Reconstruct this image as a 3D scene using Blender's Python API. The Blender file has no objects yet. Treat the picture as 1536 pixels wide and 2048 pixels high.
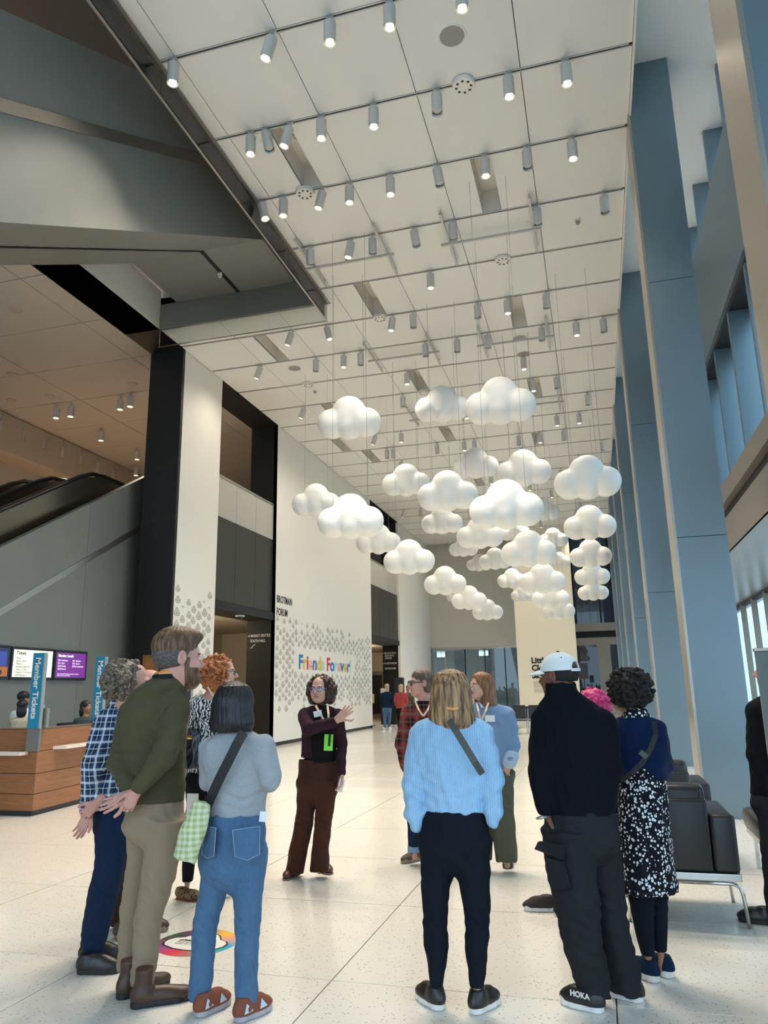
import bpy, bmesh, math, random
import numpy as np
from mathutils import Vector, Matrix

random.seed(7)
SC = bpy.context.scene
COL = SC.collection

# ------------------------------------------------------------------ camera
W_, H_ = 1536.0, 2048.0
FOC = 1490.0
EYE = np.array([0.0, 0.0, 1.57])
_pc = np.array([W_ / 2, H_ / 2])
def _dir(p):
    v = np.array([p[0] - _pc[0], -(p[1] - _pc[1]), -FOC])
    return v / np.linalg.norm(v)
_Y = _dir((1197.0, 1371.0))          # vanishing point of the hall's length
_Z = _dir((640.0, -5400.0))          # vanishing point of the uprights
_Z = _Z - _Y * (_Z @ _Y); _Z /= np.linalg.norm(_Z)
_X = np.cross(_Y, _Z)
ROT = np.array([_X, _Y, _Z])
cam_d = bpy.data.cameras.new('camera'); cam = bpy.data.objects.new('camera', cam_d); COL.objects.link(cam)
cam_d.sensor_fit = 'VERTICAL'; cam_d.sensor_height = 36.0; cam_d.lens = 36.0 * FOC / H_
cam_d.clip_start = 0.05; cam_d.clip_end = 500
m4 = Matrix.Identity(4)
for i in range(3):
    for j in range(3): m4[i][j] = ROT[i][j]
    m4[i][3] = EYE[i]
cam.matrix_world = m4
SC.camera = cam
def ray(x, y): return ROT @ _dir((x, y))
def onz(x, y, z): r = ray(x, y); return EYE + r * ((z - EYE[2]) / r[2])
def onx(x, y, X): r = ray(x, y); return EYE + r * (X / r[0])
def at(x, y, Y): r = ray(x, y); return EYE + r * (Y / r[1])
def mpp(P):                           # metres per photo pixel at a point
    c = ROT.T @ (np.array(P, float) - EYE)
    return -c[2] / FOC

# ------------------------------------------------------------------ world, exposure
SC.view_settings.view_transform = 'Standard'; SC.view_settings.look = 'None'
SC.view_settings.gamma = 1.0; SC.view_settings.use_curve_mapping = False
SC.view_settings.exposure = 0.42
SC.cycles.max_bounces = 8; SC.cycles.diffuse_bounces = 5; SC.cycles.glossy_bounces = 4
SC.cycles.transmission_bounces = 6; SC.cycles.transparent_max_bounces = 12
SC.cycles.sample_clamp_indirect = 6.0
SC.cycles.caustics_reflective = False; SC.cycles.caustics_refractive = False
world = bpy.data.worlds.new('overcast_sky'); SC.world = world; world.use_nodes = True
nt = world.node_tree; nt.nodes.clear()
wo = nt.nodes.new('ShaderNodeOutputWorld'); bg = nt.nodes.new('ShaderNodeBackground')
tc = nt.nodes.new('ShaderNodeTexCoord'); sx = nt.nodes.new('ShaderNodeSeparateXYZ'); rp = nt.nodes.new('ShaderNodeValToRGB')
nt.links.new(tc.outputs['Generated'], sx.inputs[0]); nt.links.new(sx.outputs['Z'], rp.inputs[0])
rp.color_ramp.elements[0].position = 0.0; rp.color_ramp.elements[0].color = (0.25, 0.36, 0.46, 1)
rp.color_ramp.elements[1].position = 1.0; rp.color_ramp.elements[1].color = (0.66, 0.84, 1.0, 1)
nt.links.new(rp.outputs[0], bg.inputs[0]); bg.inputs[1].default_value = SKY_STRENGTH = 4.1
nt.links.new(bg.outputs[0], wo.inputs[0])
SPOT_W = 205.0        # track spotlights of the hall
MEZZ_W = 45.0         # lamps under the mezzanine ceiling

# ------------------------------------------------------------------ materials
MATS = {}
def mat(name, col, rough=0.6, metal=0.0, spec=0.5, noise=None, bump=None, emit=None, coat=0.0, alpha=None, trans=0.0, ior=1.45, obj=False):
    if name in MATS: return MATS[name]
    m = bpy.data.materials.new(name); m.use_nodes = True; MATS[name] = m
    t = m.node_tree; b = t.nodes['Principled BSDF']
    c = (col[0], col[1], col[2], 1.0)
    b.inputs['Base Color'].default_value = c
    b.inputs['Roughness'].default_value = rough; b.inputs['Metallic'].default_value = metal
    b.inputs['Specular IOR Level'].default_value = spec
    if coat: b.inputs['Coat Weight'].default_value = coat
    if trans: b.inputs['Transmission Weight'].default_value = trans; b.inputs['IOR'].default_value = ior
    if emit:
        b.inputs['Emission Color'].default_value = (emit[0], emit[1], emit[2], 1); b.inputs['Emission Strength'].default_value = emit[3]
    if alpha is not None: b.inputs['Alpha'].default_value = alpha
    if noise or bump:
        co = t.nodes.new('ShaderNodeTexCoord')
        src = co.outputs['Object']
    if noise:                          # (scale, amount[, stretch xyz])
        n = t.nodes.new('ShaderNodeTexNoise'); n.inputs['Scale'].default_value = noise[0]; n.inputs['Detail'].default_value = 5
        s = src
        if len(noise) > 2:
            mp = t.nodes.new('ShaderNodeMapping'); mp.inputs['Scale'].default_value = noise[2]; t.links.new(src, mp.inputs[0]); s = mp.outputs[0]
        t.links.new(s, n.inputs['Vector'])
        mx = t.nodes.new('ShaderNodeMix'); mx.data_type = 'RGBA'
        a = noise[1]
        mx.inputs[6].default_value = tuple(max(0, v * (1 - a)) for v in col) + (1,)
        mx.inputs[7].default_value = tuple(min(1, v * (1 + a)) for v in col) + (1,)
        t.links.new(n.outputs['Fac'], mx.inputs[0]); t.links.new(mx.outputs[2], b.inputs['Base Color'])
    if bump:                           # (scale, strength[, stretch xyz])
        n = t.nodes.new('ShaderNodeTexNoise'); n.inputs['Scale'].default_value = bump[0]; n.inputs['Detail'].default_value = 4
        s = src
        if len(bump) > 2:
            mp = t.nodes.new('ShaderNodeMapping'); mp.inputs['Scale'].default_value = bump[2]; t.links.new(src, mp.inputs[0]); s = mp.outputs[0]
        t.links.new(s, n.inputs['Vector'])
        bp = t.nodes.new('ShaderNodeBump'); bp.inputs['Strength'].default_value = bump[1]; bp.inputs['Distance'].default_value = 0.01
        t.links.new(n.outputs['Fac'], bp.inputs['Height']); t.links.new(bp.outputs[0], b.inputs['Normal'])
    return m

def nodes_of(m): return m.node_tree, m.node_tree.nodes['Principled BSDF']
def new(t, kind, **kw):
    n = t.nodes.new(kind)
    for k, v in kw.items(): setattr(n, k, v)
    return n
def mathn(t, op, a, b=None, c=None):
    n = t.nodes.new('ShaderNodeMath'); n.operation = op
    for i, v in enumerate((a, b, c)):
        if v is None: continue
        if isinstance(v, (int, float)): n.inputs[i].default_value = v
        else: t.links.new(v, n.inputs[i])
    return n.outputs[0]
def mixc(t, fac, c1, c2):
    n = t.nodes.new('ShaderNodeMix'); n.data_type = 'RGBA'
    if isinstance(fac, (int, float)): n.inputs[0].default_value = fac
    else: t.links.new(fac, n.inputs[0])
    for i, c in ((6, c1), (7, c2)):
        if isinstance(c, (tuple, list)): n.inputs[i].default_value = (c[0], c[1], c[2], 1)
        else: t.links.new(c, n.inputs[i])
    return n.outputs[2]

# ------------------------------------------------------------------ objects
def tag(o, label=None, cat=None, group=None, kind=None):
    if label: o['label'] = label
    if cat: o['category'] = cat
    if group: o['group'] = group
    if kind: o['kind'] = kind
    return o
def thing(name, label, cat, loc=(0, 0, 0), group=None, rz=0.0):
    o = bpy.data.objects.new(name, None); o.empty_display_size = 0.1; COL.objects.link(o)
    o.location = tuple(float(v) for v in loc); o.rotation_euler = (0, 0, rz)
    return tag(o, label, cat, group)
def copy_tree(o, parent=None):
    c = o.copy(); COL.objects.link(c)
    if parent is not None: c.parent = parent
    for ch in list(o.children): copy_tree(ch, c)
    return c
def link_mesh(name, me, parent=None, loc=None):
    o = bpy.data.objects.new(name, me); COL.objects.link(o)
    if parent is not None: o.parent = parent
    if loc is not None: o.location = tuple(float(v) for v in loc)
    return o
def wloc(o):
    p = np.zeros(3)
    while o is not None:
        p = p + np.array(o.location); o = o.parent
    return p
class MB:
    """collects simple shapes and links them as one mesh object"""
    def __init__(s): s.v = []; s.f = []; s.m = []; s.mi = 0
    def add(s, vs, fs):
        k = len(s.v); s.v += [tuple(map(float, p)) for p in vs]; s.f += [tuple(i + k for i in f) for f in fs]; s.m += [s.mi] * len(fs); return s
    def box(s, a, b):
        x0, y0, z0 = a; x1, y1, z1 = b
        vs = [(x0, y0, z0), (x1, y0, z0), (x1, y1, z0), (x0, y1, z0), (x0, y0, z1), (x1, y0, z1), (x1, y1, z1), (x0, y1, z1)]
        return s.add(vs, [(0, 3, 2, 1), (4, 5, 6, 7), (0, 1, 5, 4), (1, 2, 6, 5), (2, 3, 7, 6), (3, 0, 4, 7)])
    def bbox(s, a, b, r=0.01):          # box with chamfered edges
        bm = bmesh.new(); bmesh.ops.create_cube(bm, size=1.0)
        for v in bm.verts: v.co = Vector(((a[0] + b[0]) / 2 + v.co.x * (b[0] - a[0]), (a[1] + b[1]) / 2 + v.co.y * (b[1] - a[1]), (a[2] + b[2]) / 2 + v.co.z * (b[2] - a[2])))
        bmesh.ops.bevel(bm, geom=bm.edges[:], offset=r, segments=2, affect='EDGES', profile=0.6)
        bm.verts.index_update(); s.add([v.co[:] for v in bm.verts], [[v.index for v in f.verts] for f in bm.faces]); bm.free(); return s
    def quad(s, a, b, c, d): return s.add([a, b, c, d], [(0, 1, 2, 3)])
    def tube(s, a, b, r, n=10, r2=None, cap=True):
        a = Vector(a); b = Vector(b); d = (b - a).normalized(); u = d.orthogonal().normalized(); w = d.cross(u); r2 = r if r2 is None else r2
        vs = []
        for p, q in ((a, r), (b, r2)):
            for i in range(n):
                t = 2 * math.pi * i / n; vs.append(p + u * (q * math.cos(t)) + w * (q * math.sin(t)))
        fs = [(i, (i + 1) % n, n + (i + 1) % n, n + i) for i in range(n)]
        if cap: fs += [tuple(range(n - 1, -1, -1)), tuple(range(n, 2 * n))]
        return s.add(vs, fs)
    def path(s, pts, r, n=6, flat=None):
        """tube along points; flat=(w,t) gives a ribbon section"""
        P = [Vector(p) for p in pts]; k0 = len(s.v); up0 = None; vs = []; fs = []
        for i, p in enumerate(P):
            d = (P[min(i + 1, len(P) - 1)] - P[max(i - 1, 0)]).normalized()
            u = d.orthogonal().normalized() if up0 is None else (up0 - d * up0.dot(d)).normalized()
            up0 = u; w = d.cross(u); rr = r[i] if isinstance(r, (list, tuple)) else r
            for j in range(n):
                t = 2 * math.pi * j / n; vs.append(p + u * (rr * math.cos(t)) + w * (rr * math.sin(t)))
        for i in range(len(P) - 1):
            for j in range(n):
                a = i * n + j; b = i * n + (j + 1) % n; fs.append((a, b, b + n, a + n))
        fs += [tuple(range(n - 1, -1, -1)), tuple(range((len(P) - 1) * n, len(P) * n))]
        return s.add(vs, fs)
    def ribbon(s, pts, width, nrm, thick=0.003):
        """flat strap: pts centre line, nrm outward normals (one or per point)"""
        P = [Vector(p) for p in pts]; vs = []; fs = []
        for i, p in enumerate(P):
            d = (P[min(i + 1, len(P) - 1)] - P[max(i - 1, 0)]).normalized()
            nn = Vector(nrm[i] if isinstance(nrm[0], (list, tuple, Vector, np.ndarray)) else nrm).normalized()
            sd = d.cross(nn).normalized() * (width / 2); o = nn * thick
            vs += [p - sd, p + sd, p + sd + o, p - sd + o]
        for i in range(len(P) - 1):
            a = 4 * i
            for j in range(4): fs.append((a + j, a + (j + 1) % 4, a + 4 + (j + 1) % 4, a + 4 + j))
        fs += [(3, 2, 1, 0), tuple(4 * (len(P) - 1) + j for j in range(4))]
        return s.add(vs, fs)
    def disc(s, c, r, n=16, nrm=(0, 0, 1)):
        d = Vector(nrm).normalized(); u = d.orthogonal().normalized(); w = d.cross(u); c = Vector(c)
        return s.add([c + u * (r * math.cos(2 * math.pi * i / n)) + w * (r * math.sin(2 * math.pi * i / n)) for i in range(n)], [tuple(range(n))])
    def prism(s, poly, ax, a, b):
        """extrude a 2-D polygon along axis ax ('x','y','z') from a to b"""
        def P(p, t): return (t, p[0], p[1]) if ax == 'x' else (p[0], t, p[1]) if ax == 'y' else (p[0], p[1], t)
        n = len(poly); vs = [P(p, a) for p in poly] + [P(p, b) for p in poly]
        return s.add(vs, [tuple(range(n)), tuple(range(2 * n - 1, n - 1, -1))] + [(i, n + i, n + (i + 1) % n, (i + 1) % n) for i in range(n)])
    def mesh(s, name, mats, smooth=False, off=(0, 0, 0)):
        me = bpy.data.meshes.new(name)
        V = [(p[0] - off[0], p[1] - off[1], p[2] - off[2]) for p in s.v]
        me.from_pydata(V, [], s.f)
        for m in (mats if isinstance(mats, (list, tuple)) else [mats]): me.materials.append(m)
        if max(s.m, default=0) > 0: me.polygons.foreach_set('material_index', s.m)
        bm = bmesh.new(); bm.from_mesh(me); bmesh.ops.recalc_face_normals(bm, faces=bm.faces[:]); bm.to_mesh(me); bm.free()
        if smooth: me.polygons.foreach_set('use_smooth', [True] * len(me.polygons))
        me.update(); return me
    def build(s, name, mats, parent=None, smooth=False, local=False):
        """world-space shapes linked under parent (local=True: already in the parent's own space)"""
        off = (0, 0, 0) if (parent is None or local) else tuple(wloc(parent))
        return link_mesh(name, s.mesh(name, mats, smooth, off), parent)
def struct(name, mb, m, parent=None, smooth=False):
    o = mb.build(name, m, parent, smooth)
    if parent is None: o['kind'] = 'structure'
    return o
def text(name, body, m, size, origin, right, up, parent=None, depth=0.004, bold=0.0, align='LEFT', sx=1.0, line=1.0):
    """flat lettering as a mesh: origin, reading direction and up direction in world space"""
    cu = bpy.data.curves.new(name, 'FONT'); cu.body = body; cu.size = size; cu.extrude = depth / 2; cu.offset = bold; cu.align_x = align
    cu.resolution_u = 3; cu.space_line = line
    tmp = bpy.data.objects.new(name, cu); COL.objects.link(tmp)
    dg = bpy.context.evaluated_depsgraph_get(); me = bpy.data.meshes.new_from_object(tmp.evaluated_get(dg))
    bpy.data.objects.remove(tmp); bpy.data.curves.remove(cu)
    r = Vector(right).normalized(); u = Vector(up).normalized(); n = r.cross(u)
    o3 = Vector([float(v) for v in origin]); off = Vector(wloc(parent)) if parent is not None else Vector((0, 0, 0))
    for v in me.vertices: v.co = o3 + r * (v.co.x * sx) + u * v.co.y + n * v.co.z - off
    me.materials.clear(); me.materials.append(m); me.name = name
    return link_mesh(name, me, parent)
ORD = ['nearest', 'second', 'third', 'fourth', 'fifth', 'sixth', 'seventh', 'eighth', 'ninth', 'tenth', 'eleventh', 'twelfth', 'thirteenth', 'fourteenth',
       'fifteenth', 'sixteenth', 'seventeenth', 'eighteenth', 'nineteenth', 'twentieth', 'twenty-first', 'twenty-second', 'twenty-third', 'twenty-fourth', 'twenty-fifth', 'twenty-sixth']
# ------------------------------------------------------------------ palette of the building
M_white = mat('white_paint', (0.77, 0.74, 0.68), 0.55, bump=(60, 0.03))
M_ceil = mat('ceiling_panel_paint', (0.78, 0.765, 0.73), 0.6, bump=(40, 0.02))
M_dark = mat('dark_bronze_metal', (0.0075, 0.007, 0.006), 0.5, 0.1, noise=(1.5, 0.2))
M_char = mat('charcoal_panel', (0.046, 0.046, 0.036), 0.4, 0.35, noise=(3, 0.12, (8, 8, 0.6)))
M_clad = mat('grey_cladding_metal', (0.215, 0.222, 0.208), 0.5, 0.2, noise=(2, 0.06))
M_steel = mat('brushed_steel', (0.46, 0.42, 0.37), 0.3, 0.9, noise=(4, 0.1, (30, 30, 0.5)))
M_colm = mat('column_cladding', (0.185, 0.250, 0.290), 0.33, 0.55, noise=(1.2, 0.05))
M_taupe = mat('taupe_metal_panel', (0.30, 0.265, 0.23), 0.4, 0.3)
M_graywall = mat('grey_plaster', (0.56, 0.535, 0.485), 0.65)
M_trackm = mat('track_grey', (0.5, 0.5, 0.48), 0.45, 0.3)
M_slot = mat('track_slot_black', (0.03, 0.03, 0.03), 0.6)
M_lamp = mat('fixture_grey', (0.56, 0.555, 0.535), 0.4, 0.2)
M_lens = mat('lamp_lens', (1, 0.95, 0.8), 0.3, emit=(1.0, 0.86, 0.56, 1.0))
M_off = mat('lamp_lens_off', (0.5, 0.5, 0.48), 0.3)
M_brown = mat('mezzanine_ceiling', (0.54, 0.48, 0.42), 0.7)
M_black = mat('black_plastic', (0.012, 0.012, 0.013), 0.4)
M_frost = mat('frosted_glass', (0.40, 0.39, 0.35), 0.45, 0.0)
def glass(name, col, fac=0.86, rough=0.02):
    """thin pane: mostly see-through with a Fresnel reflection"""
    m = bpy.data.materials.new(name); m.use_nodes = True; t = m.node_tree; t.nodes.clear(); MATS[name] = m
    o = new(t, 'ShaderNodeOutputMaterial'); tr = new(t, 'ShaderNodeBsdfTransparent'); gl = new(t, 'ShaderNodeBsdfGlossy'); mx = new(t, 'ShaderNodeMixShader'); fr = new(t, 'ShaderNodeFresnel')
    tr.inputs[0].default_value = tuple(col) + (1,); gl.inputs['Roughness'].default_value = rough; fr.inputs[0].default_value = 1.5
    f = mathn(t, 'MULTIPLY_ADD', fr.outputs[0], fac, 0.02)
    t.links.new(f, mx.inputs[0]); t.links.new(tr.outputs[0], mx.inputs[1]); t.links.new(gl.outputs[0], mx.inputs[2]); t.links.new(mx.outputs[0], o.inputs[0])
    return m
M_glass = glass('clear_glass', (0.93, 0.97, 0.96))
M_baffle = glass('smoke_baffle_glass', (0.90, 0.92, 0.91), 1.0)
M_wing = glass('window_glass', (0.86, 0.92, 0.93), 0.25)

# terrazzo floor
M_terr = mat('terrazzo', (0.66, 0.60, 0.51), 0.16, spec=0.6)
t, b = nodes_of(M_terr)
ge = new(t, 'ShaderNodeNewGeometry')
vo = new(t, 'ShaderNodeTexVoronoi'); vo.inputs['Scale'].default_value = 75; t.links.new(ge.outputs['Position'], vo.inputs['Vector'])
cs = new(t, 'ShaderNodeSeparateColor'); t.links.new(vo.outputs['Color'], cs.inputs[0])
dk = mathn(t, 'MULTIPLY', mathn(t, 'GREATER_THAN', cs.outputs[0], 0.90), mathn(t, 'LESS_THAN', vo.outputs['Distance'], 0.42))
lt = mathn(t, 'MULTIPLY', mathn(t, 'GREATER_THAN', cs.outputs[1], 0.80), mathn(t, 'LESS_THAN', vo.outputs['Distance'], 0.5))
n1 = new(t, 'ShaderNodeTexNoise'); n1.inputs['Scale'].default_value = 0.8; n1.inputs['Detail'].default_value = 6; t.links.new(ge.outputs['Position'], n1.inputs['Vector'])
base = mixc(t, n1.outputs[0], (0.75, 0.71, 0.635), (0.83, 0.795, 0.725))
c1 = mixc(t, mathn(t, 'MULTIPLY', lt, 0.5), base, (0.78, 0.74, 0.66))
c2 = mixc(t, mathn(t, 'MULTIPLY', dk, 0.6), c1, (0.28, 0.24, 0.19))
t.links.new(c2, b.inputs['Base Color'])
M_grout = mat('floor_joint', (0.16, 0.145, 0.12), 0.6)

XL, XR, ZC, XIN = -9.30, 1.12, 9.92, -10.22      # left wall face, ceiling edge, ceiling height, inner face of the left wall

# ------------------------------------------------------------------ floor
TX = [-3.08 + 1.52 * k for k in range(-6, 6)]; TY = [-1.62 + 1.50 * k for k in range(0, 44)]
floor = struct('floor', MB().box((-24, -9, -0.3), (9, 75, -0.012)), M_grout)
g = 0.004
tile_me = MB().box((g, g, -0.03), (1.52 - g, 1.50 - g, 0.0)).mesh('tile', M_terr)
rest = MB()
for i in range(len(TX) - 1):
    for j in range(len(TY) - 1):
        if 2.8 < TY[j] < 33 and -9.3 < TX[i] < 4.3:
            link_mesh('tile', tile_me, floor, (TX[i], TY[j], 0))
        else:
            rest.box((TX[i] + g, TY[j] + g, -0.03), (TX[i + 1] - g, TY[j + 1] - g, 0.0))
for j in range(len(TY) - 1):
    for a in [TX[0] - 1.52 * k for k in range(1, 8)]: rest.box((a + g, TY[j] + g, -0.03), (a + 1.52 - g, TY[j + 1] - g, 0.0))
r_ = rest.build('tile_field', M_terr, floor); r_['kind'] = 'stuff'

# ------------------------------------------------------------------ ceiling: panels between track slots
PX = [XR - 1.487 * k for k in range(8)]           # seams along the hall
TK = [7.34 + 1.545 * k for k in range(-3, 24)]    # tracks across it; TK[3] is the first in view
ceil = MB()
ceil.box((-5.05, -9, ZC + 0.62), (XR, 44.5, ZC + 0.82)).box((XL, 14.1, ZC + 0.62), (-5.05, 44.5, ZC + 0.82))
ceil.box((-9.3, 14.1, ZC + 0.03), (-5.1, 14.16, ZC + 0.8))
ceil.box((XR, -9, ZC - 0.03), (XR + 0.03, 44.5, 10.95))
ceiling = struct('ceiling', ceil, M_white)
ceiling_fascia = MB().box((XL, 14.085, ZC), (-5.1, 14.1, 10.545)).build('fascia', M_clad, ceiling)
ceiling_edge = MB().box((-5.11, -9, ZC - 0.02), (-5.05, 14.1, ZC + 0.62)).build('opening_trim', M_steel, ceiling)
panel_me = {}
def panel(x0, x1, y0, y1, key=None):
    if key is None: MB().box((x0, y0, ZC), (x1, y1, ZC + 0.03)).build('panel', M_ceil, ceiling)
    else:
        if key not in panel_me: panel_me[key] = MB().box((0, 0, 0), (x1 - x0, y1 - y0, 0.03)).mesh('panel', M_ceil)
        link_mesh('panel', panel_me[key], ceiling, (x0, y0, ZC))
REC = {}                                          # recessed light slots: (column, row) -> slot x
for px, py in ((592, 310), (972, 362), (738, 590), (1032, 610), (540, 690), (832, 752), (1068, 765), (655, 808), (892, 860), (1074, 868), (745, 912), (955, 955), (700, 900), (1085, 935)):
    P = onz(px, py, ZC + 0.05)
    i = max(k for k in range(8) if PX[k] > P[0]); j = max(k for k in range(len(TK)) if TK[k] < P[1])
    if i < 7: REC[(i, j)] = P[0]
M_down = mat('downlight_ring', (0.5, 0.48, 0.44), 0.4)
for i in range(7):
    for j in range(len(TK) - 1):
        x0, x1, y0, y1 = PX[i + 1] + 0.006, PX[i] - 0.006, TK[j] + 0.035, TK[j + 1] - 0.035
        if y0 < 3: continue
        if y0 < 13 and x0 < -5:
            if x1 > -5: panel(-5.05, x1, y0, y1)
            continue
        if y0 < 14.1 and x0 < -5 and y1 > 14.1:
            if x1 > -5: panel(-5.05, x1, y0, 14.165)
            y0 = 14.17
        if (i, j) in REC:
            xc = min(max(REC[(i, j)], x0 + 0.2), x1 - 0.2); a, c = xc - 0.17, xc + 0.17
            if a - x0 > 0.03: panel(x0, a, y0, y1)
            if x1 - c > 0.03: panel(c, x1, y0, y1)
            rb = MB().box((a - 0.02, y0, ZC + 0.005), (a, y1, ZC + 0.5)).box((c, y0, ZC + 0.005), (c + 0.02, y1, ZC + 0.5)).box((a - 0.02, y0 - 0.02, ZC + 0.005), (c + 0.02, y0, ZC + 0.5)).box((a - 0.02, y1, ZC + 0.005), (c + 0.02, y1 + 0.02, ZC + 0.5)).box((a, y0, ZC + 0.45), (c, y1, ZC + 0.5))
            rc_ = rb.build('recess', M_white, ceiling)
            MB().tube(((a + c) / 2, (y0 + y1) / 2, ZC + 0.42), ((a + c) / 2, (y0 + y1) / 2, ZC + 0.45), 0.07, 14).build('downlight', M_down, rc_)
        else: panel(x0, x1, y0, y1, 'std' if y1 - y0 > 1.4 else None)


# upper light well over the window bays, brown ceiling above the escalator opening
struct('ceiling', MB().box((XR + 0.02, -9, 10.78), (2.9, 44.5, 10.95)), M_ceil)
struct('ceiling', MB().box((-26, -9, 13.4), (-5.0, 20, 13.6)), mat('upper_ceiling_brown', (0.30, 0.17, 0.10), 0.7))
up = MB().box((XL - 0.9, -9, ZC + 0.0), (XL, 14.1, 10.9)).box((XL, 14.16, 10.5), (-5.0, 14.3, 13.4)).box((-5.08, -9, 10.5), (-5.0, 14.3, 13.4)).box((-26, -9.2, 10.5), (3, -9, 14))  # last box: unseen wall behind the camera, added to darken the upper void
struct('wall_upper', up, M_white)

# ------------------------------------------------------------------ left wall: white piers, dark reveals, openings
wl = MB()
for y0, y1 in ((15.30, 17.25), (21.04, 31.30), (36.30, 43.6)): wl.box((XL - 0.12, y0, 0.11), (XL, y1, ZC + 0.64))
wall_left = struct('wall_left', wl, M_white)
rv = MB()
rv.box((XIN, 15.20, 0), (XL - 0.005, 15.296, ZC + 0.05)).box((XIN, 15.296, 0), (XL - 0.12, 17.24, ZC))                   # dark reveal before the first pier
rv.box((XIN, 17.20, 0), (XL - 0.003, 17.246, ZC)).box((XIN, 21.04, 0), (XL - 0.003, 21.10, ZC)).box((XIN, 21.1, 0), (XL - 0.12, 31.2, ZC))
rv.box((XIN, 31.22, 0), (XL - 0.003, 31.296, ZC)).box((XIN, 36.305, 0), (XL - 0.003, 36.36, ZC)).box((XIN, 36.36, 0), (XL - 0.12, 43.6, ZC))
rv.box((XIN, -9, ZC), (XL - 0.002, 15.3, ZC + 0.2)).box((XIN, 17.2, ZC - 0.01), (XL - 0.002, 21.1, ZC + 0.1)).box((XIN, 31.2, ZC - 0.01), (XL - 0.002, 36.4, ZC + 0.1))
reveals = struct('trim_1', rv, M_dark)
struct('baseboard_left', MB().box((XL - 0.10, 21.06, 0.0), (XL - 0.05, 31.28, 0.115)).box((XL - 0.10, 36.32, 0.0), (XL - 0.05, 43.6, 0.115)).box((XL - 0.10, 15.31, 0), (XL - 0.05, 17.24, 0.115)), M_black)
for gi, (y0, y1) in enumerate(((17.25, 21.04), (31.30, 36.30))):
    sp = struct('wall_bridge', MB().box((XIN, y0, 3.9), (XIN + 0.25, y1, 6.05)), M_dark)
    n = 3; w = (y1 - y0) / n
    for k in range(n): MB().box((XL - 0.14, y0 + w * k + 0.006, 3.92), (XL - 0.1, y0 + w * (k + 1) - 0.006, 6.15)).build('panel', M_char, sp)
    MB().box((XIN, y0, 3.68), (XL - 0.04, y1, 3.9)).build('lintel', M_dark, sp)
    MB().box((XIN + 0.25, y0, 6.0), (XL - 0.14, y1, 6.12)).build('sill', M_dark, sp)
    rl = thing('glass_railing', 'frosted glass railing with a metal cap above the %s dark bridge panels' % ('nearer' if gi == 0 else 'farther'), 'railing', (XL - 0.12, (y0 + y1) / 2, 6.15))
    for k in range(n): MB().box((XL - 0.135, y0 + w * k + 0.008, 6.16), (XL - 0.11, y0 + w * (k + 1) - 0.008, 7.26)).build('pane', M_frost, rl)
    MB().bbox((XL - 0.15, y0 + 0.01, 7.25), (XL - 0.09, y1 - 0.01, 7.31), 0.01).build('cap_rail', M_steel, rl)

# smoke baffle: glass hanging from the edge of the escalator opening
sb = thing('smoke_baffle', 'hanging clear glass baffle along the edge of the ceiling opening over the escalator', 'glass screen', (-5.1, 14.1, 9.5))
ys = [3.0 + 2.22 * k for k in range(6)]
for a, c in zip(ys[:-1], ys[1:]): MB().box((-5.115, a + 0.004, 9.46), (-5.10, c - 0.004, ZC - 0.02)).build('pane', M_baffle, sb)
xs = [XL + 0.02, -7.9, -6.5, -5.11]
for a, c in zip(xs[:-1], xs[1:]): MB().box((a + 0.004, 14.09, 9.46), (c - 0.004, 14.105, ZC)).build('pane', M_baffle, sb)
MB().box((-5.125, 3.0, 9.455), (-5.095, 14.11, 9.47)).box((XL, 14.085, 9.455), (-5.1, 14.115, 9.47)).box((XL, 14.085, ZC - 0.015), (-5.1, 14.115, ZC)).build('edge_trim', M_steel, sb)

# upper escalator passing through the opening
ue = thing('escalator', 'grey clad escalator rising overhead through the opening in the white ceiling', 'escalator', (-7.37, 12.4, 10.54))
XF, XB = -5.87, -8.87
k_ = 10.54 / 17.57
def zb(y): return 10.54 - 0.60 * (12.37 - y)
MB().prism([(-5.2, 0.0), (12.37, 10.54), (14.08, 10.54), (14.08, 13.1), (12.15, 13.1), (-7.2, 1.5), (-7.2, 0.0)], 'x', XB, XF).build('side_cladding', M_clad, ue)
MB().prism([(-4.5, zb(-4.5) + 1.37), (10.4, zb(10.4) + 1.37), (14.0, zb(10.4) + 1.37), (14.0, zb(10.4) + 1.52), (10.33, zb(10.4) + 1.52), (-4.5, zb(-4.5) + 1.52)], 'x', XF, XF + 0.012).build('trim_strip', M_steel, ue)
MB().prism([(-2, zb(-2) - 0.012), (12.375, 10.528), (14.06, 10.528), (14.06, 10.52), (12.37, 10.52), (-2, zb(-2) - 0.02)], 'x', -7.30, -7.22).build('soffit_slot', M_dark, ue)
for px, py in ((109, 507), (440, 548)):
    P = at(px, py, 7.2) if px < 200 else onz(px, py, 10.5)
    P = np.array([-7.5, 6.6, zb(6.6)]) if px < 200 else P
    MB().tube(P - np.array([0, 0, 0.03]), P + np.array([0, 0, 0.02]), 0.05, 12).tube(P - np.array([0, 0, 0.08]), P - np.array([0, 0, 0.03]), 0.03, 10).build('sprinkler', M_white, ue)

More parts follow.
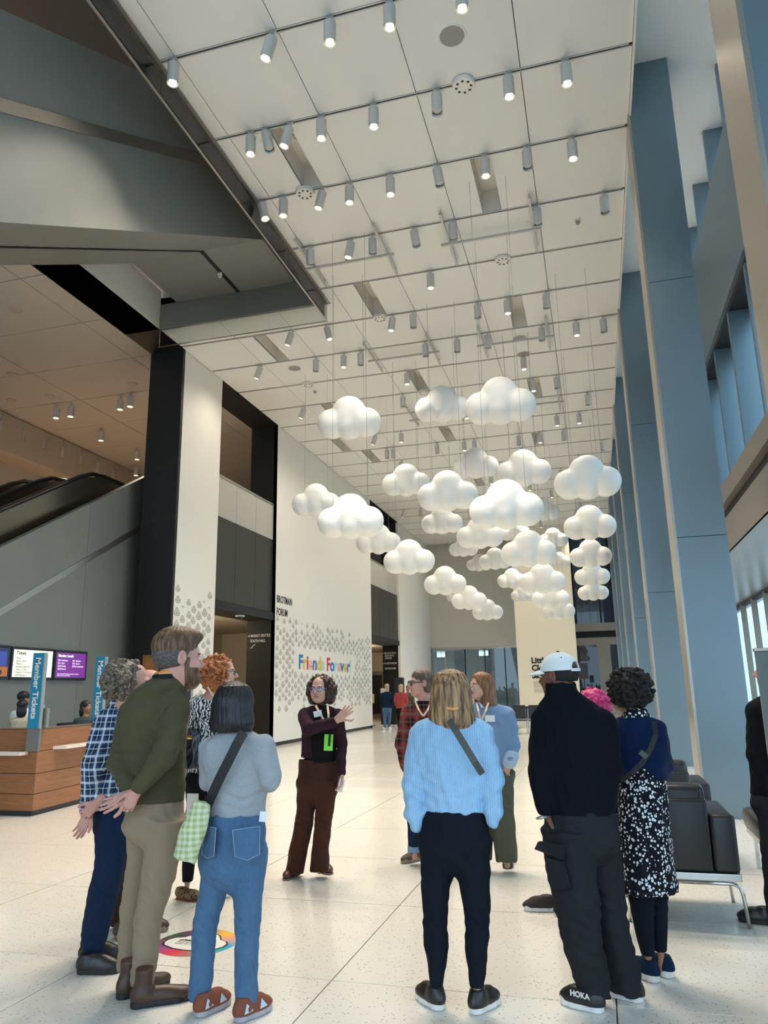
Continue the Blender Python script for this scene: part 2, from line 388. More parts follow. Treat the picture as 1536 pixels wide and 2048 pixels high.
# ------------------------------------------------------------------ lower escalator on the left with its cladding wall
XE = -10.6
def ze(y): return 4.34 + 0.577 * (y - 11.39)
le = thing('escalator', 'escalator rising behind the ticket desk between dark handrails over a grey clad side', 'escalator', (XE - 1.2, 11.4, 0))
ycut = [3.87, 8.0, 10.9, 13.8, 16.4]
for a, c in zip(ycut[:-1], ycut[1:]):
    MB().prism([(a + 0.004, 0), (c - 0.004, 0), (c - 0.004, ze(c) - 1.36), (a + 0.004, max(ze(a) - 1.36, 0.0) + 0.001)], 'x', XE - 0.15, XE).build('side_panel', M_clad, le)
    MB().prism([(a + 0.004, max(ze(a) - 1.21, 0)), (c - 0.004, ze(c) - 1.21), (c - 0.004, ze(c)), (a + 0.004, max(ze(a), 0.002))], 'x', XE - 0.15, XE).build('side_panel', M_clad, le)
MB().prism([(6.0, ze(6.0) - 1.36), (16.4, ze(16.4) - 1.36), (16.4, ze(16.4) - 1.21), (6.0, ze(6.0) - 1.21)], 'x', XE - 0.15, XE + 0.012).build('trim_strip', M_steel, le)
M_hand = mat('black_rubber_handrail', (0.012, 0.012, 0.013), 0.25, spec=0.6)
M_bal = mat('bronze_balustrade', (0.22, 0.18, 0.13), 0.22, 0.85)
for xo in (-0.45, -1.55, -2.35):
    pts = [(XE + xo, y, ze(y) + 0.62) for y in np.linspace(4.5, 13.9, 12)]
    zt = ze(14.6) + 0.48
    pts += [(XE + xo, 14.35, zt - 0.06), (XE + xo, 14.8, zt), (XE + xo, 15.6, zt - 0.01), (XE + xo, 15.95, zt - 0.12), (XE + xo, 16.08, zt - 0.4), (XE + xo, 15.95, zt - 0.65)]
    MB().path(pts, 0.055, 8).build('handrail', M_hand, le, True)
    pl = [(4.5, ze(4.5) - 0.1), (16.0, ze(14.4) - 0.3), (16.05, zt - 0.4), (15.9, zt - 0.08), (14.7, zt - 0.03), (13.9, ze(13.9) + 0.6), (4.5, ze(4.5) + 0.6)]
    MB().prism(pl, 'x', XE + xo - 0.02, XE + xo + 0.02).build('balustrade', M_bal, le)

# mezzanine room seen over the escalator: ceiling with seams, end bulkhead, outer wall
ZM = 10.25
XW = float(onz(0, 818, ZM)[0])
mz = struct('ceiling', MB().box((XW - 1, -9, ZM + 0.03), (XIN, 44, ZM + 0.2)), M_brown)
for i in range(3):
    for j in range(14):
        x1 = XIN - 1.0 - 3.2 * (i - 1) if i else XIN - 0.004; x0 = x1 - 3.19 if i else XIN - 1.0
        if i == 0: x0, x1 = XIN - 1.0, XIN - 0.004
        y0 = 5.6 + 2.05 * j
        if x0 < XW: x0 = XW
        MB().box((x0 + 0.012, y0 + 0.012, ZM), (x1 - 0.006, y0 + 2.04, ZM + 0.03)).build('panel', M_brown, mz)
M_mwall = mat('mezzanine_wall', (0.50, 0.42, 0.33), 0.7)
struct('wall_mezzanine', MB().box((XW - 1.2, -9, 0), (XW - 1.0, 45, ZM + 0.1)).box((XW - 1.0, 2, 9.05), (XW - 0.1, 44, ZM)), M_mwall)
struct('wall_mezzanine', MB().box((XW - 1, 44, 0), (XL, 44.2, 11)).box((XIN - 9.5, 16.6, 3.72), (XIN, 44, 6.0)), M_mwall)
for k in range(11):
    y = 14.2 + 0.95 * k
    fx = thing('wall_washer', 'small wall washer lamp on the mezzanine bulkhead, %s from the camera' % ORD[k], 'lamp', (XW - 0.1, y, 9.75), 'lamps along the mezzanine bulkhead')
    MB().tube((XW - 0.1, y, 9.62), (XW - 0.1, y, 9.95), 0.07, 10).build('body', M_mwall, fx)
    MB().box((XW - 0.12, y - 0.03, 9.95), (XW - 0.08, y + 0.03, ZM)).build('stem', M_mwall, fx)
# corridor behind the first gap
struct('wall_corridor', MB().box((XIN - 3.6, 16.6, 0), (XIN - 3.45, 26, 3.72)).box((XIN - 3.6, 16.5, 0), (XIN, 16.7, 3.72)).box((XIN - 3.6, 26, 0), (XIN, 26.2, 3.72)), mat('corridor_paint', (0.60, 0.54, 0.42), 0.7))

# ------------------------------------------------------------------ right side: clad columns, window bays, alcove
for k in range(-1, 6):
    y = 10.2 + 6.16 * k
    c = thing('column', 'floor to ceiling blue grey clad column with a steel edge, %s along the window side' % ORD[k + 1], None, (1.42, y + 0.3, 0)); c['kind'] = 'structure'
    for z0, z1 in ((0.0, 3.42), (3.428, 7.1), (7.108, 10.78)): MB().box((1.13, y, z0), (1.74, y + 0.58, z1)).build('panel', M_colm, c)
    MB().box((1.10, y - 0.004, 0.0), (1.135, y + 0.6, 10.78)).build('steel_edge', M_steel, c)
XW2 = 2.43
rw = MB()
for z0, z1 in ((3.83, 4.45), (4.72, 5.05)): rw.box((XW2, -9, z0), (XW2 + 0.3, 44, z1))
wall_right = struct('wall_right', rw, M_taupe)
MB().box((XW2 + 0.12, -9, 4.45), (XW2 + 0.3, 44, 4.72)).build('dark_band', M_dark, wall_right)
MB().box((XW2, -9, 7.47), (XW2 + 0.45, 44, 9.6)).build('upper_band', M_colm, wall_right)
MB().box((XW2 + 0.06, -9, 7.38), (XW2 + 0.45, 44, 7.47)).build('shadow_gap', M_dark, wall_right)
struct('ceiling', MB().box((XW2, -9, 3.80), (4.6, 44, 3.86)), mat('satin_soffit_metal', (0.50, 0.56, 0.60), 0.28, 0.7))
for wi, (z0, z1) in enumerate(((5.05, 7.38), (9.6, 10.78))):
    wn = struct('window_%d' % (wi + 1), MB().box((2.82, -9, z0), (2.9, 44, z0 + 0.06)).box((2.82, -9, z1 - 0.06), (2.9, 44, z1)), M_dark)
    for k in range(34):
        y = -4.0 + 1.46 * k
        MB().box((XW2 + 0.04, y - 0.05, z0), (2.9, y + 0.05, z1)).build('mullion', M_colm, wn)
        MB().box((2.86, y + 0.05, z0 + 0.06), (2.872, y + 1.41, z1 - 0.06)).build('pane', M_wing, wn)
wn = struct('window_3', MB().box((4.10, -9, 3.7), (4.25, 44, 3.80)).box((4.10, -9, 0.25), (4.25, 44, 0.32)), M_dark)
for k in range(27):
    y = 3.1 + 1.545 * k
    MB().box((4.06, y - 0.04, 0.3), (4.2, y + 0.04, 3.75)).build('mullion', M_taupe, wn)
    MB().box((4.16, y + 0.05, 0.32), (4.172, y + 1.5, 3.7)).build('pane', M_wing, wn)
struct('wall_sill', MB().box((4.05, -9, 0), (4.25, 44, 0.26)), mat('sill_grey', (0.10, 0.11, 0.11), 0.5))
pv = struct('ground', MB().box((4.6, -30, -0.4), (60, 80, -0.32)), mat('street_paving', (0.35, 0.36, 0.36), 0.8))

# ------------------------------------------------------------------ end wall
YB = 43.5
xa = float(at(845, 1200, YB)[0]); xb = float(at(1140, 1200, YB)[0]); xc = float(at(1232, 1200, YB)[0])
zb1 = 3.88
wb = struct('wall_back', MB().box((XL, YB, 0), (xa, YB + 0.3, 10.9)).box((xa, YB, zb1), (xb, YB + 0.3, 10.9)), M_graywall)
zs = [float(at(1190, y, YB)[2]) for y in (1246, 1262, 1275, 1290)]
zw = [float(at(1190, 1005, YB)[2])]
beam = struct('trim_2', MB().box((xb, YB, zs[1]), (4.6, YB + 0.3, zs[0])).box((xb, YB, zs[3]), (4.6, YB + 0.3, zs[2])), M_taupe)
MB().box((xb, YB + 0.15, zs[2]), (4.6, YB + 0.3, zs[1])).build('dark_slot', M_dark, beam)
MB().box((xb, YB, zw[0]), (4.6, YB + 0.3, 10.9)).build('head_panel', M_graywall, beam)
wn = struct('window_4', MB().box((xb, YB + 0.05, zs[0]), (xb + 0.25, YB + 0.25, zw[0])).box((xc - 0.3, YB + 0.05, zs[0]), (xc + 0.2, YB + 0.25, zw[0])), M_dark)
MB().box((xb + 0.25, YB + 0.12, zs[0]), (xc - 0.3, YB + 0.14, zw[0])).build('pane', glass('dark_window_glass', (0.075, 0.085, 0.09), 1.0), wn)
MB().box((xb + 1.55, YB + 0.05, zs[0]), (xb + 1.65, YB + 0.2, zw[0])).build('mullion', M_dark, wn)
wn = struct('window_5', MB().box((xb, YB + 0.05, 0.0), (xb + 0.12, YB + 0.25, zs[3])).box((xb, YB + 0.05, 0), (xc, YB + 0.25, 0.3)), M_dark)
xm0, xm1 = float(at(1200, 1360, YB)[0]), float(at(1226, 1360, YB)[0])
MB().box((xm0, YB, 0), (xm1, YB + 0.25, zs[3])).build('pier', M_taupe, wn)
MB().box((xb + 0.12, YB + 0.12, 0.3), (xm0, YB + 0.14, zs[3])).build('pane', glass('blue_window_glass', (0.26, 0.29, 0.30), 1.0), wn)
MB().box((xm1, YB + 0.12, 0.3), (xc + 0.4, YB + 0.14, zs[3])).build('pane', MATS['blue_window_glass'], wn)
# glazed front and hall beyond the end wall
M_stone = mat('limestone_blocks', (0.16, 0.165, 0.165), 0.8, noise=(3, 0.15))
xh = float(at(1035, 1350, YB)[0])
wn = struct('window_6', MB().box((xa, YB + 0.1, 0), (xa + 0.12, YB + 0.2, zb1)).box((xa, YB + 0.1, zb1 - 0.12), (xb, YB + 0.2, zb1)).box((xa, YB + 0.1, 0), (xb, YB + 0.2, 0.12)), M_steel)
for k in range(5):
    x0 = xa + 0.12 + 1.15 * k
    MB().box((x0, YB + 0.14, 0.12), (x0 + 1.1, YB + 0.155, zb1 - 0.12)).build('pane', M_glass, wn)
    if k: MB().box((x0 - 0.05, YB + 0.1, 0.1), (x0, YB + 0.2, zb1 - 0.1)).build('mullion', M_steel if k == 1 else M_dark, wn)
YH = 57.0
hw = struct('wall_hall', MB().box((XL - 4, YH, 0), (4.0, YH + 0.4, 6)).box((XL - 4, YB + 0.3, 4.3), (xb + 1.2, YH, 4.5)), M_stone)
for px, py in ((883, 1305), (967, 1302)):
    P = at(px, py, YH)
    wq = thing('hall_window', 'small four pane window in the far stone wall, %s of the two' % ('left hand one' if px < 900 else 'right hand one'), 'window', (P[0], YH - 0.05, P[2]))
    for a in (-0.36, 0.02):
        for c in (-0.36, 0.02): MB().box((P[0] + a, YH - 0.06, P[2] + c), (P[0] + a + 0.34, YH - 0.03, P[2] + c + 0.34)).build('pane', mat('daylit_pane', (0.8, 0.9, 1), 0.4, emit=(0.62, 0.85, 1.0, 0.9)), wq)
    MB().box((P[0] - 0.42, YH - 0.03, P[2] - 0.42), (P[0] + 0.42, YH, P[2] + 0.42)).build('frame', M_dark, wq)

# ------------------------------------------------------------------ lighting tracks and spotlights
tracks = {}
for n_, k in enumerate(range(3, 25)):
    y = TK[k]; xl = -5.05 if y < 14 else XL + 0.05
    tr = thing('light_track', 'thin grey lighting track across the white ceiling, %s from the camera' % ORD[n_], 'light track', ((xl + XR) / 2, y, ZC), 'ceiling lighting tracks')
    MB().box((xl, y - 0.032, ZC - 0.008), (XR - 0.05, y - 0.014, ZC + 0.04)).box((xl, y + 0.014, ZC - 0.008), (XR - 0.05, y + 0.032, ZC + 0.04)).box((xl, y - 0.02, ZC + 0.02), (XR - 0.05, y + 0.02, ZC + 0.04)).build('rail', M_trackm, tr)
    MB().box((xl + 0.1, y - 0.012, ZC + 0.004), (XR - 0.15, y + 0.012, ZC + 0.018)).build('power_slot', M_slot, tr)
    tracks[k] = tr
def make_spot(lit):
    o = thing('spotlight', 'x', 'spotlight', (0, 0, 0), 'track spotlights')
    MB().tube((0, 0, 0), (0, 0, -0.10), 0.016, 8).box((-0.05, -0.02, -0.014), (0.05, 0.02, -0.002)).build('stem', M_lamp, o, local=True)
    piv = MB(); piv.tube((0, 0, -0.09), (0, 0, -0.40), 0.078, 18, cap=False); piv.disc((0, 0, -0.09), 0.078, 18); piv.tube((0, 0, -0.40), (0, 0, -0.375), 0.078, 18, 0.066, cap=False); piv.disc((0, 0, -0.33), 0.068, 18)
    bd = piv.build('body', M_lamp, o, True, local=True)
    MB().tube((0, 0, -0.399), (0, 0, -0.335), 0.058, 14, 0.045).build('lens', M_lens if lit else M_off, bd, local=True)
    if not lit: bd.children[0].scale = (1, 1, 0.9)
    return o
def body_of(o): return [c for c in o.children if c.name.startswith('body')][0]
PROTO = {True: make_spot(True), False: make_spot(False)}
used = {True: False, False: False}
spots = []
SPL = [(337, 130, 1, 0), (541, 82, 1, 15), (658, 58, 1, 0), (776, 22, 1, 0), (925, 2, 1, 0),
       (493, 275, 1, 0), (524, 272, 0, -12), (573, 258, 1, 14), (637, 245, 1, 0), (743, 222, 1, 0), (872, 198, 0, 0), (1016, 163, 1, 0), (1132, 138, 1, 0),
       (512, 410, 1, -14), (534, 408, 0, 0), (558, 400, 1, 0), (641, 386, 1, 14), (694, 377, 1, 0), (775, 357, 1, 0), (870, 343, 0, -8), (968, 322, 1, 0), (1053, 308, 0, 0), (1144, 288, 1, 0),
       (614, 502, 0, 0), (697, 484, 1, 12), (739, 478, 0, 0), (823, 466, 0, -8), (903, 452, 0, 0), (1073, 420, 0, 0), (1209, 396, 0, 0), (856, 548, 1, 0),
       (573, 662, 1, 0), (643, 655, 1, -14), (780, 635, 1, 8), (821, 630, 0, 0), (952, 611, 0, 0), (1012, 600, 1, 0), (1091, 590, 0, 0),
       (509, 732, 1, 0), (622, 718, 0, 0), (680, 712, 1, 0), (715, 708, 0, 0), (846, 689, 0, 0), (910, 680, 0, 0), (924, 679, 1, 0), (973, 673, 0, 0), (1082, 657, 0, 0), (1152, 646, 1, 0), (1207, 639, 0, 0),
       (599, 815, 1, 0), (800, 793, 0, 0), (1064, 760, 1, 0), (1112, 754, 0, 0), (795, 865, 1, 0), (755, 882, 1, 0), (922, 880, 1, 0), (868, 888, 0, 0), (945, 882, 0, 0), (1157, 825, 1, 0), (1175, 787, 0, 0), (1078, 868, 1, 0), (1035, 872, 0, 0), (1126, 860, 0, 0), (1205, 880, 0, 0),
       (772, 905, 0, 0), (783, 902, 0, 0), (1157, 912, 1, 0), (985, 965, 1, 0), (815, 1032, 1, 0), (850, 1000, 1, 0), (834, 1018, 0, 0), (1105, 995, 1, 0), (1160, 1008, 1, 0), (890, 985, 0, 0), (905, 1020, 1, 0), (980, 1000, 0, 0), (1010, 940, 0, 0), (1060, 975, 1, 0), (1120, 940, 0, 0), (930, 935, 0, 0)]
ADDED_SPOTS = [(6, -6.4), (8, -6.3), (9, -6.3), (10, -6.4), (11, -6.3), (12, -6.4), (13, -6.4), (14, -6.3), (16, -6.4), (17, -6.4), (19, -6.4), (21, -6.4), (20, -2.2), (20, -5.0), (21, -0.5), (22, -3.6), (7, -1.2), (7, -4.3), (9, -3.2), (10, -0.6), (11, -4.8), (12, -2.0), (13, -4.2), (14, -0.6), (15, -3.0), (16, -1.2), (17, -4.4), (18, -2.4), (19, -0.4)]
for k, x in ADDED_SPOTS: SPL.append((k + 3, x, 1, None))  # extra lit heads added to brighten the left wall and far hall
cnt = {}
for px, py, lit, tilt in SPL:
    if tilt is None: P = np.array([py, TK[px], ZC]); tilt = 0
    else: P = onz(px, py, ZC - 0.22)
    k = min(tracks, key=lambda q: abs(TK[q] - P[1])); lit = bool(lit)
    if any(kk == k and abs(x - P[0]) < 0.22 for kk, x, _, _ in spots): continue
    o = PROTO[lit] if not used[lit] else copy_tree(PROTO[lit]); used[lit] = True
    o.location = (float(P[0]), TK[k], ZC - 0.0085); body_of(o).rotation_euler = (0, math.radians(tilt), 0)
    spots.append((k, float(P[0]), lit, o))
for k in tracks:
    row = sorted([s for s in spots if s[0] == k], key=lambda s: s[1])
    for q, (kk, x, lit, o) in enumerate(row):
        o['label'] = '%s cylinder spotlight, %s from the left on the %s ceiling track' % ('lit' if lit else 'unlit', ORD[q].replace('nearest', 'first'), ORD[k - 3])
M_l = None
def lamp_spot(o, power, size=1.75):
    l = bpy.data.lights.new('spot_lamp', 'SPOT'); l.energy = power; l.color = (1.0, 0.87, 0.70); l.spot_size = size; l.spot_blend = 0.8; l.shadow_soft_size = 0.06
    lo = bpy.data.objects.new('spot_lamp', l); COL.objects.link(lo); lo.parent = o; lo.location = (0, 0, -0.43)
    return lo
for k, x, lit, o in spots:
    if not lit: continue
    if x < -6.0: body_of(o).rotation_euler = (0, math.radians(20), 0); lamp_spot(body_of(o), SPOT_W * 0.45, 2.3).data.spot_blend = 1.0     # wall washers lean to the wall
    else: lamp_spot(body_of(o), SPOT_W * (1.0 if TK[k] < 14 else 1.25))
# hanging grid frames under the tracks
FR = [((588, 480, 653, 572), (747, 450, 793, 550), (608, 540, 785, 513)), ((880, 428, 913, 530), (1058, 395, 1073, 505), (885, 491, 1080, 459)),
      ((727, 688, 765, 743), (850, 668, 880, 727), (738, 723, 877, 704)), ((955, 655, 975, 715), (1090, 635, 1100, 695), (955, 693, 1105, 672)),
      ((812, 815, 838, 852), (905, 800, 925, 838), (818, 842, 925, 826)), ((1115, 780, 1120, 822), (1040, 790, 1052, 832), (1045, 812, 1122, 802))]
for q, (a, c, e) in enumerate(FR):
    z = ZC - 0.1
    A0, A1, C0, C1 = onz(a[0], a[1], z), onz(a[2], a[3], z), onz(c[0], c[1], z), onz(c[2], c[3], z)
    xa_, xc_ = (A0[0] + A1[0]) / 2, (C0[0] + C1[0]) / 2; y0, y1 = min(A0[1], A1[1]), max(A0[1], A1[1]); ym = onz(e[0], e[1], z - 0.05)[1]
    fr = thing('rigging_frame', 'slim grey bar frame hung under the ceiling tracks, %s of six from the camera' % ORD[q], 'frame', ((xa_ + xc_) / 2, ym, ZC - 0.1), 'rigging frames')
    for x in (xa_, xc_): MB().box((x - 0.022, y0, z - 0.022), (x + 0.022, y1, z + 0.022)).box((x - 0.01, y0 + 0.06, z), (x + 0.01, y0 + 0.09, ZC)).box((x - 0.01, y1 - 0.09, z), (x + 0.01, y1 - 0.06, ZC)).build('side_bar', M_trackm, fr)
    MB().box((min(xa_, xc_) - 0.15, ym - 0.022, z - 0.066), (max(xa_, xc_) + 0.15, ym + 0.022, z - 0.022)).build('cross_bar', M_trackm, fr)
# discs on the ceiling: loudspeaker grilles, perforated nozzles, detectors
M_grille = mat('speaker_grille', (0.30, 0.29, 0.27), 0.7)
for px, py in ((904, 71), (589, 736), (1047, 708), (1040, 676), (640, 940)):
    P = onz(px, py, ZC)
    o = thing('ceiling_speaker', 'round grey loudspeaker grille in the ceiling, %s' % {904: 'nearest to the camera', 589: 'beside the dark gap in the left wall', 1047: 'above the largest group of clouds', 1040: 'under the window side hanging frame', 640: 'farthest from the camera'}[px], 'speaker', P)
    MB().tube(P, P - np.array([0, 0, 0.012]), 0.19, 24, 0.18).build('rim', M_ceil, o); MB().disc(P - np.array([0, 0, 0.0135]), 0.165, 24, (0, 0, -1)).build('grille', M_grille, o)
for q, (px, py) in enumerate(((927, 166), (609, 380), (1005, 513), (757, 628), (845, 778), (607, 757))):
    P = onz(px, py, ZC); k = min(tracks, key=lambda q2: abs(TK[q2] - P[1])); P[1] = TK[k]
    o = thing('air_nozzle', 'white round air nozzle with eight holes on a ceiling track, %s in depth' % ORD[q], 'vent', P)
    MB().tube(P - np.array([0, 0, 0.012]), P - np.array([0, 0, 0.07]), 0.165, 24, 0.155).build('disc', M_white, o)
    h = MB()
    for a in range(8): h.disc(P + np.array([0.105 * math.cos(a * math.pi / 4), 0.105 * math.sin(a * math.pi / 4), -0.0715]), 0.022, 8, (0, 0, -1))
    h.build('hole', M_slot, o)
for q, (px, py) in enumerate(((1155, 440), (695, 517), (630, 781))):
    P = onz(px, py, ZC)
    o = thing('smoke_detector', 'small white detector dome on a ceiling panel, %s from the camera' % ORD[q], 'detector', P)
    MB().tube(P, P - np.array([0, 0, 0.03]), 0.06, 14).build('base', M_white, o); MB().tube(P - np.array([0, 0, 0.03]), P - np.array([0, 0, 0.085]), 0.045, 12, 0.03).build('dome', M_grille, o)
# mezzanine lamps
for q, (px, py) in enumerate(((112, 835), (141, 832), (240, 818), (260, 812), (202, 880), (274, 918), (272, 950))):
    P = onz(px, py, ZM - 0.4)
    o = thing('mezzanine_lamp', 'lit mezzanine ceiling lamp, %s' % ['left one of the first pair', 'right one of the first pair', 'left one of the second pair', 'right one of the second pair', 'single one between the first pair and the bulkhead', 'close beside the black reveal', 'lowest, just above the escalator top'][q], 'lamp', (P[0], P[1], ZM), 'mezzanine ceiling lamps')
    MB().tube((P[0], P[1], ZM), (P[0], P[1], ZM - 0.12), 0.02, 8).tube((P[0], P[1], ZM - 0.12), (P[0], P[1], ZM - 0.42), 0.09, 14).build('body', M_lamp, o); MB().disc((P[0], P[1], ZM - 0.425), 0.083, 14, (0, 0, -1)).build('lens', M_lens, o)
    l = bpy.data.lights.new('mezzanine_bulb', 'SPOT'); l.energy = MEZZ_W * 4; l.color = (1, 0.8, 0.58); l.spot_size = 1.9; l.spot_blend = 0.5; l.shadow_soft_size = 0.08
    lo = bpy.data.objects.new('mezzanine_bulb', l); COL.objects.link(lo); lo.parent = o; lo.location = (0, 0, -0.45)
for px, py in ((32, 620), (24, 748), (265, 768), (100, 792), (22, 800)):
    P = onz(px, py, ZM); MB().tube(P, P - np.array([0, 0, 0.02]), 0.14, 16).build('disc_vent', M_mwall, mz)
# ------------------------------------------------------------------ organic shapes: distance fields meshed by surface nets
class Field:
    def __init__(s, lo, hi, res):
        s.res = res; s.lo = np.array(lo, np.float32); n = np.maximum(4, np.ceil((np.array(hi) - np.array(lo)) / res).astype(int) + 1)
        s.n = n; s.ax = [s.lo[i] + res * np.arange(n[i], dtype=np.float32) for i in range(3)]
        s.D = np.full(n, 1.0, np.float32)
    def sl(s, lo, hi):
        r = []
        for i in range(3):
            a = int(np.clip(np.floor((lo[i] - s.lo[i]) / s.res), 0, s.n[i])); b = int(np.clip(np.ceil((hi[i] - s.lo[i]) / s.res) + 1, 0, s.n[i])); r.append(slice(a, b))
        return tuple(r), s.ax[0][r[0]][:, None, None], s.ax[1][r[1]][None, :, None], s.ax[2][r[2]][None, None, :]
    def put(s, q, d, k, mode='u'):
        A = s.D[q]
        if A.size == 0: return s
        if mode == 'u':
            if k <= 0: s.D[q] = np.minimum(A, d)
            else:
                h = np.clip(0.5 + 0.5 * (A - d) / k, 0, 1); s.D[q] = A * (1 - h) + d * h - k * h * (1 - h)
        else:                                   # subtract
            d = -d
            if k <= 0: s.D[q] = np.maximum(A, d)
            else:
                h = np.clip(0.5 - 0.5 * (A - d) / k, 0, 1); s.D[q] = A * (1 - h) + d * h + k * h * (1 - h)
        return s
    def cap(s, a, b, ra, rb=None, k=0.02, mode='u'):
        rb = ra if rb is None else rb; a = np.array(a, np.float32); b = np.array(b, np.float32); m = max(ra, rb) + k + 3 * s.res
        q, x, y, z = s.sl(np.minimum(a, b) - m, np.maximum(a, b) + m); d = b - a; L2 = float(d @ d) + 1e-9
        t = np.clip(((x - a[0]) * d[0] + (y - a[1]) * d[1] + (z - a[2]) * d[2]) / L2, 0, 1)
        e = np.sqrt((x - a[0] - t * d[0]) ** 2 + (y - a[1] - t * d[1]) ** 2 + (z - a[2] - t * d[2]) ** 2) - (ra + (rb - ra) * t)
        return s.put(q, e, k, mode)
    def chain(s, pts, k=0.02, kj=0.015):
        for i in range(len(pts) - 1): s.cap(pts[i][0], pts[i + 1][0], pts[i][1], pts[i + 1][1], k if i == 0 else kj)
        return s
    def ell(s, c, r, k=0.02, mode='u', R=None):
        m = max(r) + k + 3 * s.res; c = np.array(c, np.float32)
        q, x, y, z = s.sl(c - m, c + m); dx, dy, dz = x - c[0], y - c[1], z - c[2]
        if R is not None:
            dx, dy, dz = (R[0][0] * dx + R[1][0] * dy + R[2][0] * dz, R[0][1] * dx + R[1][1] * dy + R[2][1] * dz, R[0][2] * dx + R[1][2] * dy + R[2][2] * dz)
        k0 = np.sqrt((dx / r[0]) ** 2 + (dy / r[1]) ** 2 + (dz / r[2]) ** 2) + 1e-6
        k1 = np.sqrt((dx / r[0] ** 2) ** 2 + (dy / r[1] ** 2) ** 2 + (dz / r[2] ** 2) ** 2) + 1e-6
        return s.put(q, k0 * (k0 - 1) / k1, k, mode)
    def loft(s, rings, k=0.02, th=0.0, mode='u', clip=True):
        """rings (cx, cy, z, rx, ry), horizontal ellipses turned by th"""
        R = np.array(sorted(rings, key=lambda r: r[2]), np.float64); n = len(R)
        if n > 2:                                # Catmull-Rom through the rings
            zz = np.linspace(R[0, 2], R[-1, 2], 48); out = np.zeros((48, 5))
            sl = np.gradient(R, R[:, 2], axis=0)
            i = np.clip(np.searchsorted(R[:, 2], zz, 'right') - 1, 0, n - 2); h = R[i + 1, 2] - R[i, 2] + 1e-9; t = (zz - R[i, 2]) / h
            for c in range(5):
                out[:, c] = (2 * t**3 - 3 * t**2 + 1) * R[i, c] + (t**3 - 2 * t**2 + t) * h * sl[i, c] + (-2 * t**3 + 3 * t**2) * R[i + 1, c] + (t**3 - t**2) * h * sl[i + 1, c]
            out[:, 3:] = np.maximum(out[:, 3:], 0.004); R = out
        mr = max(R[:, 3].max(), R[:, 4].max()) + k + 3 * s.res
        lo = np.array([R[:, 0].min() - mr, R[:, 1].min() - mr, R[0, 2] - k - 3 * s.res]); hi = np.array([R[:, 0].max() + mr, R[:, 1].max() + mr, R[-1, 2] + k + 3 * s.res])
        q, x, y, z = s.sl(lo, hi); zf = z[0, 0]
        f = lambda c: np.interp(zf, R[:, 2], R[:, c]).astype(np.float32)[None, None, :]
        dx, dy = x - f(0), y - f(1); ct, st = math.cos(th), math.sin(th); u = dx * ct + dy * st; v = -dx * st + dy * ct; rx, ry = f(3), f(4)
        k0 = np.sqrt((u / rx) ** 2 + (v / ry) ** 2) + 1e-5; k1 = np.sqrt((u / rx**2) ** 2 + (v / ry**2) ** 2) + 1e-3
        d = k0 * (k0 - 1) / k1
        d = np.where(k0 < 0.3, -np.minimum(rx, ry) * 0.7, d)
        d = np.maximum(d, np.maximum(z - R[-1, 2], R[0, 2] - z))
        return s.put(q, d, k, mode)
    def grid(s): return s.ax[0][:, None, None], s.ax[1][None, :, None], s.ax[2][None, None, :]
    def wave(s, seed=0, amp=0.003, wl=(0.045, 0.16), n=7, zs=0.75):
        """low cloth ripples: a sum of plane waves"""
        r = np.random.RandomState(seed); x, y, z = s.grid(); w = 0
        for i in range(n):
            d = r.normal(size=3); d[2] *= zs; d /= np.linalg.norm(d); f = 2 * math.pi / r.uniform(*wl)
            w = w + np.sin((x * d[0] + y * d[1] + z * d[2]) * f + r.uniform(0, 6.28)).astype(np.float32)
        s.D += (amp / n * 2.8) * w; return s
    def folds(s, c, rad, d, wl, amp, bend=0.0):
        """a patch of parallel creases: centre, radius, direction across the creases"""
        c = np.array(c, np.float32); q, x, y, z = s.sl(c - rad * 1.8, c + rad * 1.8); d = np.array(d, float) / np.linalg.norm(d)
        g = np.exp(-((x - c[0]) ** 2 + (y - c[1]) ** 2 + (z - c[2]) ** 2) / (0.55 * rad * rad))
        ph = ((x - c[0]) * d[0] + (y - c[1]) * d[1] + (z - c[2]) * d[2]) * (2 * math.pi / wl) + bend * np.sin((x - c[0] + y - c[1]) * 22)
        s.D[q] += (amp * g * np.sin(ph)).astype(np.float32); return s
    def zcut(s, z0=None, z1=None):
        z = s.ax[2][None, None, :]
        if z0 is not None: s.D = np.maximum(s.D, z0 - z)
        if z1 is not None: s.D = np.maximum(s.D, z - z1)
        return s
    def mesh(s):
        D = s.D; D[0] = D[-1] = 1; D[:, 0] = D[:, -1] = 1; D[:, :, 0] = D[:, :, -1] = 1
        S = D < 0; nx, ny, nz = D.shape
        cs = np.zeros((nx - 1, ny - 1, nz - 1), np.int8)
        off = [(i, j, k) for i in (0, 1) for j in (0, 1) for k in (0, 1)]
        for i, j, k in off: cs += S[i:nx - 1 + i, j:ny - 1 + j, k:nz - 1 + k]
        I = np.argwhere((cs > 0) & (cs < 8)); N = len(I)
        val = np.stack([D[I[:, 0] + i, I[:, 1] + j, I[:, 2] + k] for i, j, k in off], 1)
        P = np.zeros((N, 3)); C = np.zeros(N); co = np.array(off, float)
        for a in range(8):
            for ax in range(3):
                if off[a][ax]: continue
                o2 = list(off[a]); o2[ax] = 1; b = off.index(tuple(o2)); va, vb = val[:, a], val[:, b]; m = (va < 0) != (vb < 0)
                t = np.where(m, va / np.where(m, va - vb, 1), 0)[:, None]; P += np.where(m[:, None], co[a] + t * (co[b] - co[a]), 0); C += m
        V = (P / C[:, None] + I) * s.res + s.lo
        idx = np.full(cs.shape, -1, np.int32); idx[I[:, 0], I[:, 1], I[:, 2]] = np.arange(N)
        F = []
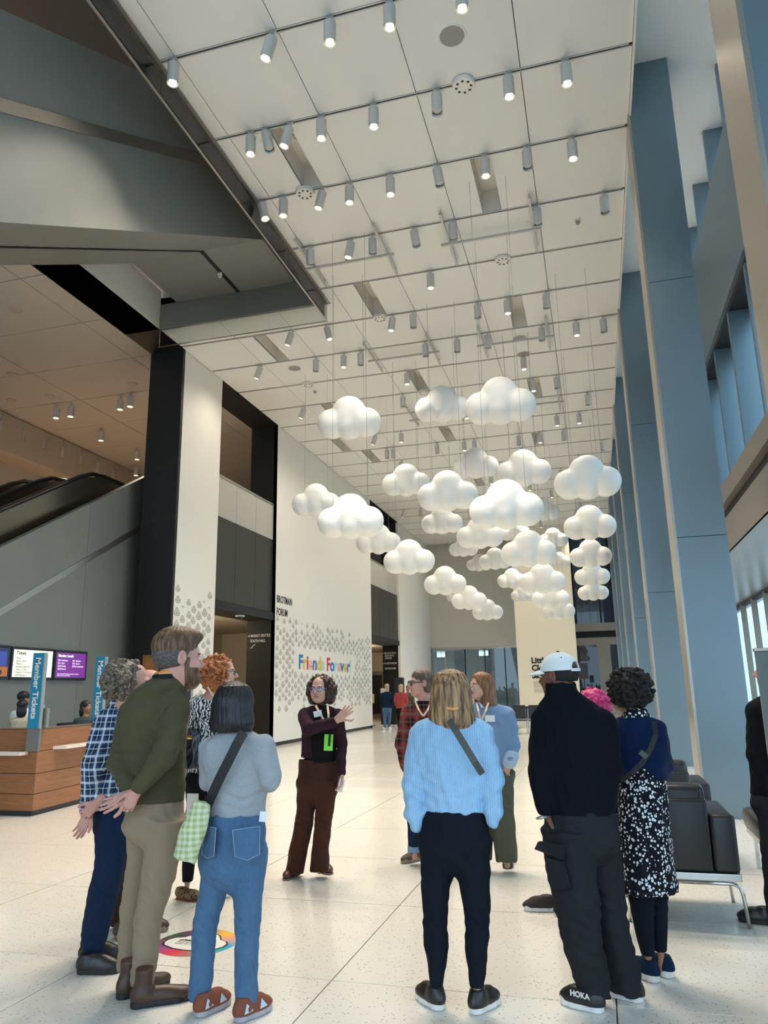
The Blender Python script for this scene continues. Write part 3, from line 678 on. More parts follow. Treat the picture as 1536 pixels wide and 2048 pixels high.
        for ax in range(3):
            A = [slice(None)] * 3; B = [slice(None)] * 3; A[ax] = slice(0, -1); B[ax] = slice(1, None)
            sa, sb = S[tuple(A)], S[tuple(B)]; E = np.argwhere(sa != sb); u, v = (ax + 1) % 3, (ax + 2) % 3
            E = E[(E[:, u] > 0) & (E[:, v] > 0)]
            def g(du, dv):
                e = E.copy(); e[:, u] -= du; e[:, v] -= dv; return idx[e[:, 0], e[:, 1], e[:, 2]]
            q = np.stack([g(1, 1), g(0, 1), g(0, 0), g(1, 0)], 1); fl = sb[E[:, 0], E[:, 1], E[:, 2]]; q[fl] = q[fl][:, ::-1]; F.append(q)
        F = np.concatenate(F); F = F[(F >= 0).all(1)]
        return V, F
class Acc:
    """joins several meshed fields into one mesh object with material slots"""
    def __init__(s): s.V = []; s.F = []; s.M = []; s.n = 0
    def add(s, V, F, m=0):
        s.V.append(V); s.F.append(F + s.n); s.M.append(np.full(len(F), m, np.int32) if np.isscalar(m) else m); s.n += len(V); return s
    def build(s, name, mats, parent=None, root=False):
        V = np.concatenate(s.V); F = np.concatenate(s.F); M = np.concatenate(s.M)
        if root is not False: V = V - np.array(root)
        elif parent is not None: V = V - wloc(parent)
        me = bpy.data.meshes.new(name); me.vertices.add(len(V)); me.vertices.foreach_set('co', V.astype(np.float32).ravel())
        me.loops.add(len(F) * 4); me.loops.foreach_set('vertex_index', F.astype(np.int32).ravel()); me.polygons.add(len(F))
        me.polygons.foreach_set('loop_start', np.arange(0, len(F) * 4, 4, dtype=np.int32))
        for m in (mats if isinstance(mats, (list, tuple)) else [mats]): me.materials.append(m)
        me.polygons.foreach_set('material_index', M); me.polygons.foreach_set('use_smooth', np.ones(len(F), bool)); me.update(calc_edges=True); me.validate()
        o = link_mesh(name, me, parent)
        if root is not False: o.location = tuple(float(v) for v in root)
        return o
def rotz(a): c, s_ = math.cos(a), math.sin(a); return np.array([[c, -s_, 0], [s_, c, 0], [0, 0, 1.0]])
def rotx(a): c, s_ = math.cos(a), math.sin(a); return np.array([[1.0, 0, 0], [0, c, -s_], [0, s_, c]])
def roty(a): c, s_ = math.cos(a), math.sin(a); return np.array([[c, 0, s_], [0, 1.0, 0], [-s_, 0, c]])

# ------------------------------------------------------------------ clouds of the hanging installation (plain puffy stand-ins)
M_cloud = mat('matte_white_vinyl', (0.82, 0.81, 0.78), 0.5, bump=(30, 0.02))
M_wire = mat('steel_wire', (0.30, 0.30, 0.29), 0.4, 0.7)
def cloud_mesh():
    f = Field((-0.72, -0.42, -0.46), (0.72, 0.42, 0.52), 0.016)
    f.ell((0, 0, 0.10), (0.345, 0.32, 0.35), 0.01)
    f.ell((-0.345, 0, -0.08), (0.285, 0.29, 0.27), 0.06).ell((0.345, 0, -0.08), (0.285, 0.29, 0.27), 0.06)
    f.ell((-0.33, 0, -0.17), (0.23, 0.27, 0.215), 0.09).ell((0.33, 0, -0.17), (0.23, 0.27, 0.215), 0.09)
    f.ell((0, 0, -0.19), (0.245, 0.31, 0.235), 0.05).ell((0, 0, -0.05), (0.38, 0.31, 0.25), 0.08)
    V, F = f.mesh(); a = Acc().add(V, F).build('puff', M_cloud); me = a.data; bpy.data.objects.remove(a); return me
CM = cloud_mesh()
CW = 1.25                                   # real width of every cloud in metres
CL = [(698, 837, 127), (884, 809, 108), (1000, 803, 140), (812, 961, 96), (895, 983, 120), (951, 927, 90), (1047, 937, 108), (1174, 956, 130), (632, 1001, 96), (701, 1034, 132), (884, 1041, 82),
      (1012, 1010, 146), (1088, 1022, 62), (757, 1079, 88), (818, 1115, 102), (960, 1066, 94), (1030, 1062, 60), (1179, 1046, 102), (927, 1094, 58), (1106, 1076, 58), (1057, 1098, 108), (1181, 1107, 82),
      (958, 1126, 50), (990, 1118, 64), (1118, 1120, 46), (890, 1162, 84), (1184, 1148, 69), (1024, 1157, 58), (1085, 1157, 90), (1186, 1181, 60), (938, 1196, 70), (912, 1190, 40), (1045, 1188, 46), (1101, 1192, 74), (975, 1220, 61), (1117, 1218, 64)]
CLN = ['first from the left in the high row', 'middle one of the high row', 'largest of the high row', 'upper left of the middle cluster', 'below and right of the upper left cluster cloud', 'highest of the middle cluster', 'right of the highest middle cluster cloud', 'topmost of the right hand column',
       'small one at the far left before the white wall', 'large one at the far left before the white wall', 'small one under the second cluster cloud', 'largest in the centre', 'half hidden behind the largest central one', 'partly behind the large far left one', 'beside the dark gap in the left wall',
       'under the left edge of the largest central one', 'peeping out below the largest central one', 'second from the top in the right column', 'small one behind the central row', 'half hidden above the banner pier', 'large one in front of the banner pier top', 'third from the top in the right column',
       'tiny one left of the banner cluster', 'small one left of the banner cluster', 'tiny one at the banner pier edge', 'upper one of the descending trio', 'fourth from the top in the right column', 'small one at the left edge of the pier', 'middle one before the banner pier', 'lowest of the right hand column',
       'middle one of the descending trio', 'barely visible behind the descending trio', 'tiny one low before the pier', 'second lowest before the banner pier', 'lowest of the descending trio', 'lowest before the banner pier']
SHF = {31: 0.8, 24: 0.9, 32: 0.9, 9: 0.9, 25: 1.14, 11: 0.88, 35: 1.12}      # these hang nearer or farther than their neighbours in the same column
for ci, ((px, py, w), ds) in enumerate(zip(CL, CLN)):
    dep = FOC * CW / w * SHF.get(ci, 1.0); r = ray(px, py); c = ROT.T @ r; P = EYE + r * (dep / -c[2])
    o = thing('hanging_cloud', 'white puffy cloud hung on wires, ' + ds, 'cloud', P, 'white clouds hanging in the hall', rz=math.atan2(-P[0], P[1]) * 0.6)
    pf = link_mesh('puff', CM, o); sc_ = SHF.get(ci, 1.0); pf.scale = (sc_, sc_, sc_)
    top = ZC - P[2]
    wm = MB()
    for dx in (-0.3, 0.3): wm.tube((dx, 0, 0.05), (dx, 0, top - 0.02), 0.003, 5)
    wm.build('wire', M_wire, o, local=True)
# ------------------------------------------------------------------ people
def skin(name, col): 
    m = mat(name, col, 0.5, spec=0.35, bump=(90, 0.05)); 
    b = m.node_tree.nodes['Principled BSDF']; b.inputs['Subsurface Weight'].default_value = 0.06; b.inputs['Subsurface Radius'].default_value = (0.6, 0.25, 0.15); b.inputs['Subsurface Scale'].default_value = 0.02
    return m
S_fair = skin('fair_skin', (0.56, 0.33, 0.25)); S_pink = skin('rosy_skin', (0.58, 0.30, 0.24)); S_brown = skin('brown_skin', (0.16, 0.07, 0.04)); S_tan = skin('warm_tan_skin', (0.36, 0.18, 0.10))
M_lip = mat('lips', (0.42, 0.14, 0.12), 0.4); M_eye = mat('eye_white', (0.75, 0.73, 0.70), 0.2); M_iris = mat('dark_iris', (0.03, 0.02, 0.015), 0.15)
def hairmat(name, c1, c2, sc=(60, 60, 5), rough=0.45):
    m = mat(name, c1, rough, spec=0.4); t, b = nodes_of(m)
    co = new(t, 'ShaderNodeTexCoord'); mp = new(t, 'ShaderNodeMapping'); mp.inputs['Scale'].default_value = sc; t.links.new(co.outputs['Object'], mp.inputs[0])
    n = new(t, 'ShaderNodeTexNoise'); n.inputs['Scale'].default_value = 1.0; n.inputs['Detail'].default_value = 6; t.links.new(mp.outputs[0], n.inputs['Vector'])
    rp = new(t, 'ShaderNodeValToRGB'); rp.color_ramp.elements[0].position = 0.38; rp.color_ramp.elements[1].position = 0.64; rp.color_ramp.elements[0].color = tuple(c1) + (1,); rp.color_ramp.elements[1].color = tuple(c2) + (1,)
    t.links.new(n.outputs[0], rp.inputs[0]); t.links.new(rp.outputs[0], b.inputs['Base Color'])
    bp = new(t, 'ShaderNodeBump'); bp.inputs['Strength'].default_value = 0.6; bp.inputs['Distance'].default_value = 0.01; t.links.new(n.outputs[0], bp.inputs['Height']); t.links.new(bp.outputs[0], b.inputs['Normal'])
    return m
def cloth(name, col, rough=0.85, amt=0.12, sc=220.0, st=(1, 1, 1), big=0.10):
    """woven cloth: fine weave relief plus soft large tone changes"""
    m = mat(name, col, rough, spec=0.1); t, b = nodes_of(m); co = new(t, 'ShaderNodeTexCoord')
    mp = new(t, 'ShaderNodeMapping'); mp.inputs['Scale'].default_value = st; t.links.new(co.outputs['Object'], mp.inputs[0])
    n = new(t, 'ShaderNodeTexNoise'); n.inputs['Scale'].default_value = sc; n.inputs['Detail'].default_value = 3; t.links.new(mp.outputs[0], n.inputs['Vector'])
    n2 = new(t, 'ShaderNodeTexNoise'); n2.inputs['Scale'].default_value = 7; n2.inputs['Detail'].default_value = 4; t.links.new(co.outputs['Object'], n2.inputs['Vector'])
    c1 = mixc(t, n.outputs[0], tuple(v * (1 - amt) for v in col), tuple(min(1, v * (1 + amt)) for v in col))
    c2 = mixc(t, mathn(t, 'MULTIPLY', n2.outputs[0], big * 2), c1, tuple(min(1, v * 1.5) for v in col))
    t.links.new(c2, b.inputs['Base Color'])
    bp = new(t, 'ShaderNodeBump'); bp.inputs['Strength'].default_value = 0.25; bp.inputs['Distance'].default_value = 0.003; t.links.new(n.outputs[0], bp.inputs['Height']); t.links.new(bp.outputs[0], b.inputs['Normal'])
    b.inputs['Sheen Weight'].default_value = 0.06 if max(col) > 0.05 else 0.0
    return m

class Person:
    def __init__(s, label, Y, root_px, name='person', group=None):
        s.Y = Y; s.root = at(root_px[0], root_px[1], Y) if len(root_px) == 2 else np.array(root_px, float)
        s.root[2] = max(0.0, s.root[2]) if len(root_px) == 3 else 0.0
        v = s.root[:2] / np.linalg.norm(s.root[:2]); s.th = math.atan2(-v[0], v[1])          # ellipse axes face the camera
        s.vd = np.array([v[0], v[1], 0]); s.u = np.array([v[1], -v[0], 0])
        s.body = Acc(); s.label = label; s.kids = []; s.obj = None; s.m = mpp(at(root_px[0], root_px[1], Y)) if len(root_px) == 2 else mpp(s.root + np.array([0, 0, 1]))
    def p(s, px, py, dd=0.0): return at(px, py, s.Y + dd)
    def R(s, px): return px * s.m
    def ring(s, px, py, rx, ry=None, dd=0.0):
        P = s.p(px, py, dd); rx = s.R(rx); return (P[0], P[1], P[2], rx, rx * 0.66 if ry is None else (s.R(ry)))
    def finish(s, mats, name='person', cat='person', group=None):
        o = s.body.build(name, mats, None, root=s.root); tag(o, s.label, cat, group); s.obj = o
        for f in s.kids: f(o)
        return o
    def bounds(s, pts, m=0.12):
        A = np.array([p[:3] for p in pts]); return A.min(0) - m, A.max(0) + m
    # ---- skin
    def core(s, rings, limbs, neck, shrink=0.022, res=0.014):
        """the body under the clothes: torso rings, limb chains, neck, one connected surface"""
        pts = [np.array(r[:3]) for r in rings] + [p for c in limbs for p, r in c] + [p for p, r in neck]
        lo, hi = s.bounds(pts, 0.2); f = Field(lo, hi, res)
        f.loft([(r[0], r[1], r[2], max(r[3] - shrink, 0.03), max(r[4] - shrink, 0.03)) for r in rings], 0.03, s.th)
        for c in limbs: f.chain([(p, max(r * 0.52, 0.018)) for p, r in c], 0.02)
        f.chain(neck, 0.03); V, F = f.mesh(); s.body.add(V, F, 0)
    def head(s, px, py, hpx, yaw, dd=0.0, pitch=0.0, roll=0.0, wide=1.0, jaw=1.0, beard=None, res=0.0035, ears=True, nose=1.0, face=True, lips=1):
        """px, py: middle of the head; hpx: crown to chin in photo pixels; yaw 0 looks away from the camera along the hall, +90 to the left"""
        C = s.p(px, py, dd); k = s.R(hpx) / 0.232
        A = rotz(math.radians(yaw)) @ rotx(math.radians(pitch)) @ roty(math.radians(roll)); s.hC, s.hA, s.hk = C, A, k
        f = Field((-0.105, -0.13, -0.18), (0.105, 0.15, 0.13), res / max(k, 0.8))
        f.ell((0, -0.012, 0.035), (0.076 * wide, 0.096, 0.083), 0.0)
        f.ell((0, 0.032, -0.035), (0.062 * wide, 0.066, 0.082), 0.03).ell((0, 0.066, -0.092), (0.026 * jaw, 0.022, 0.02), 0.035)
        f.ell((-0.042, 0.035, -0.06), (0.02 * jaw, 0.035, 0.03), 0.03).ell((0.042, 0.035, -0.06), (0.02 * jaw, 0.035, 0.03), 0.03)
        f.cap((0, -0.018, -0.05), (0, -0.014, -0.115), 0.049 * wide, 0.046 * wide, 0.03)
        if face:
            f.cap((-0.034, 0.080, 0.024), (0.034, 0.080, 0.024), 0.011, None, 0.015)
            for q in (-1, 1):
                f.ell((q * 0.031, 0.099, 0.006), (0.019, 0.014, 0.012), 0.012, 'sub'); f.ell((q * 0.040, 0.068, -0.028), (0.022, 0.024, 0.02), 0.02)
                f.ell((q * 0.031, 0.082, 0.005), (0.0125, 0.0125, 0.0125), 0.002)
            f.cap((0, 0.093, 0.012), (0, 0.110 + 0.006 * nose, -0.022), 0.0075, 0.0115 * nose, 0.012)
            for q in (-1, 1): f.ell((q * 0.012, 0.100, -0.027), (0.009, 0.010, 0.008), 0.008)
            f.cap((-0.019, 0.090, -0.052), (0.019, 0.090, -0.052), 0.0065, None, 0.007).cap((-0.016, 0.090, -0.062), (0.016, 0.090, -0.062), 0.0075, None, 0.007)
            f.cap((-0.022, 0.101, -0.0568), (0.022, 0.101, -0.0568), 0.003, None, 0.004, 'sub')
        if ears:
            for q in (-1, 1):
                f.ell((q * 0.079 * wide, -0.008, 0.0), (0.010, 0.020, 0.031), 0.008, R=rotz(-q * 0.35)); f.ell((q * 0.086 * wide, -0.004, 0.004), (0.006, 0.010, 0.016), 0.005, 'sub')
        if beard:
            f.ell((0, 0.055, -0.088), (0.058 * jaw, 0.058, 0.048), 0.02)
        V, F = f.mesh(); c = V[F].mean(1); M = np.zeros(len(F), np.int32)
        if face and lips: M[(abs(c[:, 2] + 0.057) < 0.0125) & (abs(c[:, 0]) < 0.023) & (c[:, 1] > 0.083)] = 1
        if face:
            e = np.sqrt((abs(c[:, 0]) - 0.031) ** 2 + (c[:, 2] - 0.005) ** 2); fr = (c[:, 1] > 0.075)
            M[(((abs(c[:, 0]) - 0.031) / 0.0125) ** 2 + ((c[:, 2] - 0.004) / 0.0062) ** 2 < 1) & fr] = 2; M[(e < 0.0052) & fr] = 3
            br = (abs(c[:, 2] - 0.027 + 6 * (abs(c[:, 0]) - 0.03) ** 2 * 3) < 0.0042) & (abs(abs(c[:, 0]) - 0.031) < 0.019) & fr; M[br] = 4
        if beard:
            bx, by, bz = abs(c[:, 0]), c[:, 1], c[:, 2]
            M[(bz < -0.036 - 0.12 * np.maximum(0, by - 0.06)) & (by > 0.012 + 0.25 * np.maximum(0, -0.05 - bz)) & (bz > -0.14) & (M != 1)] = 4
            M[(bx > 0.05) & (bz < 0.006) & (bz > -0.04) & (by > 0.010) & (by < 0.034)] = 4
        s.body.add(V * k @ A.T + C, F, M); return s
    def hl(s, v): return np.array(v) * s.hk @ s.hA.T + s.hC                 # head-local to world
    def hand(s, W, T, N, L=0.19, curl=0.25, side=1, spread=0.12, thumb=0.6, res=0.003):
        """W wrist, T direction of the fingers, N palm normal; five fingers"""
        W = np.array(W); t = np.array(T, float); t /= np.linalg.norm(t); n = np.array(N, float); n -= t * (n @ t); n /= np.linalg.norm(n); b = np.cross(t, n) * side
        k = L / 0.19; f = Field((-0.07 * k, -0.10 * k, -0.09 * k), (0.23 * k, 0.10 * k, 0.09 * k), res)
        q = lambda a, c, d: np.array((a * k, c * k, d * k))
        f.cap(q(-0.045, 0, 0), q(0.0, 0, 0), 0.026 * k, 0.025 * k, 0.0)
        for c, e in ((-0.026, 0.088), (-0.009, 0.094), (0.009, 0.092), (0.025, 0.084)): f.cap(q(0.01, c * 0.6, 0), q(e, c, 0), 0.016 * k, 0.0115 * k, 0.014 * k)
        for c, e, ln, sp in ((-0.027, 0.088, 0.072, -1.0), (-0.009, 0.094, 0.082, -0.3), (0.009, 0.092, 0.076, 0.35), (0.026, 0.084, 0.060, 1.1)):
            a = 0.0; P = q(e, c, 0); rr = 0.0092 if c < 0.02 else 0.008
            for i, fr in enumerate((0.45, 0.31, 0.24)):
                a += curl * (0.7, 1.1, 0.9)[i]; Q = P + k * ln * fr * np.array((math.cos(a) * math.cos(sp * spread), math.sin(sp * spread), math.sin(a)))
                f.cap(P, Q, (rr - 0.0006 * i) * k, (rr - 0.0006 * (i + 1)) * k, 0.004); P = Q
        P = q(0.015, -0.018, 0.004); 
        for i, (dx, dy, dz, r) in enumerate(((0.035, -0.028, 0.012, 0.0125), (0.028, -0.018 * thumb * 1.4, 0.010, 0.0105), (0.024, -0.008 * thumb, 0.006, 0.009))):
            Q = P + q(dx, dy, dz); f.cap(P, Q, (r + 0.002) * k, r * k, 0.01 * k if i == 0 else 0.004); P = Q
        V, F = f.mesh(); s.body.add(W + V @ np.array([t, b, n]), F if side > 0 else F[:, ::-1], 0); return s
    # ---- clothes (children)
    def garment(s, name, m, lofts=(), chains=(), res=0.008, k=0.035, z0=None, z1=None, ripple=0.003, seed=1, folds=(), order='loft', caps=(), kj=0.012, sub=()):
        pts = [np.array(r[:3]) for L in lofts for r in L] + [p for c in chains for p, r in c]
        lo, hi = s.bounds(pts, 0.22); f = Field(lo, hi, res)
        for i, L in enumerate(lofts): f.loft(L, k if i else 0.0, s.th)
        for c in chains: f.chain(c, k, kj)
        for a in caps: f.cap(*a)
        if ripple: f.wave(seed, ripple)
        for a in folds: f.folds(*a)
        for a in sub: f.ell(a[0], a[1], 0.01, 'sub')
        f.zcut(z0, z1); V, F = f.mesh(); s.kids.append(lambda o, V=V, F=F: Acc().add(V, F).build(name, m, o)); return s
    def trousers(s, m, pelvis, legs, name='trousers', res=0.008, kl=0.006, kp=0.04, ripple=0.003, seed=3, folds=(), hem=0.0):
        allr = pelvis + [r for L in legs for r in L]; lo, hi = s.bounds([np.array(r[:3]) for r in allr], 0.2); f = Field(lo, hi, res)
        for i, L in enumerate(legs): f.loft(L, kl if i else 0.0, s.th)
        b = min(pelvis, key=lambda r: r[2]); q = b[3]                       # the seat tapers away between the legs
        f.loft(pelvis + [(b[0], b[1], b[2] - 0.35 * q, b[3] * 0.72, b[4] * 0.80), (b[0], b[1], b[2] - 0.62 * q, b[3] * 0.36, b[4] * 0.5), (b[0], b[1], b[2] - 0.8 * q, b[3] * 0.1, b[4] * 0.15)], kp, s.th)
        if ripple: f.wave(seed, ripple)
        for L in legs:                                   # creases behind the knee and stacked above the hem
            R_ = sorted(L, key=lambda r: r[2])
            kn = R_[len(R_) // 2]; f.folds(np.array(kn[:3]) - s.vd * kn[3], 0.12, (0.35, 0.1, 1), 0.055, 0.0045, 0.9)
            if hem: f.folds(np.array(R_[0][:3]) + [0, 0, 0.07], 0.09, (0.15, 0.1, 1), 0.045, hem, 1.2)
        for a in folds: f.folds(*a)
        V, F = f.mesh(); s.kids.append(lambda o, V=V, F=F: Acc().add(V, F).build(name, m, o)); return s
    def leg(s, spec):
        """[(px, py, rx, dd), ...] from hip to hem"""
        return [s.ring(a[0], a[1], a[2], a[2] * (a[4] if len(a) > 4 else 1.0), a[3] if len(a) > 3 else 0.0) for a in spec]
    def part(s, fn): s.kids.append(fn); return s
    def hair(s, fn, m, name='hair', lo=(-0.16, -0.18, -0.3), hi=(0.16, 0.16, 0.2), res=0.005):
        f = Field(lo, hi, res / max(0.8, s.hk)); fn(f); V, F = f.mesh(); V = V * s.hk @ s.hA.T + s.hC
        s.kids.append(lambda o: Acc().add(V, F).build(name, m, o)); return s
    def glasses(s, m, r=0.024, t=0.0028):
        mb = MB(); pts = []
        for q in (-1, 1):
            ring = [s.hl((q * 0.032 + r * 1.05 * math.cos(a), 0.104, 0.004 + r * 0.8 * math.sin(a))) for a in np.linspace(0, 2 * math.pi, 17)]
            mb.path(ring, t * s.hk, 5); mb.path([s.hl((q * 0.057, 0.102, 0.01)), s.hl((q * 0.08, 0.06, 0.012)), s.hl((q * 0.083, -0.005, 0.012))], t * s.hk * 0.9, 5)
        mb.path([s.hl((-0.01, 0.106, 0.009)), s.hl((0, 0.108, 0.012)), s.hl((0.01, 0.106, 0.009))], t * s.hk, 5)
        return s.part(lambda o: mb.build('glasses', m, o, True))
def curls(f, rs, n, c, r, cr=(0.016, 0.024), keep=None):
    """many small round locks over an ellipsoid shell"""
    for i in range(int(n * 0.6)):
        d = rs.normal(size=3); d /= np.linalg.norm(d); P = np.array(c) + np.array(r) * d * rs.uniform(0.93, 1.09)
        if keep and not keep(P): continue
        f.ell(P, (rs.uniform(*cr),) * 3, 0.006)
def strands(f, amp=0.003, freq=46, seed=0):
    """ridges running down from the crown"""
    x, y, z = f.grid(); a = np.arctan2(x, -(y + 0.01)); r = np.random.RandomState(seed)
    f.D += (amp * (np.sin(a * freq + 9 * z) * 0.6 + np.sin(a * freq * 0.47 + 14 * z + 1.3) * 0.6 + np.sin(a * freq * 1.9 + 1) * 0.3)).astype(np.float32)
def no_face(f, y=0.13, z=-0.03, r=(0.062, 0.075, 0.10)): f.ell((0, y, z), r, 0.015, 'sub')
SHOE_N = 0
def shoe(per, heel, toe, up, so, style='sneaker', w=1.0, h=1.0, lace=None, name='shoe', soleh=None, accents=None, dd=None):
    """heel, toe: photo pixels of the two ends of the sole on the floor (or world points)"""
    H = onz(heel[0], heel[1], 0.0) if len(heel) == 2 else np.array(heel, float); T = onz(toe[0], toe[1], 0.0) if len(toe) == 2 else np.array(toe, float)
    L = float(np.clip(np.linalg.norm(T - H), 0.235, 0.33)); d = (T - H) / np.linalg.norm(T - H); A = np.array([[d[1], -d[0], 0], [d[0], d[1], 0], [0, 0, 1.0]])
    sh = soleh if soleh is not None else {'sneaker': 0.032, 'boot': 0.03, 'flat': 0.012, 'platform': 0.042, 'pump': 0.014}[style]
    f = Field((-0.085, -0.03, -0.01), (0.085, L + 0.04, 0.22), 0.0045); z0 = sh - 0.006
    f.ell((0, 0.05, 0.055), (0.036 * w, 0.052, 0.052 * h), 0.0).ell((0, L * 0.42, 0.045), (0.040 * w, 0.105, 0.044 * h), 0.03).ell((0, L - 0.085, 0.036), (0.046 * w, 0.086, 0.036 * h), 0.03)
    if style == 'boot': f.cap((0, 0.062, 0.06), (0, 0.066, 0.165), 0.043 * w, 0.047 * w, 0.03)
    elif style in ('sneaker', 'platform'): f.cap((0, 0.055, 0.05), (0, 0.058, 0.085), 0.042 * w, 0.040 * w, 0.02); f.ell((0, 0.125, 0.075), (0.028 * w, 0.05, 0.022), 0.02)
    if style == 'flat' or style == 'pump': f.ell((0, 0.10, 0.095), (0.034, 0.09, 0.05), 0.008, 'sub')
    f.zcut(z0, 0.18 if style == 'boot' else (0.105 if style in ('sneaker', 'platform') else 0.2)); V, F = f.mesh()
    g2 = Field((-0.09, -0.04, -0.008), (0.09, L + 0.05, 0.10), 0.0045); x, y, z = g2.grid()
    def c2(cy, r, x0=0.0): return np.sqrt((x - x0) ** 2 + (y - cy) ** 2) - r
    dd2 = np.minimum(c2(0.040, 0.038 * w), c2(L - 0.048, 0.042 * w)); 
    t_ = np.clip((y - 0.04) / (L - 0.13), 0, 1); dd2 = np.minimum(dd2, np.sqrt(x**2 + (y - 0.04 - t_ * (L - 0.13))**2) - (0.034 + 0.014 * t_) * w)
    top = sh + (0.010 * np.clip((0.05 - y) / 0.05, 0, 1) + 0.014 * np.clip((y - L + 0.06) / 0.06, 0, 1) if style in ('sneaker',) else 0)
    g2.D = np.broadcast_to(np.maximum(np.maximum(dd2, z - top), 0.0015 - z), g2.D.shape).astype(np.float32).copy(); V2, F2 = g2.mesh()
    def mk(o):
        u_ = Acc().add(V @ A + H, F).build(name, up, o); Acc().add(V2 @ A + H, F2).build('sole', so, u_)
        if lace is not None:
            mb = MB()
            for i in range(4):
                yy = 0.115 + 0.026 * i; zz = 0.095 - 0.0085 * i
                mb.path([np.array((q * 0.024, yy, zz - 0.006 * abs(q))) @ A + H for q in (-1, -0.5, 0, 0.5, 1)], 0.003, 5)
            mb.build('laces', lace, u_, True)
        if accents is not None: accents(u_, A, H, L)
    per.part(mk); return H, T, A, L
# hair and cloth used below
H_brown = hairmat('brown_short_hair', (0.060, 0.029, 0.014), (0.19, 0.105, 0.052)); H_fade = hairmat('greying_fade', (0.05, 0.042, 0.036), (0.13, 0.115, 0.105), (90, 90, 90))
H_greyc = hairmat('grey_brown_curls', (0.050, 0.037, 0.028), (0.24, 0.185, 0.135), (70, 70, 70)); H_red = hairmat('copper_curls', (0.17, 0.040, 0.010), (0.58, 0.20, 0.06), (110, 110, 110))
H_black = hairmat('black_bob', (0.004, 0.004, 0.006), (0.018, 0.017, 0.022), (90, 90, 6), 0.35); H_dkc = hairmat('dark_brown_curls', (0.010, 0.005, 0.003), (0.075, 0.030, 0.016), (90, 90, 90))
H_blond = hairmat('streaked_blond_hair', (0.055, 0.026, 0.012), (0.46, 0.27, 0.13), (55, 55, 5)); H_aub = hairmat('auburn_hair', (0.12, 0.045, 0.018), (0.32, 0.14, 0.06), (60, 60, 6)); H_afro = hairmat('black_afro', (0.002, 0.0015, 0.0015), (0.014, 0.010, 0.009), (120, 120, 120), 0.7)
H_pink = hairmat('bright_pink_hair', (0.50, 0.02, 0.13), (0.80, 0.07, 0.26), (70, 70, 12)); H_mid = hairmat('brown_combed_hair', (0.07, 0.045, 0.028), (0.17, 0.12, 0.08)); H_pale = hairmat('pale_blond_hair', (0.35, 0.24, 0.14), (0.55, 0.42, 0.28))
F_olive = cloth('olive_knit', (0.074, 0.066, 0.034)); F_khaki = cloth('khaki_twill', (0.27, 0.205, 0.14), big=0.06); F_grey = cloth('grey_knit', (0.31, 0.335, 0.365), sc=160, amt=0.2); F_navy = cloth('dark_navy_denim', (0.009, 0.020, 0.048), amt=0.4)
F_jean = cloth('blue_denim', (0.060, 0.120, 0.215), amt=0.4, sc=150, st=(1, 1, 0.25), big=0.35); F_plum = cloth('plum_jacket_cloth', (0.032, 0.014, 0.022)); F_cord = cloth('brown_corduroy', (0.055, 0.022, 0.014), sc=60, st=(6, 6, 0.05), amt=0.3); F_blk = cloth('black_cloth', (0.008, 0.008, 0.010)); F_jog = cloth('black_jogger_jersey', (0.007, 0.010, 0.016))
F_chambray = cloth('washed_chambray', (0.17, 0.26, 0.40), amt=0.3, sc=180, big=0.3); F_sage = cloth('sage_green_twill', (0.085, 0.088, 0.060)); F_char = cloth('charcoal_twill', (0.017, 0.018, 0.021), big=0.25); F_fleece = cloth('black_fleece', (0.004, 0.005, 0.009), sc=400); F_card = cloth('navy_cardigan_knit', (0.005, 0.014, 0.055)); F_cap = cloth('pale_cap_twill', (0.66, 0.72, 0.74), sc=300); F_dkbrown = cloth('dark_brown_twill', (0.035, 0.018, 0.012)); F_red = cloth('rust_red_fleece', (0.32, 0.055, 0.05)); F_teal = cloth('dull_teal_knit', (0.05, 0.075, 0.075)); F_cream = cloth('cream_cotton', (0.42, 0.36, 0.28)); F_white = cloth('white_cotton', (0.75, 0.76, 0.76))
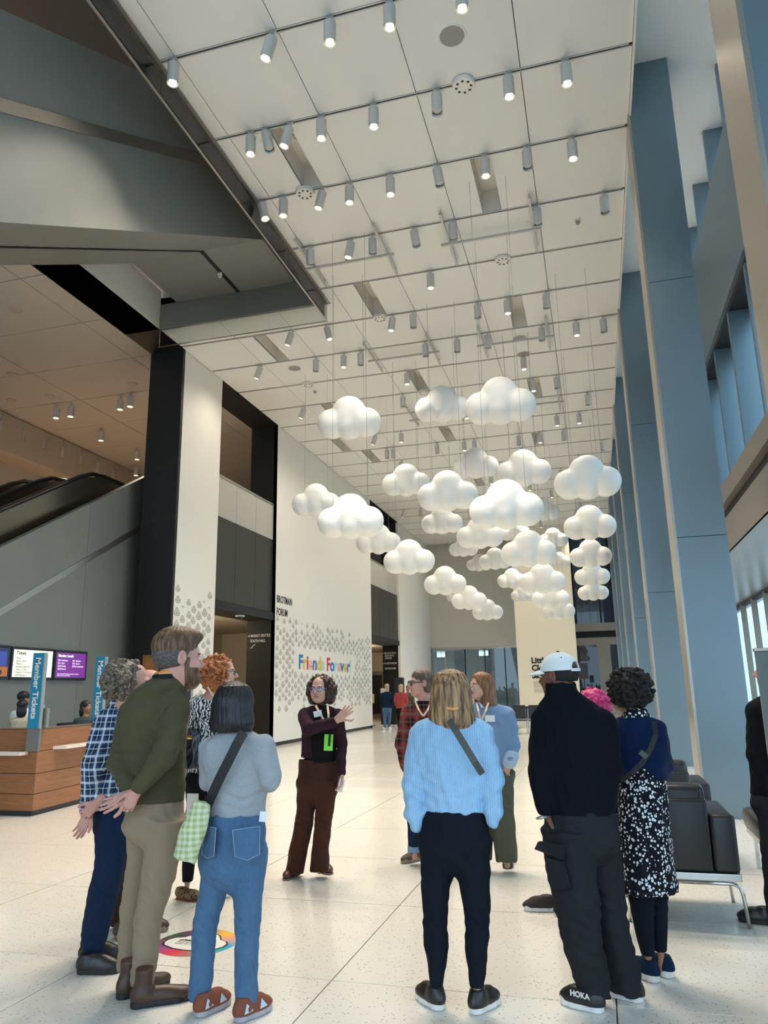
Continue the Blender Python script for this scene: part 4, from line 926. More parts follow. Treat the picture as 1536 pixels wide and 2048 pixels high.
# ribbed light blue sweater
F_blue = cloth('light_blue_rib_knit', (0.30, 0.50, 0.72), sc=60, amt=0.12, big=0.05); t, b = nodes_of(F_blue)
wv = new(t, 'ShaderNodeTexWave'); wv.inputs['Scale'].default_value = 26; wv.inputs['Distortion'].default_value = 1.2; wv.inputs['Detail Scale'].default_value = 0.6; wv.bands_direction = 'X'; co = new(t, 'ShaderNodeTexCoord'); t.links.new(co.outputs['Object'], wv.inputs['Vector'])
bp = new(t, 'ShaderNodeBump'); bp.inputs['Strength'].default_value = 0.5; bp.inputs['Distance'].default_value = 0.004; t.links.new(wv.outputs['Fac'], bp.inputs['Height']); t.links.new(bp.outputs[0], b.inputs['Normal'])
def plaid(name, base, c1, c2, sc=11.0, tilt=0.0):
    """woven check in two thread directions"""
    m = mat(name, base, 0.85, spec=0.2); t, b = nodes_of(m); co = new(t, 'ShaderNodeTexCoord'); mp = new(t, 'ShaderNodeMapping'); mp.inputs['Rotation'].default_value = (0, tilt, 0.3); t.links.new(co.outputs['Object'], mp.inputs[0]); s = new(t, 'ShaderNodeSeparateXYZ'); t.links.new(mp.outputs[0], s.inputs[0])
    u = mathn(t, 'ADD', s.outputs[0], mathn(t, 'MULTIPLY', s.outputs[1], 0.6))
    def band(v, a, lo, hi): 
        f = mathn(t, 'FRACT', mathn(t, 'MULTIPLY_ADD', v, sc, a + 40)); return mathn(t, 'MULTIPLY', mathn(t, 'GREATER_THAN', f, lo), mathn(t, 'LESS_THAN', f, hi))
    def both(lo, hi, a): return mathn(t, 'MULTIPLY', mathn(t, 'ADD', band(u, a, lo, hi), band(s.outputs[2], a, lo, hi)), 0.5)
    c = mixc(t, both(0.0, 0.45, 0.0), base, c1); c = mixc(t, mathn(t, 'MULTIPLY', both(0.62, 0.80, 0.0), 1.2), c, c2); c = mixc(t, mathn(t, 'MULTIPLY', both(0.20, 0.27, 0.0), 1.0), c, c2)
    t.links.new(c, b.inputs['Base Color']); return m
F_pl1 = plaid('navy_white_check', (0.035, 0.07, 0.15), (0.010, 0.022, 0.06), (0.72, 0.76, 0.80), 13.0); F_pl2 = plaid('red_black_check', (0.22, 0.030, 0.026), (0.012, 0.010, 0.010), (0.17, 0.10, 0.085), 6.5)
def spots_mat(name, base, dot, scale, lo, hi, st=(1, 1, 1), dist='EUCLIDEAN', metric=0):
    m = mat(name, base, 0.8, spec=0.2); t, b = nodes_of(m); co = new(t, 'ShaderNodeTexCoord'); mp = new(t, 'ShaderNodeMapping'); mp.inputs['Scale'].default_value = st; t.links.new(co.outputs['Object'], mp.inputs[0])
    v = new(t, 'ShaderNodeTexVoronoi'); v.inputs['Scale'].default_value = scale; v.inputs['Randomness'].default_value = 0.85; t.links.new(mp.outputs[0], v.inputs['Vector']); c = new(t, 'ShaderNodeSeparateColor'); t.links.new(v.outputs['Color'], c.inputs[0])
    r = mathn(t, 'MULTIPLY_ADD', c.outputs[0], hi - lo, lo); n = new(t, 'ShaderNodeTexNoise'); n.inputs['Scale'].default_value = scale * 3; t.links.new(mp.outputs[0], n.inputs['Vector'])
    d = mathn(t, 'MULTIPLY_ADD', n.outputs[0], 0.16, mathn(t, 'ADD', v.outputs['Distance'], -0.08)); f = mathn(t, 'LESS_THAN', d, r); t.links.new(mixc(t, f, base, dot), b.inputs['Base Color']); return m
F_floral = spots_mat('black_white_flower_print', (0.006, 0.007, 0.012), (0.78, 0.80, 0.84), 60, 0.18, 0.52, (1, 1, 0.9)); F_leo = spots_mat('leopard_print', (0.24, 0.15, 0.08), (0.02, 0.014, 0.010), 70, 0.15, 0.5)
F_zebra = mat('black_white_brush_print', (0.01, 0.01, 0.012), 0.7); t, b = nodes_of(F_zebra); co = new(t, 'ShaderNodeTexCoord'); wv = new(t, 'ShaderNodeTexWave'); wv.inputs['Scale'].default_value = 13; wv.inputs['Distortion'].default_value = 9; wv.inputs['Detail'].default_value = 3; wv.inputs['Detail Scale'].default_value = 2.2; t.links.new(co.outputs['Object'], wv.inputs['Vector'])
t.links.new(mixc(t, mathn(t, 'GREATER_THAN', wv.outputs['Fac'], 0.55), (0.010, 0.010, 0.014), (0.72, 0.74, 0.76)), b.inputs['Base Color'])
L_brown = mat('brown_boot_leather', (0.055, 0.026, 0.016), 0.45, noise=(14, 0.4)); L_black = mat('black_shoe_leather', (0.012, 0.011, 0.011), 0.4); L_rust = mat('rust_suede', (0.20, 0.055, 0.028), 0.8); L_ox = mat('oxblood_leather', (0.10, 0.018, 0.014), 0.4); L_grey = mat('grey_brown_suede', (0.085, 0.065, 0.055), 0.8)
R_white = mat('white_rubber_sole', (0.70, 0.70, 0.68), 0.5); R_black = mat('black_rubber_sole', (0.012, 0.012, 0.012), 0.6); R_tan = mat('tan_gum_sole', (0.25, 0.19, 0.13), 0.6); R_grey = mat('lilac_grey_sole', (0.38, 0.37, 0.42), 0.6); R_red = mat('red_sole', (0.35, 0.04, 0.02), 0.6)
M_lan = mat('orange_lanyard', (0.75, 0.30, 0.08), 0.6); M_lanw = mat('white_orange_lanyard', (0.80, 0.55, 0.36), 0.6); M_paper = mat('white_paper', (0.80, 0.80, 0.78), 0.7); M_lime = mat('lime_green_card', (0.24, 0.80, 0.06), 0.5)
M_strap = mat('black_webbing', (0.010, 0.010, 0.012), 0.7); M_gold = mat('gold_metal', (0.75, 0.55, 0.22), 0.25, 1.0); M_bagleather = mat('black_glossy_leather', (0.012, 0.014, 0.018), 0.2, spec=0.6)
def face_mats(sk, brow): return [sk, M_lip, M_eye, M_iris, brow]
def strapify(per, name, m, pts, width, nrm=None, thick=0.004):
    """ribbon through (px, py, dd) points facing the camera"""
    P = [per.p(*q) for q in pts]; n = nrm if nrm is not None else -per.vd
    mb = MB(); mb.ribbon([tuple(v) for v in P], width, [tuple(n)] * len(P) , thick); return per.part(lambda o: mb.build(name, m, o))
def card(per, name, m, px, py, dd, w, h, rot=0.0, tilt=0.0):
    C = per.p(px, py, dd); u = per.u * math.cos(rot) + np.array([0, 0, math.sin(rot)]); v = np.array([0, 0, math.cos(rot)]) - per.u * math.sin(rot); n = -per.vd * 0.004
    q = lambda a, c: C + u * a * w / 2 + v * c * h / 2
    mb = MB(); A = [q(-1, -1), q(1, -1), q(1, 1), q(-1, 1)]; mb.add(A + [p + n for p in A], [(0, 1, 2, 3), (7, 6, 5, 4), (0, 4, 5, 1), (1, 5, 6, 2), (2, 6, 7, 3), (3, 7, 4, 0)])
    return per.part(lambda o: mb.build(name, m, o))
def arm(per, spec): return [(per.p(a[0], a[1], a[2]), per.R(a[3])) for a in spec]
def collar(per, name, m, px, py, dd, rx, h, tilt=0.0, thick=5.0):
    C = per.p(px, py, dd); R_ = per.R(rx); n = 22; mb = MB(); vs = []; 
    for k, (rr, zz) in enumerate(((1.0, 0), (1.05, -h), (1.05 + 0.0, -h - 0.004), (0.9, 0.0))):
        for i in range(n):
            a = 2 * math.pi * i / n; vs.append(C + per.u * R_ * rr * math.cos(a) + per.vd * R_ * rr * 0.85 * math.sin(a) + np.array([0, 0, zz - tilt * math.sin(a)]))
    fs = [(k * n + i, k * n + (i + 1) % n, (k + 1) * n + (i + 1) % n, (k + 1) * n + i) for k in range(2) for i in range(n)] + [(3 * n + i, 3 * n + (i + 1) % n, (i + 1) % n, i) for i in range(n)]
    mb.add(vs, fs); return per.part(lambda o: mb.build(name, m, o, True))
UP = np.array([0, 0, 1.0])
def legc(L):
    R_ = sorted(L, key=lambda r: -r[2]); e = np.array(R_[-1][:3]); e2 = e.copy(); e[2] += 0.03; e2[2] = 0.06
    return [(np.array(r[:3]), r[3] * (0.95 if i else 0.7)) for i, r in enumerate(R_[:-1])] + [(e, min(R_[-1][3] * 0.9, 0.058)), (e2, 0.05)]

# ---- bearded man in the olive sweater
A = Person('tall bearded person in olive sweater and khaki trousers clasping hands behind the back', 3.95, (300, 2000))
tor = [A.ring(336, 1357, 35, 36), A.ring(327, 1370, 50, 44), A.ring(315, 1392, 62, 40), A.ring(309, 1425, 68, 50), A.ring(308, 1480, 67, 50), A.ring(311, 1540, 62, 48), A.ring(311, 1590, 61, 46), A.ring(311, 1606, 60, 45)]
aR = arm(A, [(356, 1415, -0.02, 28), (331, 1510, -0.17, 25), (281, 1570, -0.22, 17)]); aL = arm(A, [(262, 1425, 0.04, 27), (240, 1525, -0.04, 26), (262, 1578, -0.17, 17)])
lL = A.leg([(280, 1640, 31, 0.06), (279, 1707, 26, 0.07), (270, 1772, 24, 0.07), (260, 1836, 22, 0.06), (257, 1901, 22, 0.06), (255, 1940, 20, 0.06)]); lR = A.leg([(332, 1640, 40, -0.02), (324, 1707, 37, -0.02), (313, 1772, 33, -0.02), (297, 1836, 28, -0.03), (292, 1901, 26, -0.03), (286, 1950, 24, -0.03), (284, 1972, 23, -0.03)])
A.head(355, 1317, 116, -40, 0.02, pitch=-4, beard=True)
A.core(tor, [aR, aL, legc(lL), legc(lR)], [(A.p(350, 1345, 0.0), A.R(20)), (A.p(334, 1392, 0.05), A.R(17))])
A.hand(A.p(262, 1588, -0.20), A.p(212, 1613, -0.24) - A.p(262, 1588, -0.20), -A.vd + UP * 0.5, 0.185, 0.18, 1, thumb=1.2)
A.hand(A.p(273, 1582, -0.225), A.p(262, 1604, -0.22) - A.p(276, 1578, -0.21), A.vd + UP * 0.1, 0.175, 0.75, 1)
A.garment('sweater', F_olive, [tor], [aR, aL], k=0.045, ripple=0.0035, seed=4, folds=[(A.p(300, 1500, -0.1), 0.22, (0.3, 0, 1), 0.07, 0.005, 1.5), (A.p(331, 1510, -0.25), 0.13, (0.6, 0, 1), 0.05, 0.006, 0.5), (A.p(236, 1505, -0.1), 0.1, (0.2, 0, 1), 0.04, 0.006, 0.5)], z0=A.p(311, 1604)[2])
A.trousers(F_khaki, [A.ring(311, 1592, 57, 42), A.ring(309, 1625, 61, 46), A.ring(306, 1655, 62, 44)], [lL, lR], seed=5, hem=0.006, folds=[(A.p(310, 1780, -0.1), 0.15, (0.7, 0, 1), 0.06, 0.005, 0.6), (A.p(300, 1655, -0.15), 0.09, (0, 0, 1), 0.05, 0.006, 0.3)])
def hair_fade(f): f.ell((0, -0.020, 0.052), (0.083, 0.100, 0.085), 0); f.ell((0, 0.02, 0.10), (0.06, 0.085, 0.036), 0.03); f.ell((0, 0.115, -0.035), (0.085, 0.075, 0.10), 0.02, 'sub'); f.ell((0, 0.02, -0.10), (0.13, 0.13, 0.085), 0.02, 'sub'); strands(f, 0.002, 50, 2)
A.hair(hair_fade, H_brown)
A.hair(lambda f: (f.ell((0, -0.016, 0.02), (0.0795, 0.0985, 0.09), 0), f.ell((0, 0.10, -0.04), (0.11, 0.115, 0.12), 0.015, 'sub'), f.ell((0, 0.03, -0.12), (0.13, 0.13, 0.085), 0.02, 'sub')), H_fade, 'cropped_sides')
collar(A, 'collar', F_char, 338, 1351, 0.0, 35, 0.03, 0.012); collar(A, 'lanyard', M_lan, 340, 1346, 0.0, 33.5, 0.014, 0.012)
for hp, tp in (((232, 2001), (340, 1966)), ((259, 2018), (388, 1995))): shoe(A, hp, tp, L_brown, R_tan if 0 else R_black, 'boot', lace=None)
A.finish(face_mats(S_pink, H_brown))

# ---- man in the checked shirt
A = Person('person with curly grey hair in blue and white checked shirt and dark jeans', 4.3, (200, 1942))
tor = [A.ring(240, 1408, 17, 16), A.ring(240, 1420, 34, 26), A.ring(238, 1440, 46, 34), A.ring(236, 1480, 49, 38), A.ring(232, 1540, 46, 37), A.ring(227, 1598, 41, 35)]
aL = arm(A, [(208, 1448, -0.05, 23), (189, 1530, -0.18, 24), (177, 1612, -0.14, 17)]); aR = arm(A, [(268, 1445, 0.04, 22), (250, 1530, -0.02, 22), (196, 1606, -0.16, 15)])
lN = A.leg([(224, 1620, 33, -0.02), (222, 1700, 32, -0.03), (212, 1772, 30, -0.03), (197, 1836, 27, -0.03), (187, 1900, 21, -0.04), (186, 1912, 21, -0.04)]); lF = A.leg([(228, 1620, 30, 0.12), (224, 1700, 28, 0.12), (206, 1772, 27, 0.11), (190, 1836, 24, 0.10), (181, 1895, 20, 0.10)])
A.head(261, 1371, 98, -64, 0.0, pitch=-3)
A.core(tor, [aL, aR, legc(lN), legc(lF)], [(A.p(252, 1395), A.R(18)), (A.p(240, 1425), A.R(22))])
A.hand(A.p(178, 1622, -0.16), A.p(157, 1672, -0.18) - A.p(178, 1622, -0.16), -A.u * 0.5 - A.vd, 0.18, 0.35, 1); A.hand(A.p(193, 1606, -0.2), A.p(166, 1634, -0.22) - A.p(193, 1606, -0.2), A.vd, 0.17, 0.7, 1)
A.garment('shirt', F_pl1, [tor], [aL, aR], k=0.035, ripple=0.004, seed=8, folds=[(A.p(189, 1530, -0.25), 0.14, (0.2, 0, 1), 0.06, 0.006, 0.6), (A.p(220, 1580, -0.15), 0.12, (0.6, 0, 1), 0.05, 0.005, 0.6)])
collar(A, 'collar', F_pl1, 240, 1402, 0.0, 21, 0.035, 0.012)
A.trousers(F_navy, [A.ring(228, 1592, 38, 34), A.ring(224, 1640, 36, 40, 0.02), A.ring(224, 1665, 33, 36, 0.03)], [lN, lF], name='jeans', seed=9, hem=0.004)
def hair_c1(f):
    f.ell((0, -0.035, 0.03), (0.093, 0.10, 0.095), 0); rs = np.random.RandomState(3); curls(f, rs, 260, (0, -0.035, 0.02), (0.095, 0.105, 0.10), (0.012, 0.02), lambda P: P[1] < 0.045 and P[2] > -0.075)
    f.ell((0, 0.115, 0.02), (0.10, 0.085, 0.12), 0.012, 'sub')
A.hair(hair_c1, H_greyc)
shoe(A, (153, 1947), (243, 1944), L_black, R_black, 'sneaker', h=1.15); shoe(A, (158, 1924), (242, 1914), L_black, R_black, 'sneaker', h=1.15)
A.finish(face_mats(S_pink, H_greyc))

# ---- person mostly hidden between the two men
A = Person('person in dark brown trousers mostly hidden behind the checked shirt', 4.95, (268, 1866))
tor = [A.ring(300, 1412, 16, 14), A.ring(300, 1424, 34, 24), A.ring(300, 1470, 40, 30), A.ring(296, 1580, 38, 30)]
lN = A.leg([(276, 1600, 28), (262, 1700, 25), (248, 1780, 22), (240, 1850, 18)]); lF = A.leg([(300, 1600, 26, 0.1), (292, 1700, 24, 0.1), (290, 1850, 18, 0.1)])
A.head(300, 1378, 80, -85, 0.0, res=0.005); A.core(tor, [legc(lN), legc(lF)], [(A.p(300, 1400), A.R(16)), (A.p(300, 1425), A.R(20))])
A.garment('shirt', F_char, [tor], arm(A, []) and [], ripple=0.003); A.trousers(F_dkbrown, [A.ring(296, 1575, 38, 30), A.ring(290, 1620, 40, 32)], [lN, lF], res=0.011)
shoe(A, (228, 1877), (296, 1878), L_brown, R_tan, 'sneaker'); shoe(A, (270, 1862), (330, 1862), L_brown, R_tan, 'sneaker')
A.finish(face_mats(S_pink, H_greyc))

# ---- woman with copper curls
A = Person('person with copper curls, glasses and black and white patterned blouse holding a handbag', 5.76, (405, 1795))
tor = [A.ring(426, 1388, 20, 16), A.ring(421, 1397, 36, 24), A.ring(418, 1425, 38, 28), A.ring(418, 1465, 36, 28), A.ring(414, 1510, 36, 28), A.ring(410, 1545, 36, 28)]
aL = arm(A, [(392, 1405, -0.03, 14), (392, 1455, -0.06, 13), (410, 1500, -0.16, 10)]); aR = arm(A, [(448, 1405, 0.03, 14), (452, 1460, 0.02, 13), (436, 1500, -0.08, 10)])
lL = A.leg([(396, 1560, 22), (390, 1640, 20), (380, 1700, 15), (375, 1762, 11)]); lR = A.leg([(424, 1560, 22, 0.05), (436, 1640, 19, 0.08), (450, 1710, 14, 0.1), (460, 1758, 11, 0.1)])
A.head(443, 1345, 66, -72, 0.0, pitch=-3); A.core(tor, [aL, aR, [(np.array(r[:3]), r[3]) for r in lL + [A.ring(374, 1782, 9)]], [(np.array(r[:3]), r[3]) for r in lR + [A.ring(461, 1772, 9, None, 0.1)]]], [(A.p(438, 1365), A.R(11)), (A.p(424, 1395), A.R(17)), (A.p(420, 1402, -0.02), A.R(20))])
A.garment('blouse', F_zebra, [tor], [aL, aR], k=0.03, ripple=0.004, seed=2, sub=[(A.p(426, 1384, -0.04), (0.10, 0.12, 0.07))])
A.trousers(F_blk, [A.ring(410, 1535, 34, 28), A.ring(408, 1575, 36, 30)], [lL, lR])
def hair_c2(f):
    f.ell((0, -0.035, 0.01), (0.10, 0.105, 0.105), 0); f.ell((0, -0.05, -0.08), (0.09, 0.08, 0.07), 0.04); rs = np.random.RandomState(5); curls(f, rs, 420, (0, -0.035, -0.01), (0.112, 0.12, 0.13), (0.010, 0.018), lambda P: P[1] < 0.06 and P[2] > -0.14); f.ell((0, 0.125, -0.05), (0.075, 0.09, 0.10), 0.01, 'sub')
A.hair(hair_c2, H_red); A.glasses(mat('dark_frames', (0.02, 0.02, 0.03), 0.3)); strapify(A, 'lanyard', M_lanw, [(415, 1374, -0.12), (424, 1388, -0.14), (433, 1400, -0.15)], 0.016)
shoe(A, (353, 1797), (402, 1803), F_leo, R_red, 'flat'); shoe(A, (452, 1781), (480, 1779), F_leo, R_red, 'flat')
A.finish(face_mats(S_fair, H_red))

# ---- woman in the grey sweater
A = Person('person with black bob in grey sweater and blue jeans', 3.83, (450, 2020))
tor = [A.ring(472, 1460, 28, 24), A.ring(472, 1470, 48, 32), A.ring(472, 1484, 65, 40), A.ring(473, 1510, 70, 44), A.ring(475, 1555, 64, 43), A.ring(475, 1600, 60, 42), A.ring(474, 1631, 60, 41)]
aR = arm(A, [(526, 1495, 0, 27), (539, 1556, -0.01, 25), (520, 1570, 0.2, 19)]); aL = arm(A, [(422, 1497, 0, 26), (420, 1560, 0.04, 23), (450, 1575, 0.24, 18)])
lL = A.leg([(433, 1700, 35), (431, 1752, 31), (411, 1850, 26), (403, 1950, 23), (399, 1996, 23.5)]); lR = A.leg([(501, 1700, 35), (497, 1752, 33), (495, 1850, 26), (493, 1950, 23), (493, 2006, 23)])
A.head(472, 1409, 92, -8, 0.02, res=0.004); A.core(tor, [aR, aL, [(np.array(r[:3]), r[3]) for r in lL + [A.ring(402, 2014, 14)]], [(np.array(r[:3]), r[3]) for r in lR + [A.ring(493, 2020, 14)]]], [(A.p(472, 1440), A.R(17)), (A.p(472, 1475), A.R(22))])
A.garment('sweater', F_grey, [tor], [aR, aL], k=0.05, ripple=0.0035, seed=12, folds=[(A.p(520, 1585, -0.12), 0.14, (-0.6, 0, 1), 0.05, 0.006, 0.5), (A.p(470, 1605, -0.15), 0.14, (0.1, 0, 1), 0.055, 0.007, 1.5)], z0=A.p(474, 1630)[2])
A.trousers(F_jean, [A.ring(473, 1626, 59, 42), A.ring(469, 1665, 64, 50), A.ring(466, 1705, 67, 52), A.ring(465, 1732, 66, 46)], [lL, lR], name='jeans', seed=13, hem=0.0, folds=[(A.p(430, 1775, -0.12), 0.1, (0.4, 0, 1), 0.05, 0.004, 0.6), (A.p(500, 1770, -0.12), 0.1, (-0.4, 0, 1), 0.05, 0.004, 0.6)])
def hair_bob(f):
    f.ell((0, -0.02, 0.03), (0.098, 0.115, 0.098), 0); f.loft([(0, -0.022, 0.09, 0.068, 0.085), (0, -0.03, 0.03, 0.10, 0.112), (0, -0.034, -0.05, 0.118, 0.112), (0, -0.035, -0.105, 0.126, 0.11), (0, -0.032, -0.142, 0.112, 0.095)], 0.03); f.ell((0, 0.14, -0.05), (0.08, 0.10, 0.13), 0.02, 'sub'); strands(f, 0.0018, 60, 2)
A.hair(hair_bob, H_black); strapify(A, 'bag_strap', M_strap, [(488, 1464, -0.10), (476, 1484, -0.17), (458, 1520, -0.185), (440, 1555, -0.185), (424, 1590, -0.17), (408, 1625, -0.13), (403, 1640, -0.1)], 0.05)
card(A, 'shirt_tail', F_white, 526, 1633, -0.085, 0.035, 0.05, -0.12)
def jeans_detail(o, A=A):
    st = mat('jeans_stitching', (0.35, 0.42, 0.52), 0.8); dk = F_jean
    def pol(pts, dd): return [A.p(x, y, dd) for x, y in pts]
    for P in ([(410, 1652), (432, 1655), (428, 1712), (414, 1716), (403, 1708)], [(465, 1660), (520, 1652), (519, 1708), (495, 1720), (470, 1712)]):
        Q = [A.p(x, y, -0.175 if 415 < x < 515 else -0.135) for x, y in P]; mb = MB(); off = -A.vd * 0.006; n = len(Q)
        mb.add([q for q in Q] + [q + off for q in Q], [tuple(range(n)), tuple(range(2 * n - 1, n - 1, -1))] + [(i, (i + 1) % n, n + (i + 1) % n, n + i) for i in range(n)]); pk = mb.build('pocket', dk, o)
        sm = MB(); sm.path([q + off for q in Q + [Q[0]]], 0.0016, 4); sm.build('stitching', st, pk)
A.part(jeans_detail)
def acc_run(u_, A_, H, L):
    pl = mat('pale_blue_heel_patch', (0.45, 0.62, 0.72), 0.5)
    for q in (-1, 1):
        for tri in (((0.043, 0.02, 0.04), (0.046, 0.075, 0.045), (0.041, 0.035, 0.085)), ((0.0485, 0.115, 0.04), (0.048, 0.165, 0.042), (0.037, 0.135, 0.08))):
            MB().add([np.array((q * v[0] * 1.06, v[1], v[2])) @ A_ + H for v in tri], [(0, 1, 2)]).build('side_patch', pl, u_)
shoe(A, (391, 2037), (454, 2006), L_rust, R_grey, 'sneaker', accents=acc_run); shoe(A, (470, 2047), (535, 2018), L_rust, R_grey, 'sneaker', accents=acc_run)
A.finish(face_mats(S_fair, H_black))

# ---- the speaker
A = Person('guide with dark curls and glasses in plum jacket gesturing with a raised hand', 6.54, (615, 1750))
tor = [A.ring(640, 1411, 17, 15), A.ring(640, 1417, 31, 20), A.ring(640, 1430, 39, 24), A.ring(640, 1460, 38, 26), A.ring(638, 1490, 36, 25), A.ring(638, 1514, 37, 25)]
aR = arm(A, [(610, 1430, -0.02, 15), (617, 1458, -0.24, 14), (668, 1444, -0.34, 9.5)]); aL = arm(A, [(674, 1430, 0.0, 14), (684, 1490, 0.02, 11), (683, 1545, -0.06, 8.5)])
lR = A.leg([(617, 1560, 23), (609, 1640, 19), (597, 1700, 18.5), (588, 1748, 19)]); lL = A.leg([(657, 1560, 22), (647, 1640, 18), (641, 1700, 17.5), (639, 1742, 19)])
A.head(641, 1379, 54, 176, -0.02, pitch=-2, roll=0); A.core(tor, [aR, aL, legc(lR), legc(lL)], [(A.p(641, 1398), A.R(9.5)), (A.p(640, 1425), A.R(13))], shrink=0.03)
A.hand(A.p(674, 1440, -0.35), A.p(708, 1408, -0.40) - A.p(674, 1440, -0.35), A.vd, 0.19, 0.12, 1, thumb=1.5, spread=0.16); A.hand(A.p(684, 1548, -0.06), A.p(683, 1585, -0.08) - A.p(684, 1548, -0.06), -A.u, 0.175, 0.55, -1)
A.garment('top', F_blk, [[A.ring(640, 1413, 14, 13, -0.03), A.ring(641, 1430, 20, 17, -0.05), A.ring(643, 1470, 22, 19, -0.06), A.ring(642, 1516, 34, 25), A.ring(640, 1524, 36, 26)]], ripple=0.002, res=0.007)
A.garment('jacket', F_plum, [tor], [aR, aL], k=0.03, ripple=0.003, seed=21, res=0.007, folds=[(A.p(617, 1458, -0.3), 0.1, (1, 0, 0.5), 0.045, 0.004, 0.5)], sub=[(A.p(652, 1508, -0.155), (0.075, 0.10, 0.20)), (A.p(641, 1425, -0.14), (0.055, 0.07, 0.16))])
A.trousers(F_cord, [A.ring(637, 1518, 40, 26), A.ring(637, 1545, 42, 30), A.ring(637, 1575, 42, 30)], [lR, lL], res=0.007, folds=[(A.p(637, 1560, -0.15), 0.1, (0.2, 0, 1), 0.05, 0.003, 0.5)])
def hair_c3(f):
    f.ell((0, -0.03, 0.02), (0.105, 0.10, 0.10), 0); f.ell((-0.085, -0.02, -0.06), (0.045, 0.07, 0.075), 0.03); f.ell((0.085, -0.02, -0.06), (0.045, 0.07, 0.075), 0.03); rs = np.random.RandomState(8)
    curls(f, rs, 420, (0, -0.03, -0.015), (0.125, 0.105, 0.13), (0.013, 0.023), lambda P: P[1] < 0.045 and P[2] > -0.13); f.ell((0, 0.115, -0.045), (0.060, 0.09, 0.098), 0.012, 'sub')
A.hair(hair_c3, H_dkc); A.glasses(mat('blue_frames', (0.10, 0.16, 0.45), 0.3))
for a in ([(631, 1411, -0.15), (641, 1428, -0.2), (650, 1445, -0.2)], [(655, 1411, -0.13), (657, 1428, -0.18), (657, 1445, -0.19)]): strapify(A, 'lanyard', M_lanw, a, 0.018)
card(A, 'name_badge', M_paper, 635.5, 1427.5, -0.20, 0.072, 0.052, 0.18); card(A, 'pass', M_lime, 657, 1485, -0.21, 0.075, 0.135, -0.05); card(A, 'pass_clip', M_strap, 659, 1480, -0.22, 0.02, 0.10, -0.08); card(A, 'folded_paper', M_paper, 682, 1571, -0.09, 0.045, 0.11, -0.25)
mbw = MB(); mbw.path([A.p(669, 1443, -0.335) + A.R(8.6) * (np.array([0.35 * math.cos(q), 0, 0.0]) + UP * math.sin(q) * 0.9 + A.vd * math.cos(q) * 0.9) for q in np.linspace(0, 6.28, 15)], 0.006, 6); A.part(lambda o: mbw.build('wristwatch', M_strap, o))
shoe(A, (597, 1744), (570, 1762), L_ox, R_tan, 'pump', h=1.0); shoe(A, (636, 1738), (662, 1750), L_ox, R_tan, 'pump')
A.finish(face_mats(S_fair, H_dkc))

# ---- man in red check
A = Person('person in black glasses and red checked shirt beside the light blue sweater', 7.2, (850, 1728))
tor = [A.ring(850, 1402, 16, 14), A.ring(850, 1411, 34, 20), A.ring(850, 1430, 44, 26), A.ring(848, 1490, 43, 28), A.ring(848, 1545, 42, 28)]
aL = arm(A, [(815, 1424, 0, 15), (803, 1488, -0.02, 14), (812, 1536, -0.06, 10)]); aR = arm(A, [(886, 1424, 0, 15), (896, 1488, 0, 14), (888, 1540, -0.05, 10)])
lL = A.leg([(833, 1560, 22), (831, 1630, 17), (829, 1705, 12.5)]); lR = A.leg([(866, 1560, 22), (882, 1640, 17), (896, 1712, 13)])
A.head(842, 1367, 54, 120, -0.02, wide=1.03, jaw=1.2, res=0.004); A.core(tor, [aL, aR, legc(lL), legc(lR)], [(A.p(846, 1388), A.R(11)), (A.p(850, 1415), A.R(14))], shrink=0.03)
A.hand(A.p(813, 1538, -0.07), -UP + 0.1 * A.u, -A.u, 0.16, 0.4, 1, res=0.004)
A.garment('shirt', F_pl2, [tor], [aL, aR], k=0.03, ripple=0.004, seed=31, sub=[(A.p(848, 1408, -0.17), (0.055, 0.08, 0.10))]); A.garment('undershirt', F_blk, [[A.ring(848, 1402, 13, 12, -0.02), A.ring(848, 1440, 26, 22, -0.03)]], res=0.008, ripple=0)
A.trousers(F_navy, [A.ring(848, 1542, 40, 27), A.ring(849, 1570, 41, 28)], [lL, lR], name='jeans', res=0.009); A.garment('turned_cuff', F_chambray, [[A.ring(829, 1691, 14, 14), A.ring(829, 1704, 14, 14)]], res=0.007, ripple=0)
A.hair(lambda f: (f.ell((0, -0.02, 0.05), (0.086, 0.103, 0.086), 0), f.ell((0, -0.04, -0.03), (0.083, 0.07, 0.06), 0.03), f.ell((0, 0.125, -0.035), (0.08, 0.08, 0.105), 0.015, 'sub'), strands(f, 0.003, 30, 4)), H_mid); A.glasses(M_black, 0.026, 0.0045)
for a in ([(831, 1404, -0.12), (838, 1420, -0.2), (846, 1432, -0.21)], [(862, 1406, -0.12), (855, 1420, -0.19), (847, 1432, -0.21)]): strapify(A, 'lanyard', M_lanw, a, 0.016)
shoe(A, (846, 1718), (803, 1728), L_grey, R_tan, 'sneaker', lace=M_paper); shoe(A, (905, 1722), (900, 1738), L_grey, R_tan, 'sneaker')
A.finish(face_mats(S_pink, H_mid))

